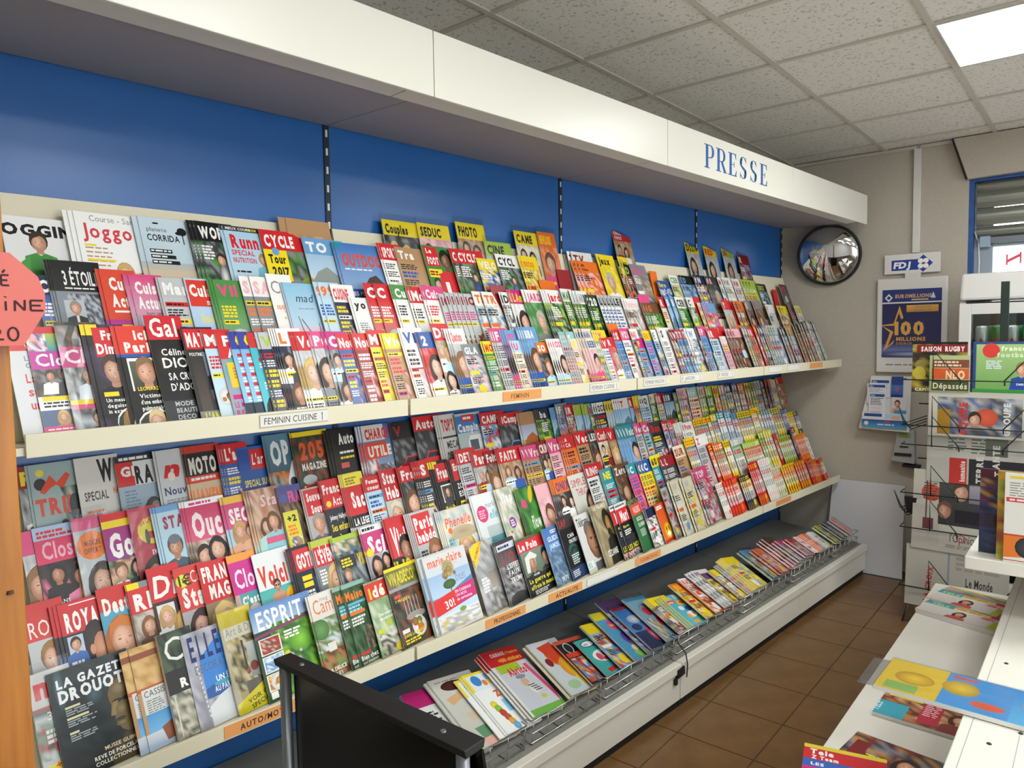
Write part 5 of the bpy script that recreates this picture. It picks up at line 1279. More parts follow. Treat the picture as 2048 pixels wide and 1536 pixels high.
ROW_C = """
0.386 0.238 0.000 1 0.0000 VRAI w r w @vrai w=.16
0.427 0.272 0.000 1 0.0000 Clo m w w @closer w=.17
0.489 0.284 0.000 1 0.0000 Cl m w w @closer2 + w=.15
0.551 0.278 0.000 2 0.0108 Fra_Dima r w d @dima w=.16
0.617 0.274 0.000 2 0.0102 ici_Pari r w d @ici w=.16
0.691 0.303 0.000 1 0.0000 Gal r w k @gala w=.18
0.774 0.271 0.000 1 0.0000 MATC r w d @match w=.14
0.826 0.264 0.000 1 0.0000 M r w a k w=.12
0.862 0.255 0.000 1 0.0000 Fe_Ac r w S @feac w=.12
0.923 0.257 0.000 2 0.0256 C b y B @blueC w=.12
0.951 0.254 0.000 1 0.0000 T r w t @tealU w=.12
0.984 0.255 0.000 2 0.0090 V s l n t w=.13 j
1.036 0.266 0.000 4 0.0062 L w o n F w=.15 j
1.092 0.256 0.000 3 0.0081 Vo r w s f w=.14 j
1.145 0.256 0.000 2 0.0083 Pu P w s f w=.13 j
1.196 0.255 0.000 2 0.0121 O m w S F w=.12
1.231 0.247 0.000 1 0.0000 Nou r w b t w=.13
1.291 0.249 0.000 2 0.0055 Nou r w R t w=.13 j
1.350 0.259 0.000 1 0.0000 M r w y t w=.13
1.405 0.248 0.000 2 0.0079 Viv y w U t w=.13 j
1.483 0.266 0.000 2 0.0062 Vi w b w t w=.14 j
1.555 0.251 0.000 2 0.0086 2 b w r f w=.13 j
1.622 0.282 0.000 1 0.0000 Di r w U F w=.13
1.694 0.263 0.000 3 0.0093 Questions w r s f w=.15 j
1.736 0.202 0.000 1 0.0000 GLA S w s n w=.1
1.844 0.213 0.000 2 0.0101 MOI y r g t w=.11 j
1.914 0.264 0.000 3 0.0105 Fe P w s t w=.12 j
1.970 0.256 0.000 3 0.0108 JOY B P v f w=.12 j
1.992 0.213 0.000 2 0.0109 U a P e t w=.1 j
2.075 0.268 0.000 4 0.0114 BIBA B w B f w=.15 j
2.130 0.202 0.000 1 0.0000 SO o w d f w=.11
2.237 0.217 0.000 4 0.0124 OSS w P w f w=.12 j
2.329 0.247 0.000 4 0.0130 S T w s t w=.12 j
2.339 0.216 0.000 2 0.0130 V e y e n w=.1 j
2.435 0.260 0.000 4 0.0136 MAMA e b e f w=.13 j
2.436 0.217 0.000 3 0.0136 BEBE e b p f w=.11 j
2.537 0.253 0.000 3 0.0143 Y y P w g w=.13 j
2.548 0.215 0.000 2 0.0107 V r w w t w=.11 j
2.590 0.219 0.000 1 0.0000 R r w r f w=.11
2.678 0.254 0.000 2 0.0152 S r w B t w=.12 j
2.724 0.261 0.000 1 0.0000 VOX P w w t w=.12
2.802 0.258 0.000 1 0.0000 MARI w r S t w=.12
2.830 0.209 0.000 1 0.0000 P m y B t w=.1
2.900 0.248 0.000 1 0.0000 50 y o B t w=.12
2.979 0.253 0.000 1 0.0000 E w S B n w=.12
3.051 0.263 0.000 2 0.0134 S w k w t w=.12 j
3.159 0.252 0.000 2 0.0232 V R w v n w=.12 j
3.250 0.254 0.000 3 0.0288 T r w B t w=.12 j
3.297 0.259 0.000 3 0.0245 W w B u n w=.12 j
3.403 0.267 0.000 1 0.0000 N n R n n w=.12
3.451 0.270 0.000 2 0.0208 P P w B t w=.12 j
3.534 0.258 0.000 2 0.0214 R r w a t w=.12 j
3.506 0.119 0.000 1 0.0000 W w o l n w=.09
3.653 0.211 0.000 2 0.0224 W w p p t w=.11 j
3.786 0.254 0.000 3 0.0351 R p R u F w=.12 j
3.954 0.269 0.000 2 0.0311 B S w S t w=.12 j
4.013 0.263 0.000 2 0.0254 R r w U n w=.12 j
4.082 0.279 0.000 1 0.0000 R r y r n w=.12
4.152 0.275 0.000 2 0.0266 N n w n n w=.11 j
4.220 0.275 0.000 2 0.0272 S S p S t w=.11 j
4.317 0.275 0.000 3 0.0351 G s g S n w=.11 j
4.466 0.262 0.000 2 0.0368 B d w S t w=.11 j
4.559 0.275 0.000 2 0.0379 Y U y S t w=.11 j
4.689 0.282 0.000 2 0.0394 L n l U t w=.11 j
4.784 0.300 0.000 2 0.0406 K d s U n w=.11 j
4.848 0.295 0.012 2 0.0190 K d s u n w=.11 j
4.906 0.295 0.012 2 0.0197 K d w e n w=.11 j
4.944 0.301 0.000 2 0.0202 K d s S n w=.1 j
4.985 0.302 0.000 1 0.0000 K S w S n w=.09
"""
ROW_C2 = """
2.666 0.260 0.018 1 0.0000 - o w o p w=.08
3.690 0.260 0.005 1 0.0000 - r w r p w=.07
3.912 0.260 0.011 1 0.0000 - o w o p w=.05
"""
ROW_D = """
0.440 0.266 0.000 1 0.0000 R R y s c w=.14
0.465 0.267 0.000 2 0.0065 M s r T @trip w=.2 j
0.571 0.270 0.000 1 0.0000 W w k w @road w=.19
0.669 0.261 0.000 1 0.0000 GP_RA r w a @gp w=.19
0.779 0.265 0.000 2 0.0068 Nouv w r s @nouv w=.17 j
0.860 0.267 0.000 2 0.0072 MOTO k w o @moto w=.17 j
0.972 0.261 0.000 3 0.0077 L'ar r w b t w=.15 j
1.017 0.243 0.000 1 0.0000 L'ar r w b @special w=.16
1.117 0.273 0.000 2 0.0085 OP B w T @opcar w=.17 j
1.209 0.271 0.000 2 0.0054 205 G o G @r205 w=.18 j
1.355 0.266 0.000 3 0.0117 Auto k w k @autok w=.17 j
1.476 0.266 0.000 3 0.0104 CHARGE r w B @charge w=.19 j
1.608 0.264 0.000 1 0.0000 V k R d c w=.14
1.715 0.277 0.000 1 0.0000 Auto r w d c w=.14
1.844 0.273 0.000 3 0.0101 TOP'S w r s @tops w=.15 j
1.930 0.269 0.000 1 0.0000 Camping b w s @camp w=.16
2.065 0.261 0.000 1 0.0000 CAMP r w B n w=.15
2.177 0.249 0.000 2 0.0089 iCamp r w d c w=.15 j
2.297 0.242 0.000 2 0.0125 - U w o l w=.15 j
2.424 0.249 0.000 3 0.0099 ba n w G g w=.13 j
2.510 0.247 0.000 1 0.0000 - B w t l w=.13
2.568 0.261 0.000 2 0.0141 F S w B n w=.13 j
2.634 0.251 0.000 2 0.0144 R r w u n w=.13 j
2.696 0.246 0.000 2 0.0148 - l w a l w=.13 j
2.761 0.243 0.000 2 0.0152 - l w B l w=.13 j
2.794 0.236 0.000 1 0.0000 B B r G g w=.13
2.857 0.243 0.000 3 0.0158 OCC w k n t w=.13 j
2.970 0.245 0.000 3 0.0207 C y u e l w=.12 j
3.041 0.250 0.000 4 0.0170 T w r B l w=.12 j
3.138 0.248 0.000 1 0.0000 R r w B l w=.12
3.196 0.254 0.000 2 0.0180 - y w o n w=.12 j
3.269 0.249 0.000 3 0.0185 Q w k a t w=.12 j
3.333 0.253 0.000 1 0.0000 P e S t g w=.12
3.416 0.250 0.000 2 0.0195 R r w s t w=.12 j
3.508 0.249 0.000 3 0.0202 B n w n l w=.12 j
3.580 0.244 0.000 1 0.0000 O S l l g w=.12
3.664 0.265 0.000 3 0.0213 K p S v n w=.12 j
3.781 0.263 0.000 3 0.0222 H T w e t w=.12 j
3.884 0.260 0.000 2 0.0286 K p g e g w=.12 j
3.967 0.258 0.000 2 0.0236 L l w g g w=.12 j
4.064 0.255 0.000 2 0.0304 R y R r n w=.12 j
4.140 0.253 0.000 2 0.0311 P p w S t w=.12 j
4.214 0.258 0.000 2 0.0318 N n w s n w=.12 j
4.313 0.256 0.000 2 0.0328 V v w S n w=.12 j
4.393 0.251 0.000 2 0.0337 O o w u n w=.12 j
4.484 0.249 0.000 2 0.0346 N y n v n w=.12 j
4.564 0.251 0.000 2 0.0354 G l R g n w=.12 j
4.632 0.254 0.000 2 0.0362 S s d S t w=.12 j
4.694 0.257 0.000 1 0.0000 D d w d t w=.12
4.756 0.258 0.000 1 0.0000 R r o n t w=.12
4.826 0.256 0.000 2 0.0208 O o r n t w=.12 j
4.879 0.249 0.000 3 0.0179 W w y U n w=.1 j
4.931 0.261 0.000 1 0.0000 R r w g n w=.09
"""
ROW_E = """
0.426 0.272 0.000 1 0.0000 - P w s f w=.12
0.454 0.276 0.000 1 0.0000 Clos P w d @closer3 w=.19
0.542 0.283 0.000 1 0.0000 - s w s @offert + w=.15
0.610 0.281 0.000 1 0.0000 Go m w s @go w=.15
0.679 0.284 0.000 1 0.0000 STAR R y P @swag + w=.15
0.749 0.277 0.000 3 0.0065 STA w R a @star w=.16 j
0.827 0.278 0.000 3 0.0069 Ouch P w w @ouch w=.19 j
0.941 0.271 0.000 2 0.0089 SEC P w a @sec w=.17 j
1.021 0.279 0.000 3 0.0078 Sta p w U @stars w=.16 j
1.115 0.273 0.000 1 0.0000 FRA b p u @fra w=.16
1.198 0.254 0.000 2 0.0052 Souven_Souve r w s @souv w=.14 j
1.268 0.270 0.000 2 0.0036 Franc_Acti r w n @actu w=.14 j
1.355 0.279 0.000 3 0.0057 Sac r w w @sac w=.14 j
1.435 0.256 0.000 2 0.0060 Femm_coeur r w a t w=.13 j
1.507 0.270 0.000 1 0.0000 Star_Heb r w s @starheb w=.14
1.590 0.269 0.000 2 0.0065 Fra r w d f w=.13 j
1.682 0.281 0.000 4 0.0092 S r w k t w=.13 j
1.746 0.268 0.000 3 0.0095 Fran r w k @fran w=.13 j
1.831 0.264 0.000 2 0.0099 Enq r w k @enq w=.12 j
1.882 0.296 0.000 2 0.0101 DET r w s t w=.14 j
1.958 0.282 0.000 2 0.0079 Pari r w s F w=.13 j
2.028 0.273 0.000 1 0.0000 Foit R w u f w=.13
2.094 0.273 0.000 2 0.0084 FAITS r w U F w=.15 j
2.276 0.265 0.000 3 0.0213 Vra P w U t w=.13
2.350 0.274 0.000 1 0.0000 CRIM R w d F w=.12
2.411 0.276 0.000 1 0.0000 Vra P w p t w=.13
2.521 0.282 0.000 3 0.0136 A_CA r w o t w=.12 j
2.607 0.287 0.000 1 0.0000 Vec r w U t w=.13
2.711 0.283 0.000 1 0.0000 LES d w d f w=.12
2.770 0.284 0.000 1 0.0000 Confe r w e F w=.13
2.858 0.274 0.000 1 0.0000 V r w U f w=.12
3.001 0.282 0.000 4 0.0248 Voici t w B f w=.13 j
3.089 0.281 0.000 1 0.0000 Vec P w s t w=.12
3.161 0.279 0.000 1 0.0000 Ce P w T t w=.12
3.228 0.273 0.000 1 0.0000 Bon d r k t w=.13
3.352 0.268 0.000 1 0.0000 DQ r w B n w=.12
3.428 0.269 0.000 2 0.0194 Lyn r w B n w=.12 j
3.499 0.245 0.000 3 0.0199 - w s s n w=.12 j
3.549 0.240 0.000 2 0.0202 Pom w r w t w=.12 j
3.781 0.247 0.000 5 0.0274 - y r b d w=.12 j
3.828 0.249 0.000 1 0.0000 - y r a d w=.12
3.904 0.257 0.000 2 0.0285 - y w b d w=.12 j
3.976 0.266 0.000 2 0.0292 - t w w d w=.12 j
4.074 0.260 0.000 2 0.0301 - B w w d w=.12 j
4.152 0.240 0.000 2 0.0309 - B t p d w=.12 j
4.328 0.241 0.000 5 0.0326 - y u b d w=.12 j
4.411 0.250 0.000 2 0.0268 - y r s d w=.12 j
4.479 0.234 0.000 1 0.0000 - y t w d w=.12
4.631 0.228 0.000 4 0.0357 - B y w d w=.12 j
4.792 0.225 0.000 4 0.0375 - y b b d w=.12 j
4.873 0.210 0.000 4 0.0177 - b y w d w=.12 j
4.963 0.178 0.000 6 0.0150 - y u v d w=.1 j
4.982 0.175 0.000 1 0.0000 - d y b d w=.09
"""
ROW_F = """
0.407 0.273 0.000 1 0.0000 ROY r w s @roy w=.13
0.479 0.256 0.000 3 0.0084 ROYA r w d @roya w=.19
0.569 0.270 0.000 1 0.0000 Desti r w B @desti w=.15
0.640 0.265 0.000 2 0.0024 RE r w s @re w=.14 j
0.695 0.293 0.000 1 0.0000 Dim r w d @dim w=.15
0.762 0.277 0.000 1 0.0000 Co_Sta r w s @sta w=.14
0.828 0.275 0.000 1 0.0000 FRAN_MAG r w U @mag w=.15
0.913 0.277 0.000 1 0.0000 Clo m w p @clo w=.14
0.986 0.263 0.000 1 0.0000 Voici w r T @voici w=.17
1.109 0.257 0.000 3 0.0065 GOTH r w n @goth w=.13 j
1.180 0.262 0.000 2 0.0051 LEVEN r w S @leven w=.15 j
1.257 0.256 0.000 2 0.0053 VSD l r S @vsd w=.16 j
1.370 0.268 0.000 2 0.0057 Sci P w s @sci w=.14 j
1.472 0.277 0.000 2 0.0080 Vivi R w d @vivi w=.14 j
1.575 0.277 0.000 4 0.0064 Paris_hebdo r w s @hebdo w=.15 j
1.707 0.259 0.000 4 0.0068 Phenelle w o w @phen w=.17 j
1.880 0.286 0.000 2 0.0075 marlo w B w @marlo w=.15 j
2.019 0.291 0.000 2 0.0080 flap w s e @flap w=.15 j
2.129 0.272 0.000 2 0.0084 flo w l g @flo w=.15 j
2.239 0.269 0.000 1 0.0000 - p w p f w=.13
2.355 0.277 0.000 3 0.0094 ONIX o v d F w=.15 j
2.464 0.276 0.000 1 0.0000 SIMPLE w r s @simple w=.15
2.593 0.295 0.010 1 0.0000 RING r w w t + w=.13
2.705 0.270 0.000 2 0.0109 NE t y t t w=.12 j
2.796 0.276 0.000 1 0.0000 Zero u w u f + w=.13
2.923 0.265 0.000 2 0.0158 C t w P t w=.12 j
3.045 0.266 0.000 3 0.0249 C b w y t w=.11 j
3.120 0.279 0.000 1 0.0000 60 y k t t w=.12
3.234 0.264 0.000 2 0.0356 L R p d t w=.12
3.353 0.301 0.000 1 0.0000 SUR e R U t w=.12
3.546 0.295 0.031 4 0.0200 - y r b d w=.11 j
3.596 0.295 0.034 1 0.0000 Z w P s t w=.12
3.710 0.271 0.000 1 0.0000 - r y o d w=.11
3.829 0.265 0.000 4 0.0220 - o w g d w=.11 j
3.915 0.267 0.000 2 0.0283 - y u w d w=.11 j
4.002 0.266 0.000 2 0.0291 - s w g d w=.11 j
4.254 0.229 0.000 7 0.0253 - l w r d w=.11 j
4.381 0.271 0.000 2 0.0329 - l w g d w=.11 j
4.489 0.269 0.000 3 0.0340 - y w a d w=.11 j
4.541 0.239 0.000 1 0.0000 - r R r d w=.11
4.738 0.203 0.000 6 0.0292 - l R w d w=.11 j
4.803 0.238 0.000 1 0.0000 - n B n d w=.11
4.840 0.250 0.000 2 0.0172 - R w s d w=.11 j
4.976 0.192 0.000 8 0.0186 - o y w d w=.1 j
5.001 0.152 0.000 1 0.0000 - w b w d w=.09
"""
ROW_G = """
0.390 0.262 0.000 1 0.0000 m w r s @gm + w=.15
0.426 0.254 0.000 1 0.0000 GAZ k w k @gazette w=.21
0.607 0.253 0.000 2 0.0212 C e k U @cassis w=.19
0.674 0.267 0.000 1 0.0000 C m w G @cuisines w=.17 t=.011
0.732 0.251 0.000 1 0.0000 ELLE S n B @deco w=.2
0.837 0.277 0.000 1 0.0000 AD y S U @ad + w=.18
0.924 0.263 0.000 1 0.0000 ESPRIT B w G @esprit w=.21
1.108 0.252 0.000 2 0.0064 Cam w o G @camp2 w=.18 j
1.226 0.254 0.000 2 0.0322 Maiso g o G @maison w=.17
1.306 0.239 0.000 1 0.0000 ide r w g @ide w=.16
1.392 0.262 0.000 1 0.0000 VIVADE U y d @viva w=.18
1.535 0.267 0.000 2 0.0123 marie_claire w o a @marie w=.2 t=.012 j
1.770 0.260 0.000 1 0.0000 LL s w S @greymag w=.18
1.896 0.244 0.000 2 0.0074 L'O d R S @lo w=.15 j
2.004 0.228 0.000 1 0.0000 Le_Poin r w k @lepoint w=.18
2.164 0.237 0.000 1 0.0000 GUIDE b w B @guide w=.16
2.266 0.265 0.000 1 0.0000 SAP d r k @sap w=.16
2.376 0.250 0.000 1 0.0000 Telerama w k w @tele w=.17
2.505 0.272 0.000 2 0.0132 FIGARO U w d @figaro w=.17 j
2.669 0.249 0.000 2 0.0388 Mari r w k @marian w=.13
2.780 0.248 0.000 1 0.0000 VALEURS r w g @valeurs w=.14
2.886 0.187 0.000 2 0.0116 - n w w n w=.12 j
2.971 0.191 0.000 1 0.0000 - r p o @smiley w=.13
3.065 0.258 0.000 1 0.0000 W s u S n + w=.12
3.152 0.280 0.000 2 0.0130 W e s e n + w=.12 j
3.262 0.278 0.000 2 0.0135 W e s e n + w=.13 j
3.401 0.295 0.012 2 0.0190 TOP P w s n + w=.17 j
3.619 0.196 0.000 3 0.0204 - w r s d w=.1 j
3.760 0.200 0.000 4 0.0321 - r o o d w=.1 j
3.916 0.196 0.000 4 0.0226 - n y y d w=.1 j
4.072 0.252 0.000 4 0.0239 - r y r d w=.1 j
4.236 0.254 0.000 5 0.0252 - w p s d w=.1 j
4.338 0.182 0.000 4 0.0259 - e g o d w=.1 j
4.542 0.176 0.000 5 0.0345 - y r o d w=.1 j
4.713 0.172 0.000 4 0.0363 - o y o d w=.1 j
4.834 0.166 0.000 4 0.0171 - r y u d w=.1 j
4.915 0.152 0.000 4 0.0180 - o g o d w=.09 j
4.966 0.144 0.000 3 0.0149 - r o l d w=.08 j
"""
ROW_K = """
1.420 0.295 0.000 1 0.0000 - m y w k + w=.2 t=.01
1.540 0.300 0.000 2 0.0131 - s u s @spoon w=.22 t=.006
1.637 0.261 0.000 1 0.0000 ZOU y b w @zou w=.2 t=.004
1.672 0.266 0.000 2 0.0069 zouk y o w @zou w=.2 t=.004 j
1.789 0.307 0.000 3 0.0055 CADEAUX r w w @abri + w=.21 t=.004 j
2.007 0.263 0.000 2 0.0080 - w r y @wings + w=.2 t=.006 j
2.141 0.230 0.000 1 0.0000 KIDS k r o @comicblack + w=.2 t=.006
2.236 0.192 0.000 1 0.0000 mini t w t @mini + w=.2 t=.006
2.331 0.243 0.000 1 0.0000 - y b B n + w=.2 t=.008
2.425 0.273 0.000 1 0.0000 TOU y r B @toy + w=.21 t=.008
2.521 0.314 0.000 1 0.0000 - v P B n + w=.2 t=.006
2.544 0.246 0.000 1 0.0000 AIR b w b @plane + w=.2 t=.008
2.672 0.271 0.000 1 0.0000 JOUET B r s @toy2 + w=.2 t=.008
2.799 0.221 0.000 3 0.0107 - y n d n w=.19 t=.004 j
2.885 0.198 0.000 3 0.0165 SUPER y r t @comic w=.2 t=.005 j
3.020 0.237 0.000 1 0.0000 JEU o y y n w=.2 t=.008
3.112 0.243 0.000 1 0.0000 RADIO w r o n w=.2 t=.008
3.255 0.254 0.000 3 0.0283 PIF w v s n w=.2 t=.005
3.293 0.217 0.000 1 0.0000 - v y y n w=.19 t=.006
3.378 0.211 0.000 2 0.0163 - y P u n w=.19 t=.006 j
3.470 0.222 0.000 2 0.0202 - S v s n w=.19 t=.006 j
3.529 0.239 0.000 3 0.0172 - y b y n w=.19 t=.008 j
3.749 0.232 0.000 2 0.0183 - B R g n + w=.19 t=.008 j
3.836 0.202 0.000 2 0.0188 - o y r n + w=.19 t=.008 j
4.016 0.233 0.000 3 0.0199 - u w p n + w=.19 t=.008 j
4.057 0.176 0.000 2 0.0200 - P y s n + w=.19 t=.008 j
4.139 0.150 0.000 2 0.0203 - r w p n + w=.18 t=.008 j
4.279 0.150 0.000 1 0.0000 MOTS w P p n w=.18 t=.006
4.404 0.150 0.000 3 0.0219 - o w o n w=.18 t=.006 j
4.535 0.150 0.000 2 0.0182 - w b a n w=.18 t=.006 j
4.671 0.164 0.000 2 0.0236 - y w l n + w=.17 t=.008 j
4.785 0.158 0.000 2 0.0195 - k y v n + w=.17 t=.008 j
4.861 0.150 0.000 1 0.0000 - p r s n + w=.16 t=.01
4.913 0.150 0.000 2 0.0084 - r w r n + w=.15 t=.01 j
"""
# ------------------------------------------------------------------ the room
RX0, RX1, RY0, RY1 = -2.6, 5.27, -3.3, 2.75
def grid_box(x0, x1, y0, y1, z0, z1):
    return MB('room').box(x0, x1, y0, y1, z0, z1)
fl = mk('floor', grid_box(RX0, RX1 + .2, RY0, RY1, -.06, -.004), M_GROUT, kind='structure')
TILE = 0.312
def xtile(k): return .618 * 1.6 - .099 + TILE * k
tile_me = None
ft0 = MB('room'); g = .0025
for i in range(17):
    for j in range(-4, 4):
        x0, y0 = 1.607 * 1.6 + TILE * (i - 7), .618 * 1.6 + TILE * j
        if x0 + TILE > RX1 + .02 or x0 < .3:
            continue
        if tile_me is None:
            b = MB('room'); g = .0022
            b.hexa([(g, g, -.004), (TILE - g, g, -.004), (TILE - g, TILE - g, -.004), (g, TILE - g, -.004), (g + .001, g + .001, 0), (TILE - g - .001, g + .001, 0), (TILE - g - .001, TILE - g - .001, 0), (g + .001, TILE - g - .001, 0)])
            tile_me = to_mesh('floor_tile', b.v, b.f); tile_me.materials.append(M_FLOOR)
        o = bpy.data.objects.new('floor_tile', tile_me)
        COL.objects.link(o); o.parent = fl
        o.location = room(x0, y0, 0) - fl.location
# ceiling: grid of fibre tiles in white rails
ce = mk('ceiling', grid_box(RX0, RX1 + .2, RY0, RY1, CEIL + .03, CEIL + .08), M_WALL, kind='structure')
CT = .6
CX0, CY0 = 3.24, .57          # a corner of the lit tile in view
cells = {}
def ctile(lx, ly):
    k = (round(lx, 3), round(ly, 3))
    if k not in cells:
        b = MB('room'); e = .011
        b.hexa([(e, e, .006), (lx - e, e, .006), (lx - e, ly - e, .006), (e, ly - e, .006), (e - .006, e - .006, .024), (lx - e + .006, e - .006, .024), (lx - e + .006, ly - e + .006, .024), (e - .006, ly - e + .006, .024)])
        me = to_mesh('ceiling_tile', b.v, b.f); me.materials.append(M_CEIL); cells[k] = me
    return cells[k]
LAMPS = [(3.24, -.03), (.84, -.03), (.84, -1.23), (3.24, -1.23), (-1.56, -1.23), (2.04, -2.43), (-.36, -2.43), (4.44, -2.43)]  # last three are unseen panels added across the shop for more bounce
xs = [CX0 + CT * k for k in range(-10, 4)] + [RX1]
ys = [CY0 + CT * k for k in range(-6, 4)]
for x0, x1 in zip(xs, xs[1:]):
    for y0, y1 in zip(ys, ys[1:]):
        if any(abs(x0 - a) < .05 and abs(y0 - b) < .05 for a, b in LAMPS):
            continue
        o = bpy.data.objects.new('ceiling_tile', ctile(x1 - x0, y1 - y0))
        COL.objects.link(o); o.parent = ce
        o.location = room(x0, y0, CEIL) - ce.location
for x0 in xs[:-1]:
    mk('ceiling_rail', grid_box(x0 - .012, x0 + .012, ys[0], ys[-1], CEIL, CEIL + .006), M_TBAR, ce)
for y0 in ys:
    mk('ceiling_rail', grid_box(xs[0], RX1, y0 - .012, y0 + .012, CEIL - .0005, CEIL + .0055), M_TBAR, ce)
mk('trim_1', grid_box(RX1 - .02, RX1, RY0, 2.4, CEIL - .02, CEIL), M_TBAR, kind='structure')

def light_panel(x0, y0, label):
    r = root('ceiling_light', room(x0 + .3, y0 + .3, CEIL), label, 'ceiling light', 'square ceiling light panels')
    e = .012
    f = MB('room')
    for a in ((e, .018, e, .6 - e), (.582, .6 - e, e, .6 - e), (.018, .582, e, .018), (.018, .582, .582, .6 - e)):
        f.box(x0 + a[0], x0 + a[1], y0 + a[2], y0 + a[3], CEIL - .004, CEIL + .02)
    mk('frame', f, M_PLASTIC, r)
    d = MB('room')
    d.poly([(x0 + .018, y0 + .018, CEIL), (x0 + .582, y0 + .018, CEIL), (x0 + .582, y0 + .582, CEIL), (x0 + .018, y0 + .582, CEIL)])
    d.poly([(x0 + .018, y0 + .018, CEIL + .012), (x0 + .018, y0 + .582, CEIL + .012), (x0 + .582, y0 + .582, CEIL + .012), (x0 + .582, y0 + .018, CEIL + .012)])
    mk('diffuser', d, mat('lamp_diffuser', 'w', .5, emit=('f7fbfa', LAMP_POWER)), r)
for i, (a, b) in enumerate(LAMPS):
    light_panel(a, b, ['Lit square ceiling panel near the window wall', 'Lit square ceiling panel above the rack beside the wooden post', 'Lit square ceiling panel behind the wooden post', 'Lit square ceiling panel above the white counter', 'Lit square ceiling panel behind the shopper', 'Lit square ceiling panel far across the shop', 'Lit square ceiling panel in the shop corner by the entrance', 'Lit square ceiling panel in the corner beyond the counter'][i])

mk('wall_left', MB().box(-3.2, 5.3, 2.2285, 2.32, 0, CEIL + .03), M_WALL, kind='structure')
wf = MB('room')
wf.box(RX1, RX1 + .14, .70, RY1, 0, CEIL + .03)
wf.box(RX1, RX1 + .14, RY0, .70, 2.55, CEIL + .03)
wf.box(RX1, RX1 + .14, RY0, .70, 0, 1.05)
wf.box(RX1, RX1 + .14, RY0, -1.3, 1.05, 2.55)
mk('wall_far', wf, M_WALL, kind='structure')
wr_ = MB('room')
wr_.box(RX0, RX1 + .14, RY0 - .1, RY0, 0, .5)
wr_.box(RX0, RX1 + .14, RY0 - .1, RY0, 2.35, CEIL + .03)
wr_.box(RX0, -.6, RY0 - .1, RY0, .5, 2.35)
wr_.box(3.6, RX1 + .14, RY0 - .1, RY0, .5, 2.35)
mk('wall_right', wr_, M_PALE, kind='structure')
w2 = mk('window_2', grid_box(-.6, 3.6, RY0 - .06, RY0 - .054, .5, 2.35), mat_film('shop_glass', gloss=.2, tint='ffffff', bump=0, rough=.02), kind='structure')  # window added out of view so daylight fills the lower rack rows
for a_ in (-.6, .8, 2.2, 3.56):
    mk('mullion', grid_box(a_, a_ + .04, RY0 - .09, RY0 - .03, .5, 2.35), M_PLASTIC, w2)
mk('wall_back', grid_box(RX0 - .1, RX0, RY0, RY1, 0, CEIL + .03), M_PALE, kind='structure')

# ------------------------------------------------------------------ press shelving along the left wall
XB = [.14, 1.39, 2.64, 3.89, 5.085]
BAYW = ['nearest the wooden post', 'second from the wooden post', 'third from the wooden post', 'by the window wall']
# rows: y of the foot, z of the foot, lean
for i in range(4):
    x0, x1 = XB[i] + .003, XB[i + 1] - .003
    r = root('back_panel', ((x0 + x1) / 2, 2.22, .1), f"blue steel back panel of the press rack, bay {BAYW[i]}", 'panel', 'blue rack panels')
    mk('panel_sheet', MB().box(x0 + .008, x1 - .008, 2.2135, 2.2265, .1, 2.345), M_BLUE, r)
for i, x in enumerate(XB[1:]):
    x = min(x, 5.078)
    r = root('slotted_upright', (x, 2.21, 0), f"dark slotted upright of the rack, {ordinal(i + 1)} from the wooden post", 'upright', 'slotted rack uprights')
    mk('strip', MB().box(x - .0105, x + .0105, 2.209, 2.2125, .1, 2.34), M_SLOT, r)
    b = MB().box(x - .004, x + .004, 2.2080, 2.2095, 0, .022)
    me = None
    for z in [.30 + .0625 * k for k in range(4)] + [1.86 + .0625 * k for k in range(8)]:
        if me is None:
            o = mk('slot', MB().box(x - .004, x + .004, 2.2078, 2.2089, z, z + .024), M_PLASTIC, r); me = o
            z_first = z
        else:
            o = me.copy(); COL.objects.link(o); o.parent = r; o.location = (0, 0, z - z_first)

def stepped_shelf(i, level):
    x0, x1 = XB[i] + .005, XB[i + 1] - .005
    up = level == 'upper'
    zt = 1.412 if up else .617
    zb = 1.361 if up else .575
    zd = 1.384 if up else .589
    r = root('stepped_shelf', ((x0 + x1) / 2, 2.0, zb), f"cream stepped {level} magazine shelf, bay {BAYW[i]}", 'shelf', 'stepped magazine shelves')
    mk('shelf_deck', MB().box(x0, x1, 1.797, 2.208, zd - .018, zd - .001), M_CREAM, r)
    rx0 = max(x0, .374) if up else x0
    if rx0 < x1:
        mk('price_rail', MB().box(rx0, x1, 1.787, 1.797, zb, zt), M_CREAM, r, bevel=.0015)
    if up:
        prof = [(1.91, 1.384), (1.936, 1.529), (2.012, 1.529), (2.046, 1.684), (2.118, 1.684), (2.2, 1.985), (2.206, 1.985), (2.206, 1.384)]
    else:
        prof = [(1.905, .589), (1.921, .714), (1.998, .714), (2.026, .874), (2.105, .874), (2.118, 1.029), (2.168, 1.029), (2.2, 1.25), (2.206, 1.25), (2.206, .589)]
    mk('stepped_backing', MB().slab(prof, x0, x1), M_CREAM, r)
    for q in (x0 + .03, x1 - .06):
        mk('bracket', MB().hexa([(q, 1.82, zb - .004), (q + .03, 1.82, zb - .004), (q + .03, 2.205, zb - .05), (q, 2.205, zb - .05), (q, 1.82, zd - .019), (q + .03, 1.82, zd - .019), (q + .03, 2.205, zd - .019), (q, 2.205, zd - .019)]), M_CREAM, r)
for i in range(4):
    stepped_shelf(i, 'upper'); stepped_shelf(i, 'lower')

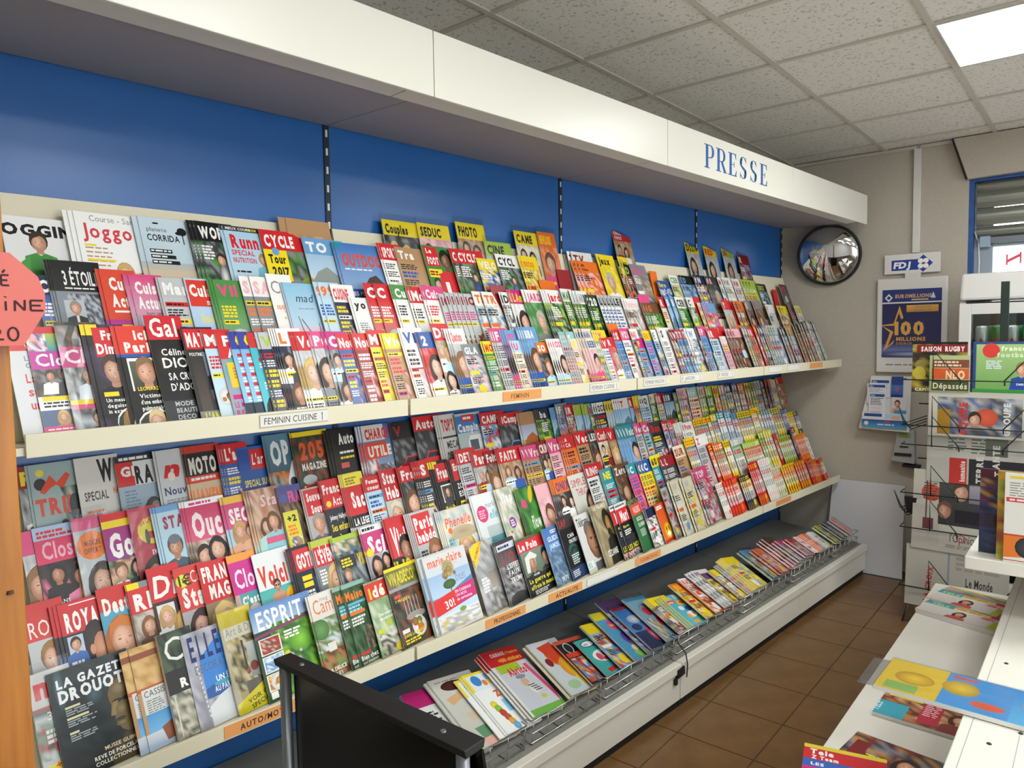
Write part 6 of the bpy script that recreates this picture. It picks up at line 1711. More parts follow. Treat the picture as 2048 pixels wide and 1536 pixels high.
# canopy
for i in range(4):
    x0, x1 = XB[i] + .0015, min(XB[i + 1], 5.062) - .0015
    r = root('canopy', ((x0 + x1) / 2, 1.9, 2.295), f"white rack canopy with grey underside, bay {BAYW[i]}", 'canopy', 'rack canopies')
    fa = mk('fascia', MB().box(x0, x1, 1.631, 1.645, 2.295, 2.482), M_FASCIA, r, bevel=.002)
    mk('light_strip', MB().box(x0 - .08, x1 - .081, 1.651, 1.733, 2.303, 2.311), M_WHITE, r)
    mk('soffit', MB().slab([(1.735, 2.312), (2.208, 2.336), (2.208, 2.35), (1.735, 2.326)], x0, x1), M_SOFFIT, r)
    mk('top_sheet', MB().box(x0, x1, 1.645, 2.225, 2.474, 2.481), M_WHITE, r)
    if i == 3:
        mk('end_cap', MB().box(x1 - .012, x1, 1.645, 2.2, 2.3515, 2.474), M_WHITE, r)
    if i == 2:
        # PRESSE in blue roman capitals
        def letter(ch, ox, s, sy):
            P = []
            def rc(a, b, c_, d): P.append([(a, b), (c_, b), (c_, d), (a, d)])
            def arc(cx, cy, ro, ri, a0, a1, kx=1.0, kin=1.0, n=10):
                A = [math.radians(a0 + (a1 - a0) * k / n) for k in range(n + 1)]
                for p, q in zip(A, A[1:]):
                    P.append([(cx + kx * ro * math.cos(p), cy + ro * math.sin(p)), (cx + kx * ro * math.cos(q), cy + ro * math.sin(q)), (cx + kin * ri * math.cos(q), cy + ri * .98 * math.sin(q)), (cx + kin * ri * math.cos(p), cy + ri * .98 * math.sin(p))])
            if ch in 'PRE':
                rc(.12, .03, .3, .97); rc(0, 0, .42, .035); rc(0, .965, .3, 1)
            if ch in 'PR':
                rc(.3, .965, .5, 1); rc(.3, .44, .5, .475)
                arc(.48, .72, .28, .245, -90, 90, 1.05, .55)
            if ch == 'R':
                P.append([(.4, .46), (.56, .46), (.84, .04), (.66, .04)]); rc(.62, 0, .92, .035)
            if ch == 'E':
                rc(.3, 0, .74, .035); rc(.3, .965, .7, 1); rc(.3, .49, .52, .52); rc(.5, .38, .53, .63)
                P.append([(.7, .035), (.74, .26), (.715, .26), (.6, .035)]); P.append([(.66, .965), (.7, .76), (.675, .76), (.58, .965)])
            if ch == 'S':
                arc(.36, .745, .255, .225, 20, 165, 1.0, .9); arc(.36, .255, .255, .225, -160, -15, 1.0, .9)
                P.append([(.09, .8), (.115, .69), (.33, .56), (.62, .43), (.66, .28), (.6, .2), (.5, .36), (.3, .44), (.12, .58), (.06, .7)])
                arc(.36, .255, .27, .13, -60, 40, 1.1, .9); arc(.36, .745, .27, .13, 120, 215, 1.1, .9)
                rc(.58, .74, .605, 1); rc(.08, 0, .105, .26)
            b = MB()
            for q in P:
                n = len(q)
                a = [b.pt((ox + x * s, 1.6298, 2.337 + z * sy)) for x, z in q]
                c_ = [b.pt((ox + x * s, 1.6312, 2.337 + z * sy)) for x, z in q]
                b.f.append(a); b.f.append(c_[::-1])
                for k in range(n): b.f.append([a[k], c_[k], c_[(k + 1) % n], a[(k + 1) % n]])
            return b
        ox = 2.94
        for ch, adv in zip('PRESSE', (.103, .113, .107, .107, .107, .1)):
            mk('letter', letter(ch, ox, .112, .103), mat('sign_blue', '1f5aa0', .4), fa)
            ox += adv * 1.02

# base cabinets with a sloping deck
for i in range(4):
    x0, x1 = XB[i] + .003, min(XB[i + 1], 4.96) - .003
    r = root('base_cabinet', ((x0 + x1) / 2, 1.9, 0), f"low white base cabinet of the rack, bay {BAYW[i]}", 'cabinet', 'rack base cabinets')
    mk('plinth', MB().box(x0, x1, 1.592, 2.2, 0, .04), M_BLACKM, r)
    mk('drawer_front', MB().box(x0, x1, 1.577, 1.591, .04, .158), M_WHITE, r, bevel=.002)
    mk('front_lip', MB().box(x0, x1, 1.567, 1.60, .163, .203), M_WHITE, r, bevel=.003)
    mk('deck', MB().slab([(1.60, .185), (2.205, .255), (2.205, .27), (1.60, .2)], x0, x1), M_DECK, r)
    mk('side', MB().box(x1 - .012, x1, 1.60, 2.2, .041, .18), M_WHITE, r)
# little black catch and cord hanging on a drawer joint
ca = root('drawer_catch', (2.6, 1.57, .12), 'Black catch hanging at a drawer joint of the base cabinet', 'catch')
mk('clip', MB().hexa([(2.596, 1.560, .15), (2.652, 1.560, .155), (2.652, 1.5755, .155), (2.596, 1.5755, .15), (2.6, 1.560, .185), (2.648, 1.560, .19), (2.648, 1.5665, .19), (2.6, 1.5665, .185)]), M_BLACKM, ca)
mk('tongue', MB().box(2.583, 2.598, 1.563, 1.5755, .125, .15), M_BLACKM, ca)
mk('cord', MB().tube([(2.655, 1.6, .28), (2.66, 1.562, .24), (2.668, 1.558, .19), (2.664, 1.56, .135)], .0028, 6), M_BLACKM, ca, smooth=True)

# wire fronts that hold the children's magazines
def wire_front(x0, x1, n):
    r = root('wire_tray_front', ((x0 + x1) / 2, 1.62, .2), f"chrome wire front on the base deck, {ordinal(n)} from the black stand", 'wire rail', 'wire tray fronts')
    for z, y in ((.292, 1.612), (.248, 1.616), (.212, 1.62)):
        mk('rail', MB().tube([(x0, y + .03, z), (x0 + .006, y, z), (x1 - .006, y, z), (x1, y + .03, z)], .0024, 6), M_WIRE, r, smooth=True)
    k = int((x1 - x0) / .075)
    first = None
    for j in range(k + 1):
        x = x0 + .01 + (x1 - x0 - .02) * j / k
        if first is None:
            first = mk('upright', MB().tube([(x, 1.6125, .294), (x, 1.622, .204), (x, 1.66, .2095)], .0018, 6), M_WIRE, r, smooth=True); xf = x
        else:
            o = first.copy(); COL.objects.link(o); o.parent = r; o.location = (x - xf, 0, 0)
for n, (a, b) in enumerate(((1.2, 1.72), (1.74, 2.14), (2.16, 2.66), (2.68, 3.28), (3.3, 3.88), (3.9, 4.5), (4.52, 4.93))):
    wire_front(a, b, n + 1)

# ------------------------------------------------------------------ printed cards
def card(name, w, h, t, draw, org, ex, ey, m=None, parent=None, back='w', label=None, cat=None, group=None, clip=True, seed=1):
    """flat printed sheet with thickness; org is its lower corner on the reading side's start, in world space"""
    ex = Vector(ex).normalized(); ey = Vector(ey).normalized(); ez = ex.cross(ey)
    b = MB().box(0, w, 0, h, 0, t, back)
    c = Cov(w, h, t, seed); c.clipped = clip
    if draw: draw(c)
    o0 = len(b.v)
    me = to_mesh(name, b.v + c.V, b.f + [[i + o0 for i in q] for q in c.F], b.c + c.K)
    me.materials.append(m or M_MATTE)
    o = bpy.data.objects.new(name, me)
    COL.objects.link(o)
    M = Matrix(((ex.x, ey.x, ez.x, org[0]), (ex.y, ey.y, ez.y, org[1]), (ex.z, ey.z, ez.z, org[2]), (0, 0, 0, 1)))
    if parent:
        o.parent = parent
        o.matrix_local = Matrix.Translation(-parent.location) @ M
    else:
        o.matrix_world = M
    return tag(o, label, cat, group)

def rail_card(x, z, txt, bgc, fg, label, w=.204, h=.03, hand=False, y=1.786):
    def draw(c):
        if hand:
            c.R(0, 0, 1, 1, 'dcdad2'); c.R(0, 0, 1, .06, 'a8a49a'); c.R(0, .94, 1, 1, 'a8a49a'); c.R(0, 0, .01, 1, 'a8a49a')
        if txt.endswith('\u2191'):
            c.R(.905, .3, .915, .85, fg); c.Y([(.895, .38), (.91, .18), (.925, .38), (.91, .3)], fg)
        if txt: c.T(txt.rstrip(' \u2191'), .06 if hand else .2, .76, .5, fg, b=0 if hand else 1, maxw=.78 if hand else .68, shear=.08 if hand else 0, gap=.2)
    card('rail_label', w, h, .0008, draw, (x, y, z), (1, 0, 0), (0, 0, 1), back=bgc, label=label, cat='label', group='shelf rail labels')
OR = 'dd9a5c'
rail_card(.895, 1.372, 'FEMININ CUISINE \u2191', 'dcdad2', '3a3a3c', 'White handwritten rail label with an upward arrow, first on the upper shelf', h=.034, hand=True)
rail_card(1.804, 1.372, 'FEMININ', OR, '8a5a34', 'Orange printed rail label in the middle of the upper shelf', h=.034)
for k, x in enumerate((2.302, 2.687, 2.998, 3.357, 3.95, 4.2)):
    rail_card(x, 1.372, ['FEMININ CUISINE \u2191', 'FEMININ MAISON \u2191', 'JARDIN \u2191', 'LOISIRS \u2191', 'JEUX \u2191', 'TV \u2191'][k] if k < 2 else ['F. JARDIN \u2191', 'F. MODE \u2191', '', ''][k - 2], 'dcdad2', '5a5a5c', f"White handwritten rail label, {ordinal(k + 1)} after the orange one on the upper shelf", h=.034, hand=True, w=.2 if k < 3 else .17)
rail_card(4.533, 1.372, '', OR, 'k', 'Orange rail label near the window wall end of the upper shelf', h=.034)
rail_card(.766, .58, 'AUTO/MOTO', OR, '3a2c20', 'Orange AUTO/MOTO rail label on the lower shelf behind the black stand', h=.033, w=.212)
rail_card(1.699, .58, 'PROFESSIONNEL', OR, '3a2c20', 'Orange PROFESSIONNEL rail label on the lower shelf', h=.033)
rail_card(2.035, .58, 'ACTUALITE', OR, '3a2c20', 'Orange ACTUALITE rail label on the lower shelf', h=.033)
rail_card(2.27, .58, '', 'dcdad2', 'k', 'Blank white rail label beside the ACTUALITE label', h=.033, hand=True, w=.212)
rail_card(2.615, .582, 'ECONOMIE/FINANCE', 'd99a62', 'b0582c', 'Orange ECONOMIE/FINANCE rail label on the lower shelf', h=.033)
rail_card(4.06, .585, '', 'd08a58', 'k', 'Plain orange rail label near the window wall end of the lower shelf', h=.03)

# ------------------------------------------------------------------ all the magazines
place_row(ROW_A, 2.062, 1.685, 20, 8, 12, "back row of upper rack", 'magazines in the top rack', 'sports_magazine', deep=.015)
place_row(ROW_A2, 2.104, 1.685, 14, 2, 3, "behind upper rack's back row", 'magazines in the top rack', 'wrapped_magazine')
place_row(ROW_B, 1.965, 1.53, 20, 8, 12, "middle row of upper rack", 'magazines in the top rack', lambda x: 'cookery_magazine' if x < 2.1 else 'garden_magazine')
place_row(ROW_B2, 1.988, 1.53, 17, 2, 3, "behind upper rack's middle row", 'magazines in the top rack')
place_row(ROW_C, 1.85, 1.385, 20, 8, 12, "front row of upper rack", 'magazines in the top rack', 'womens_magazine')
place_row(ROW_C2, 1.885, 1.385, 17, 2, 3, "behind upper rack's front row", 'magazines in the top rack')
place_row(ROW_D, 2.123, 1.03, 14, 8, 12, "back row of lower rack", 'magazines in the lower rack', lambda x: 'motoring_magazine' if x < 1.9 else 'travel_magazine', deep=.016)
place_row(ROW_E, 2.032, .875, 18, 8, 12, "third row of lower rack", 'magazines in the lower rack', 'celebrity_magazine', deep=.015)
place_row(ROW_F, 1.945, .715, 20, 8, 12, "second row of lower rack", 'magazines in the lower rack', 'gossip_magazine', deep=.019)
place_row(ROW_G, 1.85, .59, 20, 8, 12, "front row of lower rack", 'magazines in the lower rack', lambda x: 'home_magazine' if x < 1.9 else 'news_magazine')
place_row(ROW_K, 1.665, .254, 62, 10, 14, "on the sloping base deck", "children's magazines on the deck", name='childrens_magazine', xend=4.94, keepw=True)
so = mk('spare_magazine_copies', SPARE, M_PRINT, label='Thin spare copies tucked behind the front magazines of the racks', cat='magazines', kind='stuff', color=True)
so.data.materials.append(M_PAGES)
so.data.polygons.foreach_set('material_index', SPARE_M)

# ------------------------------------------------------------------ wooden post with the red sign
wp = root('wooden_post', (0, 1.03, 0), 'Varnished pine display post at the near end of the rack', 'post')
mk('upright_board', MB().box(-.3, .2, 1.0, 1.045, 0, 2.2), M_WOOD, wp, bevel=.004)
mk('cleat', MB().box(-.3, .155, .985, 1.0005, 1.215, 1.285), M_WOOD, wp, bevel=.003)
mk('cleat', MB().box(-.3, .15, .975, 1.0005, .93, .99), M_WOOD, wp, bevel=.003)
mk('knot', MB().lathe((.185, .9996, 1.31), [(.004, 0), (.003, .004)], 8), mat('wood_knot', '4a2a12', .6), wp)
def sign_draw(c):
    W, H = c.w, c.h
    def P(x, z): return ((x - SX0) / W, 1 - (z - SZ0) / H)
    def s(pts, th=.0011):
        for (a, b), (d, e) in zip(pts, pts[1:]):
            L = math.hypot(d - a, e - b) or 1
            nx, nz = -(e - b) / L * th, (d - a) / L * th
            c.Y([P(a + nx, b + nz), P(d + nx, e + nz), P(d - nx, e - nz), P(a - nx, b - nz)], '3a2426')
    def E_(x, z, w, h): s([(x + w, z + h), (x, z + h), (x, z), (x + w, z)]); s([(x, z + h / 2), (x + w * .8, z + h / 2)])
    E_(.1915, 1.668, .0075, .0115); s([(.193, 1.682), (.1955, 1.6855)])
    s([(.1945, 1.6395), (.1945, 1.650)]); s([(.1943, 1.6545), (.1948, 1.6555)], .0014)
    s([(.203, 1.639), (.2033, 1.651), (.2125, 1.640), (.213, 1.652)]); E_(.2185, 1.640, .0125, .0115)
    s([(.181, 1.617), (.186, 1.620), (.188, 1.615), (.181, 1.607), (.191, 1.607)])
    s([(.2 + .005 * math.cos(t * .6), 1.613 + .0075 * math.sin(t * .6)) for t in range(12)])
    s([(.163, 1.639), (.163, 1.652)]); s([(.163, 1.646), (.172, 1.646)]); s([(.172, 1.639), (.172, 1.652)])
SX0, SZ0 = .1, 1.598
b = MB()
octo = [(.13, 1.598), (.21, 1.6), (.2335, 1.64), (.2335, 1.66), (.2275, 1.679), (.201, 1.705), (.13, 1.705), (.1, 1.66), (.1, 1.63)]
a0 = [b.pt((x, .9815, z), 'd2726a') for x, z in octo]
a1 = [b.pt((x, .9835, z), 'd2726a') for x, z in octo]
b.f += [a0, a1[::-1]] + [[a0[k], a1[k], a1[(k + 1) % 9], a0[(k + 1) % 9]] for k in range(9)]
c = Cov(.1335, .107, 0); c.clipped = False
sign_draw(c)
for v, k in zip(c.V, c.K):
    b.v.append((SX0 + v[0], .9815 - v[2] - .0002, SZ0 + v[1])); b.c.append(k)
o0 = len(octo) * 2
b.f += [[i + o0 for i in q] for q in c.F]
mk('price_sign', b, M_MATTE, label='Red cardboard octagon sign with handwriting, pinned to the wooden post', cat='sign', color=True)
mk('drawing_pin', MB().tube([(.16, .9985, 1.69), (.16, .979, 1.69)], .002, 6), M_STEEL, bpy.data.objects['price_sign'])

# ------------------------------------------------------------------ black stand in front of the rack
bs = root('black_stand', (.78, 1.17, 0), 'Black panelled display stand with grey tube legs before the rack', 'display stand')
zT = .9
mk('top_bar', MB().hexa([(.746, 1.463, zT - .016), (.79, .885, zT - .016), (.836, .889, zT - .016), (.782, 1.466, zT - .016), (.742, 1.463, zT), (.786, .885, zT), (.84, .889, zT), (.786, 1.466, zT)]), M_BLACKM, bs, bevel=.002)
mk('leg', MB().tube([(.758, 1.44, 0), (.758, 1.44, zT - .016)], .0125, 12), M_STEEL, bs, smooth=True)
mk('leg', MB().tube([(.8, .905, 0), (.8, .905, zT - .016)], .0125, 12), M_STEEL, bs, smooth=True)
mk('front_panel', MB().hexa([(.775, 1.425, .05), (.81, .925, .05), (.816, .925, .05), (.781, 1.425, .05), (.770, 1.425, zT - .022), (.808, .925, zT - .022), (.814, .925, zT - .022), (.776, 1.425, zT - .022)]), M_BLACK, bs)
mk('panel_trim', MB().tube([(.768, 1.42, zT - .02), (.803, .93, zT - .02)], .003, 6), M_STEEL, bs, smooth=True)
mk('rear_panel', MB().hexa([(.9, 1.45, .0), (.97, .88, .0), (.976, .88, .0), (.906, 1.45, .0), (.784, 1.45, zT - .018), (.828, .888, zT - .018), (.834, .888, zT - .018), (.79, 1.45, zT - .018)]), M_BLACK, bs)
for y in (1.39, .96):
    mk('screw', MB().lathe((.745 + (1.463 - y) * .076 + .02, y, zT), [(.006, 0), (.005, .0025), (.002, .003)], 10), M_STEEL, bs)

# ------------------------------------------------------------------ convex mirror, trunking, lottery board on the far wall
RXV = -GY      # reading direction on the far wall
UP = Vector((0, 0, 1))
mr = root('convex_mirror', room(5.212, 1.501, 1.93), 'Round convex security mirror with black rim on the far wall', 'mirror')
mc = Vector(room(5.212, 1.501, 2.121))
mn = (-GX + Vector((0, 0, -.16)) - GY * .12).normalized()
ma = mn.cross(UP).normalized(); mb_ = ma.cross(mn)
def disc(prof, n=40):
    b = MB()
    rings = []
    for r_, d in prof:
        ring = []
        for k in range(n):
            t = 2 * PI * k / n
            b.v.append(tuple(mc + ma * (r_ * math.cos(t)) + mb_ * (r_ * math.sin(t)) + mn * d)); b.c.append((1, 1, 1, 1)); ring.append(len(b.v) - 1)
        rings.append(ring)
    for A, B in zip(rings, rings[1:]):
        for k in range(n): b.f.append([A[k], A[(k + 1) % n], B[(k + 1) % n], B[k]])
    b.f.append(rings[0]); b.f.append(rings[-1])
    return b
mk('mirror_dome', disc([(.192 * math.cos(t * PI / 18), .052 * math.sin(t * PI / 18)) for t in range(0, 9)] + [(.004, .0522)]), mat('mirror_glass', 'd8dadb', .03, metal=1.0), mr, smooth=True)
mk('rim', disc([(.188, -.006), (.202, -.006), (.206, .0), (.204, .008), (.192, .010), (.188, .002)]), M_BLACKM, mr, smooth=True)
mk('bracket', MB().tube([tuple(mc - mn * .005), tuple(Vector(room(5.268, 1.501, 2.14)))], .02, 10), M_BLACKM, mr)
mk('wall_trunking', grid_box(5.25, 5.27, .962, 1.003, 2.096, CEIL - .0005), M_PLASTIC, label='White plastic cable trunking running down the far wall', cat='trunking', bevel=.002)

def fdj(c):
    c.R(0, 0, 1, 1, 'd8d6d2'); c.R(.13, .3, .62, .84, '24408e'); c.T('FDJ', .165, .72, .34, 'eef0f4', b=2, shear=.12, sx=1.1, gap=.05, maxw=.36)
    cx, cy = .7, .53
    k = c.h / c.w
    c.Y([(cx - .44 * k, cy), (cx, cy - .44), (cx + .44 * k, cy), (cx, cy + .44)], '24408e')
    for dx, dy in ((-1, -1), (1, -1), (-1, 1), (1, 1)):
        c.E(cx + dx * .12 * k - .0, cy + dy * .13, .13 * k, .13, 'eeeeee', n=10)
    c.D(cx + .02, cy - .01, .02, 'd0303a')
lb = root('lottery_board', room(5.262, 1.0, 1.3), 'White lottery board with blue jackpot poster on the far wall', 'notice board')
card('header_sign', .32, .124, .014, fdj, room(5.258, 1.161, 1.967), RXV, UP, M_PRINT, lb, back='d8d6d2')
mk('neck', grid_box(5.245, 5.262, .95, 1.04, 1.93, 1.972), M_PLASTIC, lb)
mk('frame', grid_box(5.240, 5.262, .797, 1.203, 1.325, 1.938), M_PLASTIC, lb, bevel=.008)
def poster(c):
    c.R(0, 0, 1, .185, '27346f'); c.R(0, .185, 1, .205, 'd8d6d2'); c.R(0, .205, 1, .8, '232450', '2c2c58'); c.R(0, .8, 1, .9, '39406e', '6a78a8'); c.R(0, .9, 1, 1, '5a6494', '2a3264')
    c.Y([(.04, .12), (.11, .06), (.18, .12), (.11, .18)], 'd8dae0'); c.Y([(.07, .12), (.11, .09), (.15, .12), (.11, .15)], '27346f')
    c.T('EUROMILLIONS', .22, .125, .055, 'c8a070', b=2, maxw=.62, shear=.1); c.R(.5, .145, .78, .165, 'c8a878'); c.Y([(.82, .14), (.86, .05), (.9, .14)], 'c8ccd8')
    c.R(.42, .235, .95, .335, 'd8a44a', 'c08a3a'); bars(c, .54, .28, .3, [('VENDREDI', '8a7a6a'), ('28 JUILLET', '8a7a6a')], .034)
    st = [(.3, .24), (.37, .42), (.33, .44), (.29, .34), (.22, .53), (.0, .53), (.2, .62), (.1, .84), (.22, .74), (.2, .79), (.03, .9), (.14, .63), (-.02, .52), (.2, .5)]
    c.Y(st, 'd09a48'); c.T('100', .22, .66, .2, 'd8a552', b=2, maxw=.62); c.T('MILLIONS', .25, .755, .06, 'd09a4c', b=2, maxw=.55); c.T("D'EUROS", .25, .81, .035, 'b88848', b=1, maxw=.36); c.E(.5, .95, .5, .04, '9aa8cc', '39406e')
card('poster', .34, .44, .002, poster, room(5.2385, 1.168, 1.425), RXV, UP, M_PRINT, lb, back='27346f')
card('caption_strip', .32, .03, .001, lambda c: c.L(.05, .3, .9, 1, 'S', .3), room(5.2395, 1.16, 1.36), RXV, UP, M_MATTE, lb, back='d8d6d2')
# leaflet holder below
lh = root('leaflet_holder', room(5.25, 1.15, .94), 'White leaflet holder with betting slips below the lottery board', 'leaflet holder')
mk('backing', MB('room').hexa([(5.19, .99, .94), (5.19, 1.292, .95), (5.2, 1.292, .95), (5.2, .99, .94), (5.25, .99, 1.3), (5.25, 1.235, 1.3), (5.262, 1.235, 1.3), (5.262, .99, 1.3)]), M_PLASTIC, lh, bevel=.004)
def lead(h1, c2):
    def d(c):
        c.R(0, 0, 1, 1, 'd4d6dc'); c.R(.06, .05, .94, .05 + h1, '2a4a88'); c.T('FDJ', .12, .03 + h1, h1 * .6, 'd8dce8', maxw=.3); c.L(.1, .1 + h1, .8, 5, c2, .03, .04); c.R(.1, .6, .8, .75, 'd8c4cc'); c.L(.1, .82, .7, 3, 'S', .02, .02)
    return d
def slip(c): c.R(0, 0, 1, .4, '27408a'); c.R(0, .4, 1, .85, '3a78c0', '2a5aa8'); c.D(.5, .6, .2, 'b84a60'); c.R(0, .85, 1, 1, '1c2c60')
def strip(c):
    c.R(0, 0, 1, .42, 'd4d6dc'); c.R(.05, .05, .45, .25, '2a4a88'); c.R(.52, .05, .98, .4, 'a8cce0'); c.E(.75, .28, .1, .12, 'e0a878'); c.R(0, .45, 1, 1, '24408e', '4a9ac0'); c.D(.1, .7, .05, 'd8dce8'); c.R(.5, .5, .64, .62, 'b8344a'); c.L(.35, .72, .5, 1, 'c8d8e8', .08)
def man(c): c.R(0, 0, 1, 1, 'd0ccd8'); c.P(.4, .35, .35, '3a2a20', 'd89a70', 'e0a070'); c.R(.2, .7, 1, 1, '3a8ac4')
for k, (yg, z, w, h, fn, xg) in enumerate(((1.232, 1.16, .12, .12, lead(.16, 'b'), 5.222), (1.248, 1.12, .115, .13, lead(.14, 'S'), 5.212), (1.235, 1.04, .1, .15, lead(.12, 'k'), 5.2), (1.105, 1.16, .07, .14, slip, 5.222), (1.1, 1.045, .09, .12, man, 5.206))):
    card('leaflet', w, h, .002, fn, room(xg, yg, z), RXV, UP - GX * -.1, M_PRINT, lh, back='d4d6dc', seed=k)
card('tray_strip', .27, .1, .004, strip, room(5.186, 1.27, .96), RXV, UP, M_PRINT, lh, back='d4d6dc')

# card terminal on the wall
tm = root('wall_terminal', room(5.235, 1.02, .73), 'Grey ticket checking terminal on the far wall', 'terminal')
mk('body', MB('room').hexa([(5.20, .955, .735), (5.20, 1.095, .745), (5.268, 1.095, .745), (5.268, .955, .735), (5.225, .965, .955), (5.225, 1.065, .935), (5.268, 1.065, .935), (5.268, .965, .955)]), M_GREY, tm, bevel=.006)
mk('slot', MB('room').box(5.197, 5.206, .975, 1.075, .785, .802), M_BLACKM, tm)
mk('screen', MB('room').box(5.216, 5.226, .985, 1.05, .905, .93), mat('green_display', '7a9a3c', .4), tm)
mk('keypad', MB('room').box(5.207, 5.216, .995, 1.045, .84, .848), M_BLACKM, tm)
mk('base', MB('room').box(5.21, 5.266, .93, 1.03, .71, .728), M_BLACKM, tm)
# white board leaning on the wall foot
mk('leaning_board', MB('room').hexa([(5.085, .995, .0), (5.085, 1.47, .0), (5.1, 1.47, .0), (5.1, .995, .0), (5.25, 1.02, .578), (5.25, 1.47, .578), (5.265, 1.47, .578), (5.265, 1.02, .578)]), M_PANEL, label='White board leaning against the far wall beside the base cabinets', cat='board', bevel=.002)

# ------------------------------------------------------------------ window with shutter
win = mk('window_1', MB('room').box(5.33, 5.336, -1.28, .69, 1.06, 2.54), mat_film('window_glass', gloss=.3, tint='ffffff', bump=0, rough=.02), kind='structure')
mk('jamb', MB('room').box(5.272, 5.40, .672, .6995, 1.05, 2.55), M_JAMB, win)
mk('jamb', MB('room').box(5.272, 5.40, -1.3, -1.28, 1.05, 2.55), M_JAMB, win)
mk('head_board', MB('room').box(5.275, 5.40, -1.28, .672, 2.5, 2.55), M_JAMB, win)
mk('frame_upright', MB('room').box(5.318, 5.35, .575, .672, 1.06, 2.5), mat('window_alu', '8f9aa4', .45, metal=.3), win)
mk('frame_upright', MB('room').box(5.318, 5.35, -.35, -.28, 1.06, 2.5), mat('window_alu'), win)
mk('frame_rail', MB('room').box(5.312, 5.35, -1.28, .575, 2.1, 2.16), mat('window_alu'), win)
for k, (z0, z1) in enumerate(((2.44, 2.5), (2.34, 2.44), (2.235, 2.335), (2.16, 2.225))):
    b = MB('room')
    n = 6
    for j in range(n):
        def xx(q): return 5.30 - .018 * math.sin(PI * q / n)
        za, zb = z0 + (z1 - z0) * j / n, z0 + (z1 - z0) * (j + 1) / n
        b.hexa([(xx(j), -1.27, za), (xx(j), .66, za), (5.312, .66, za), (5.312, -1.27, za), (xx(j + 1), -1.27, zb), (xx(j + 1), .66, zb), (5.312, .66, zb), (5.312, -1.27, zb)])
    mk('shutter_slat', b, M_ALU, win, smooth=False)
mk('bottom_bar', MB('room').box(5.277, 5.311, -1.27, .655, 2.12, 2.158), mat('bar_grey', '6f747a', .4, metal=.5), win, bevel=.004)
mk('lock', MB('room').box(5.272, 5.312, .585, .64, 2.1, 2.165), mat('lock_blue', '8fa4b8', .4), win, bevel=.003)
mk('cord', MB('room').tube([(5.285, .668, 2.2), (5.28, .645, 2.12), (5.28, .64, 2.0), (5.28, .642, 1.9)], .004, 6), M_PLASTIC, win, smooth=True)
dec = MB('room')
for q in ([(.508, 2.05), (.498, 2.05), (.498, 1.985), (.508, 1.985)], [(.498, 2.02), (.498, 2.0), (.44, 2.03), (.44, 2.05)], [(.44, 2.06), (.43, 2.06), (.43, 1.99), (.44, 1.99)]):
    dec.hexa([(5.3275, y, z) for y, z in q] + [(5.3285, y, z) for y, z in q])
mk('window_decal', dec, mat('decal_red', 'd84a5c', .5), win)
va = MB('room')
va.hexa([(5.225, .705, 2.515), (5.268, .705, 2.515), (5.268, -1.9, 2.56), (5.225, -1.9, 2.56), (5.225, .783, CEIL - .001), (5.268, .783, CEIL - .001), (5.268, -1.9, CEIL - .001), (5.225, -1.9, CEIL - .001)])
mk('valance', va, M_WALL, label='Beige boxed valance above the window shutter', cat='valance')
mk('shadow_gap', MB('room').tube([(5.224, .788, CEIL - .001), (5.224, .708, 2.513)], .006, 4), M_BLACKM, bpy.data.objects['valance'])

# ------------------------------------------------------------------ drinks cooler with cans
fr = root('drinks_cooler', room(5.05, .3, 0), 'White glass-fronted drinks cooler below the window', 'refrigerator')
f0, f1, y0, y1 = 4.85, 5.2, -.25, .68
mk('header', MB('room').hexa([(f0, y0, 1.765), (f0, y1, 1.765), (f1, y1, 1.765), (f1, y0, 1.765), (f0 + .012, y0, 1.917), (f0 + .012, y1 - .006, 1.917), (f1, y1 - .006, 1.917), (f1, y0, 1.917)]), M_PLASTIC, fr, bevel=.014)
mk('side_wall', grid_box(f0 + .03, f1, y1 - .03, y1, .08, 1.755), M_PLASTIC, fr)
mk('side_wall', grid_box(f0 + .03, f1, y0, y0 + .03, .08, 1.755), M_PLASTIC, fr)
mk('rear_wall', grid_box(f1 - .03, f1, y0 + .03, y1 - .03, .08, 1.755), mat('cooler_dark', '1c2420', .5), fr)
mk('base', grid_box(f0 + .03, f1, y0, y1, 0, .08), M_BLACKM, fr)
mk('top_plate', grid_box(f0 + .03, f1 - .03, y0 + .03, y1 - .03, 1.735, 1.755), mat('cooler_dark'), fr)
dr = mk('door_frame', grid_box(f0, f0 + .028, y1 - .06, y1, .08, 1.745), M_PLASTIC, fr, bevel=.004)
mk('door_frame', grid_box(f0, f0 + .028, y0, y0 + .06, .08, 1.745), M_PLASTIC, fr)
mk('door_frame', grid_box(f0, f0 + .028, y0 + .06, y1 - .06, 1.685, 1.745), M_PLASTIC, fr)
mk('door_frame', grid_box(f0, f0 + .028, y0 + .06, y1 - .06, .08, .16), M_PLASTIC, fr)
mk('door_glass', grid_box(f0 + .01, f0 + .014, y0 + .06, y1 - .06, .16, 1.685), mat_film('cooler_glass', gloss=.3, tint='eef2f0', bump=0, rough=.03), fr)
mk('light_tube', grid_box(f0 + .04, f0 + .055, y0 + .07, y1 - .07, 1.712, 1.73), mat('cooler_lamp', 'w', .5, emit=('f4faff', 9.0)), fr)  # lamp added inside the cooler to brighten the cans
for z in (1.475, 1.1, .7):
    mk('wire_shelf', grid_box(f0 + .035, f1 - .035, y0 + .035, y1 - .035, z - .006, z), M_WIRE, fr)
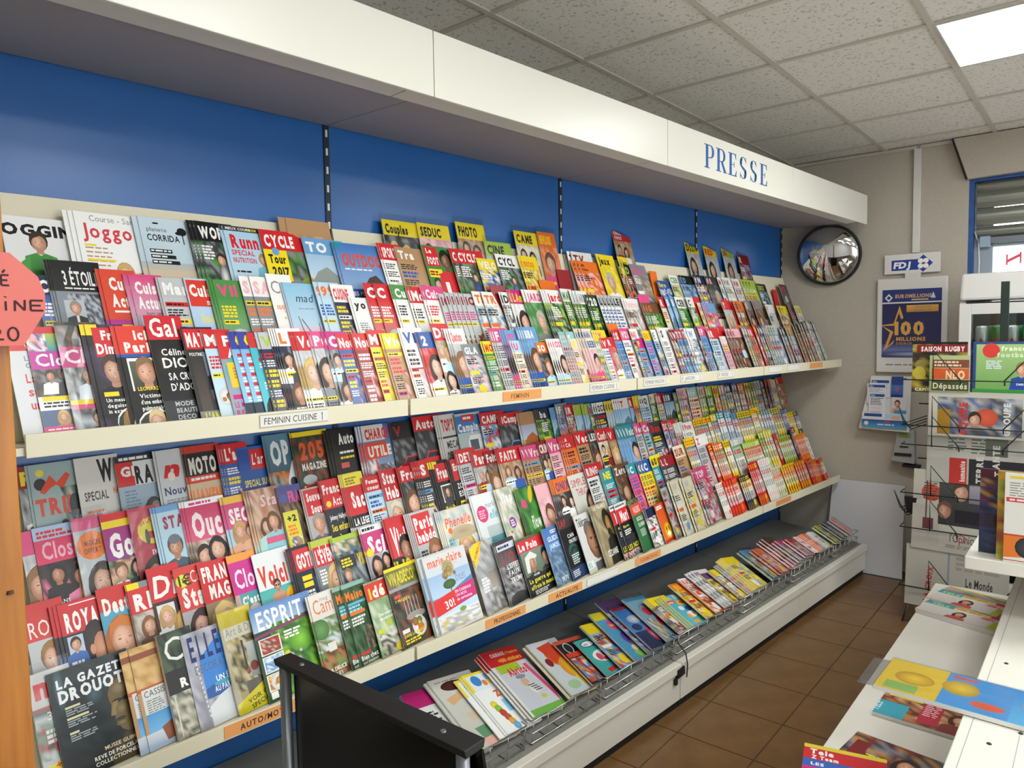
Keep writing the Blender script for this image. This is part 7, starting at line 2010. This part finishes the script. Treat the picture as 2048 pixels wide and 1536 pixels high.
def can(xg, yg, z, kind, n):
    o = root('drink_can', room(xg, yg, z), f"{'silver' if kind else 'green'} drink can with red star, {ordinal(n)} from the lottery board", 'can', 'cans in the cooler')
    col = 'c4c8c6' if kind else '2f7a3c'
    mk('body', MB('room').lathe((xg, yg, z), [(.024, 0), (.031, .008), (.031, .13), (.026, .142)], 18), mat('can_silver' if kind else 'can_green', col, .3, metal=.5), o, smooth=True)
    mk('lid', MB('room').lathe((xg, yg, z), [(.0262, .141), (.0262, .144), (.022, .1435)], 18), M_WIRE, o, smooth=True)
    b = MB('room')
    pts = []
    for k in range(10):
        rr = .019 if k % 2 == 0 else .008
        t = PI / 2 + k * PI / 5
        dy = rr * math.cos(t)
        pts.append((xg - math.sqrt(.0314 ** 2 - dy * dy), yg + dy, z + .06 + rr * math.sin(t)))
    pc = (xg - .0316, yg, z + .06)
    for k in range(10):
        b.poly([pc, pts[k], pts[(k + 1) % 10]])
    mk('star', b, mat('star_red', 'c0262c', .4), o)
n = 0
for k in range(9):
    yg = .575 - .073 * k
    n += 1
    can(4.925, yg, 1.475, k % 2 == 0, n)
for k in range(8):
    n += 1
    can(5.02, .54 - .073 * k, 1.475, k % 2 == 1, n)

# ------------------------------------------------------------------ newspaper rack
rk = root('newspaper_rack', room(4.4, .42, 0), 'Dark green wire newspaper rack before the drinks cooler', 'newspaper rack')
mk('post', grid_box(4.44, 4.462, .405, .441, .02, 1.84), M_GREEN, rk, bevel=.002)
mk('post', MB('room').tube([(4.44, .745, .02), (4.44, .745, 1.32)], .006, 8), M_GREEN, rk, smooth=True)
mk('foot', MB('room').tube([(4.44, .745, .02), (4.38, .80, .012), (4.33, .84, .012), (4.35, .82, .1)], .006, 8), M_GREEN, rk, smooth=True)
mk('foot', MB('room').tube([(4.44, .423, .02), (4.25, .423, .012)], .008, 8), M_GREEN, rk, smooth=True)
def pocket(zb, ya=.865, yb=-.1, dz=.16, xf=4.345, idx=0):
    p = mk('pocket_wire', MB('room').tube([(4.44, ya, zb + .0), (xf, ya, zb), (xf, yb, zb), (4.44, yb, zb)], .0034, 6), M_GREEN, rk, smooth=True)
    for yy, dr_ in ((.72, -1), (.28, 1)):
        mk('guard_wire', MB('room').tube([(xf, yy, zb - .005), (xf - .012, yy, zb + dz), (xf - .012, yy + dr_ * .125, zb + .005), (xf, yy + dr_ * .125, zb - .02)], .0034, 6), M_GREEN, rk, smooth=True)
for z in (1.335, 1.09, .985, .72, .53, .205):
    pocket(z)
for z in (1.2, .9, .62):
    mk('cross_wire', MB('room').tube([(4.44, .80, z), (4.44, -.1, z)], .004, 6), M_GREEN, rk, smooth=True)
for k in range(4):
    mk('side_basket_wire', MB('room').tube([(4.44, .76, .62 + .02 * k), (4.40, .84 + .012 * k, .585 + .012 * k), (4.37, .875 + .008 * k, .66 + .02 * k)], .003, 6), M_GREEN, rk, smooth=True)
    mk('side_basket_wire', MB('room').tube([(4.44, .76, 1.09 + .015 * k), (4.41, .83 + .012 * k, 1.06 + .01 * k), (4.38, .87 + .006 * k, 1.13 + .02 * k)], .003, 6), M_GREEN, rk, smooth=True)

def rugby(c):
    c.N(0, 0, 1, 1, ['1c1a18', '3a3426', '8a7a30', 'b8a43a', '2a2620'], 5, 8); c.R(0, 0, 1, .04, 'k'); c.R(.08, .05, 1, .2, '7a1c22'); c.T('SAISON', .16, .18, .1, 'e8d8d4', b=2, maxw=.38); c.T('RUGBY', .6, .18, .1, 'e8d8d4', b=2, maxw=.36); c.E(.15, .45, .1, .1, '8a7a40'); c.E(.14, .62, .12, .14, 'b8a838'); c.T('CAPITALE', .06, .97, .06, 'd8d4b0', b=2)
def depasse(c):
    c.R(0, 0, 1, 1, 'a8b080', '98a474'); c.R(.08, .12, 1, .34, '7a4432'); c.L(.12, .16, .8, 2, 'd8c8a8', .05, .04); c.R(.06, .36, 1, .66, 'c8582c'); c.T('NLO', .42, .64, .24, 'd8c8a0', b=2, maxw=.5); c.R(.06, .68, 1, .98, '4a4c30'); c.T('D\u00e9pass\u00e9s', .1, .92, .16, 'd8dcb8', b=1, maxw=.88)
def football(c):
    c.R(0, 0, 1, .05, '2c4478'); c.R(0, .05, 1, 1, '9ab878', '6a9a50'); c.R(0, .05, .05, 1, '2c4478'); c.D(.27, .17, .13, 'c83a34'); c.T('france', .42, .17, .09, 'd8e4c8', b=2, maxw=.5); c.T('football', .36, .29, .09, 'c8d8b8', b=2, maxw=.6); c.L(.2, .36, .25, 5, 'c8d4dc', .02, .014); c.P(.72, .52, .22, '8a6a44', 'd8a588', '26489a'); c.R(0, .9, 1, 1, '3a8a3c'); c.T('EMIRATES', .65, .82, .04, 'd8e0f0', maxw=.3)
def equipe(c):
    c.R(0, 0, 1, 1, 'b8b4a8'); c.R(.1, .12, .98, .95, '6a7484', '5a5c60'); c.N(.1, .12, .98, .95, ['5a6684', '8a8078', '3a4458', 'a0a4a8', '4a4640'], 8, 5); c.R(.1, .4, .24, .95, '9a7424'); c.T('EQUIPE', .42, .93, .17, 'b8322c', b=2, rot=PI / 2, maxw=.4); c.E(.62, .55, .12, .2, 'c8583a', 'b04a34'); c.P(.5, .6, .3, '3a2a20', 'c8977c', '8a4a3a', body=0); c.T('GROUPE', .86, .92, .13, 'c8ccc8', b=2, rot=PI / 2, maxw=.4)
def daily(c):
    c.R(0, 0, 1, 1, 'a8a69c'); c.L(.22, .08, .2, 4, '6a6a6a', .03, .04); c.L(.46, .08, .4, 5, '5a5a58', .025, .04); c.R(.6, .05, .82, .4, '6a7264', '4a5048'); c.R(.24, .48, .42, 1, 'b0342e'); c.T('humanite', .4, .95, .1, 'd8c8c0', b=2, rot=PI / 2, maxw=.25); c.R(.44, .48, 1, 1, '2c2c30'); c.T('TERRE', .58, .96, .12, 'c0bcb4', b=2, rot=PI / 2); c.T('VIVANTE', .74, .96, .12, 'c0bcb4', b=2, rot=PI / 2)
def opinion(c):
    c.R(0, 0, 1, 1, 'b4b0a4'); c.D(.24, .28, .13, 'b8503c'); c.R(.17, .08, .19, .62, '5a4a48'); c.L(.14, .16, .2, 7, '4a4240', .012, .02); c.R(.34, .06, 1, .66, '4a4c46', '34343a'); c.P(.62, .24, .22, '4a3c34', 'c8987e', 'b8b4bc', body=0); c.R(.72, .12, 1, .36, '9a94a0', '7a7684'); c.P(.42, .48, .2, '6a4a40', 'c08a72', '5a5a80', body=0); c.R(.55, .46, .95, .62, '28242c'); c.R(.14, .6, .28, .74, '6a3a44'); c.R(.36, .67, 1, .93, 'bcb8ac'); c.T("l'Opinion", .5, .86, .1, '3a3838', b=0); c.T('O', .578, .86, .1, 'b84a44', b=0); c.L(.45, .9, .5, 2, '8a867c', .012, .01)
def croix(c):
    c.R(0, 0, 1, 1, 'b0ada2'); c.T('LA CROIX', .24, .9, .08, 'b8442c', b=2, rot=PI / 2 - .1, maxw=1.2); c.R(.42, .02, .44, 1, '8a90a0'); c.L(.5, .1, .45, 3, '9a978c', .05, .03); c.T('Le Monde', .6, .55, .14, '3a3a3a', b=1); c.L(.5, .62, .5, 1, '5a5a58', .02); c.L(.5, .7, .45, 2, '4a4a48', .03, .02)
PAPERS = [('sports_magazine', .255, .27, .83, 1.265, 4.405, rugby, 'Rugby magazine with dark red title strip in the newspaper rack', 'magazine'),
          ('football_magazine', .29, .27, .551, 1.265, 4.405, football, 'Green football magazine with a blue-shirted player in the newspaper rack', 'magazine'),
          ('folded_magazine', .18, .19, .742, 1.275, 4.375, depasse, 'Olive folded paper with an orange block in the newspaper rack', 'newspaper'),
          ('newspaper', .42, .235, .742, 1.04, 4.37, equipe, 'Sports newspaper turned sideways with red title letters', 'newspaper'),
          ('newspaper', .44, .26, .748, .79, 4.385, daily, 'Newspaper turned sideways with a red title block and black panel', 'newspaper'),
          ('newspaper', .36, .43, .812, .42, 4.37, opinion, 'Newspaper with a photo of two men and a round red emblem', 'newspaper'),
          ('newspaper', .47, .33, .838, .105, 4.36, croix, 'Lowest newspaper in the rack with red sideways title', 'newspaper')]
for k, (nm, w, h, yg, z, xg, fn, lab, ct) in enumerate(PAPERS):
    tilt = .05
    ex = RXV + UP * (-.012 if k > 4 else 0)
    ey = UP + GX * tilt
    card(nm, w, h, .006, fn, room(xg, yg, z), ex, ey - ex * ey.dot(ex) / ex.dot(ex), M_MATTE if nm == 'newspaper' else M_PRINT, None, back='b8b4a8', label=lab, cat=ct, seed=k + 5)
cw = mk('leaflet_bundle', MB('room').hexa([(4.39, .80, .60), (4.39, .84, .60), (4.43, .84, .60), (4.43, .80, .60), (4.37, .79, .69), (4.37, .85, .69), (4.41, .85, .69), (4.41, .79, .69)]), M_BLACKM, label='Small dark bundle of folded leaflets in the side basket of the rack', cat='leaflets')

# ------------------------------------------------------------------ stepped white counter
ct = root('stepped_counter', room(2.2, .3, 0), 'White stepped display counter beside the aisle', 'counter')
mk('lower_step', MB('room').box(.9, 4.02, .2, .637, .325, .35), M_WHITE, ct, bevel=.003)
mk('lower_front', MB('room').box(.9, 4.0, .59, .605, .05, .325), M_WHITE, ct)
mk('lower_plinth', MB('room').box(.9, 3.98, .25, .57, 0, .05), M_BLACKM, ct)
mk('middle_step', MB('room').box(.9, 3.95, -.5, .27, .575, .6), M_WHITE, ct, bevel=.003)
mk('middle_front', MB('room').box(.9, 3.93, .2, .215, .35, .575), M_WHITE, ct)
mk('seam', MB('room').box(.9, 3.95, .2445, .2463, .5998, .6004), M_GREY, ct)
mk('seam', MB('room').box(1.4, 3.95, .145, .1468, .5998, .6004), M_GREY, ct)
for a, b_ in ((2.55, .215), (2.12, .145), (2.9, .19), (2.02, .2)):
    mk('screw', MB('room').lathe((a, b_, .6), [(.006, 0), (.005, .002), (.001, .0024)], 10), M_BLACKM, ct)
us = root('upper_shelf', room(3.3, .1, .786), 'White thick shelf holding comic albums above the counter', 'shelf')
mk('board', MB('room').box(2.835, 3.9, -.5, .365, .786, .83), M_WHITE, us, bevel=.004)
mk('support', MB('room').box(3.3, 3.34, -.4, .15, .6008, .786), M_WHITE, us)

def album(c, kind):
    if kind == 0:
        c.R(0, 0, 1, 1, '2c3048', '3a2a3a'); c.R(0, 0, 1, .1, '4a1c2a'); c.T('HEROS', .2, .08, .06, 'd8d0d4', b=2); c.N(0, .1, 1, .55, ['2c3a6a', '6a2a2a', '3a2a4a', 'a08030', '2a2030'], 5, 6); c.E(.5, .6, .3, .16, '3a2428', '241820'); c.E(.45, .58, .04, .015, 'e8e4e0'); c.E(.62, .6, .04, .02, 'e8e4e0'); c.N(0, .7, 1, 1, ['2c3450', '3a4466', '24283c'], 4, 4); c.E(.85, .88, .2, .14, 'c8c4b8')
    elif kind == 1:
        c.N(0, 0, 1, 1, ['b88a30', '9a6a28', '8a9a3c', 'd8a840', '8a3a20'], 4, 8)
    else:
        c.R(0, 0, 1, 1, 'd8d6ce', 'dad8d0'); c.R(.06, .03, .3, .06, 'd8c43a'); c.L(.06, .1, .35, 6, '8a8a84', .012, .016); c.R(.02, .27, .44, .32, 'c8404a'); c.L(.06, .285, .3, 1, 'e8d8d8', .02); c.Y([(.5, .1), (1, .1), (1, .26), (.6, .26)], 'd8b420'); c.R(0, .68, 1, .7, 'b84a3a'); c.Y([(0, .7), (.7, .7), (.6, .9), (0, .95)], 'd8742c'); c.E(.3, .82, .16, .12, '4a4e4e', '22262a'); c.E(.75, .75, .2, .14, '5a6264', '2a2e34'); c.E(.75, .9, .22, .09, '34383a'); c.R(0, .97, 1, .98, 'b84a3a')
def put_album(xg, yg, w, h, t, kind, label, lean=0.03, turn=0.0):
    ex = (RXV * math.cos(turn) + GX * math.sin(turn))
    ey = UP + GX * lean
    o = card('comic_album', w, h, t, lambda c: album(c, kind), room(xg, yg, .8301), ex, ey - ex * ey.dot(ex), M_PRINT, None, back=('2c3048', 'b88a30', 'd8d6ce')[kind], label=label, cat='book', group='comic albums on the upper shelf', seed=kind + 3)
put_album(2.93, .335, .2, .29, .012, 0, 'Dark blue comic album at the near end of the upper shelf')
put_album(2.885, .279, .2, .295, .02, 1, 'Ochre comic album behind the white one on the upper shelf')
put_album(2.855, .257, .22, .295, .012, 2, 'White comic album with orange figures on the upper shelf')

# magazines lying on the counter
def flat_mag(xg, yg, z, w, h, t, ang, fn, label, wrap=False, seed=0, mtl=None):
    """lies face up; its top edge points along the room at angle ang from the aisle side"""
    ca_, sa = math.cos(ang), math.sin(ang)
    ex = GX * ca_ + GY * sa
    ey = UP.cross(ex)
    b = Vector(room(xg, yg, z))
    o = card('magazine', w, h, t, fn, b, ex, ey, M_PRINT, None, back='d8d6d0', label=label, cat='magazine', group='magazines lying on the counter', seed=seed)
    if wrap:
        q = bpy.data.objects.new('plastic_wrap', wrap_mesh(w, h, t, seed)); COL.objects.link(q); q.parent = o
    return o
def tvmag(c):
    c.N(0, 0, 1, .35, ['b8a088', '8a6a54', 'd8d0c8', '5a7a5a', '9a9aa0'], 5, 3); c.R(0, 0, 1, .06, 'd8c42a'); c.R(0, .34, .35, .52, '3a9aa8'); c.T('TELE', .05, .49, .1, 'b8d47a', b=2); c.R(.35, .36, .8, .46, 'e0c828'); c.L(.38, .38, .4, 2, 'd05a2a', .025); c.R(.8, .3, 1, .45, 'c83a34'); c.R(0, .52, 1, 1, 'd4d0cc', 'c8c0b8'); c.P(.5, .7, .22, '3a2420', 'd89a74', 'b84a44', long=1); c.R(.7, .48, 1, .62, 'd8b4bc'); c.L(.74, .5, .22, 3, 'c82a3a', .025); c.R(.9, .6, 1, 1, 'b8bc38')
def tv2(c):
    c.N(0, 0, 1, 1, ['7a2c2c', 'b0784c', '8a5a3c', 'c89a70', '5a2a26'], 6, 6); c.R(0, .5, .3, 1, '3a9aac'); c.T('TELE', .04, .9, .1, 'c8dce0', rot=PI / 2); c.R(.05, .05, .4, .28, 'd8c83a'); c.R(.42, .1, .62, .9, 'a8283a'); c.L(.44, .2, .16, 8, 'e8d0d4', .02, .04); c.P(.8, .5, .3, '4a2a1c', 'd0946c', '7a2a2a', long=1)
def tv3(c):
    c.N(0, 0, 1, 1, ['2a2624', '7a3024', 'b8884a', '3c3c44', '8a8a94'], 6, 6); c.R(0, .78, 1, 1, '4a4c54'); c.L(.05, .82, .9, 2, 'd8d47a', .05, .04); c.R(.06, .2, .2, .7, '7a1c22'); c.T('TV', .22, .6, .14, 'e0c82a', b=2); c.P(.6, .45, .34, '2a1c16', 'c88a60', '1c1c20', long=1)
def tv4(c):
    c.R(0, 0, 1, .1, 'd8c83a'); c.R(0, .1, 1, .4, 'c82c34'); c.T('Tele', .08, .25, .14, 'efe6e4', b=2, sx=.8); c.T('Z Team', .1, .38, .1, 'efe6e4', b=2, sx=.7); c.R(0, .4, 1, .6, '3a62b0'); c.T('LES', .1, .55, .08, 'e8e8f0', b=2); c.R(0, .6, 1, 1, 'c8387a', '8a2a6a'); c.L(.1, .68, .6, 4, 'w', .04, .03)
A0 = -PI / 2
for k in range(3):
    flat_mag(3.535 + .003 * k, .634 + .002 * k, .3505 + .0065 * k, .31, .23, .006, A0 - .3 + .02 * k, None if k < 2 else tvmag, ['Lowest listings magazine of the pile on the counter end', 'Middle listings magazine of the pile on the counter end', 'Top listings magazine of the counter pile, woman in red'][k], seed=11)
flat_mag(3.70, .625, .3705, .29, .24, .005, A0 - .26, tvmag, 'Second listings magazine overlapping the pile at the counter end', seed=19)
flat_mag(2.49, .566, .3505, .29, .215, .012, A0 - .02, tv2, 'Listings magazine with brown-haired woman under the overhanging comic', seed=12)
flat_mag(2.13, .60, .3505, .29, .22, .006, A0 - .12, tv3, 'Dark listings magazine nearest the camera on the lower step', seed=13)
flat_mag(1.98, .63, .3575, .22, .2, .004, A0 + .25, tv4, 'Red-titled listings magazine lying over the dark one', seed=14)
def bluecomic(c):
    c.R(0, 0, 1, 1, '3a8ad0', '58b0dc'); c.R(0, 0, .3, 1, 'd8b83a'); c.E(.16, .5, .1, .2, 'e8c83a', 'b88a2a'); c.R(.04, .72, .2, .95, '8ab060'); c.R(.3, .02, .62, .98, '4a94d0'); c.E(.38, .42, .09, .22, 'e0c43a', 'b8922c'); c.E(.52, .75, .08, .1, 'd8603a'); c.R(.32, .06, .44, .14, 'd05a4a'); c.E(.7, .4, .04, .2, 'd08a5a'); c.E(.76, .35, .03, .25, 'c87a4a'); c.R(.84, .1, 1, .9, '7ac0e0'); c.E(.88, .5, .04, .1, 'd8d4c8')
oc = flat_mag(2.14, .485, .603, .5, .215, .012, A0 - .03, bluecomic, 'Blue comic in clear plastic overhanging the middle step', wrap=True, seed=15)
mk('bag_flap', MB('room').hexa([(2.15, .483, .606), (2.15, .53, .604), (2.35, .53, .604), (2.35, .483, .606), (2.15, .483, .6075), (2.15, .53, .6055), (2.35, .53, .6055), (2.35, .483, .6075)]), M_FILM, None, label='Clear plastic bag end sticking out past the blue comic', cat='plastic bag')
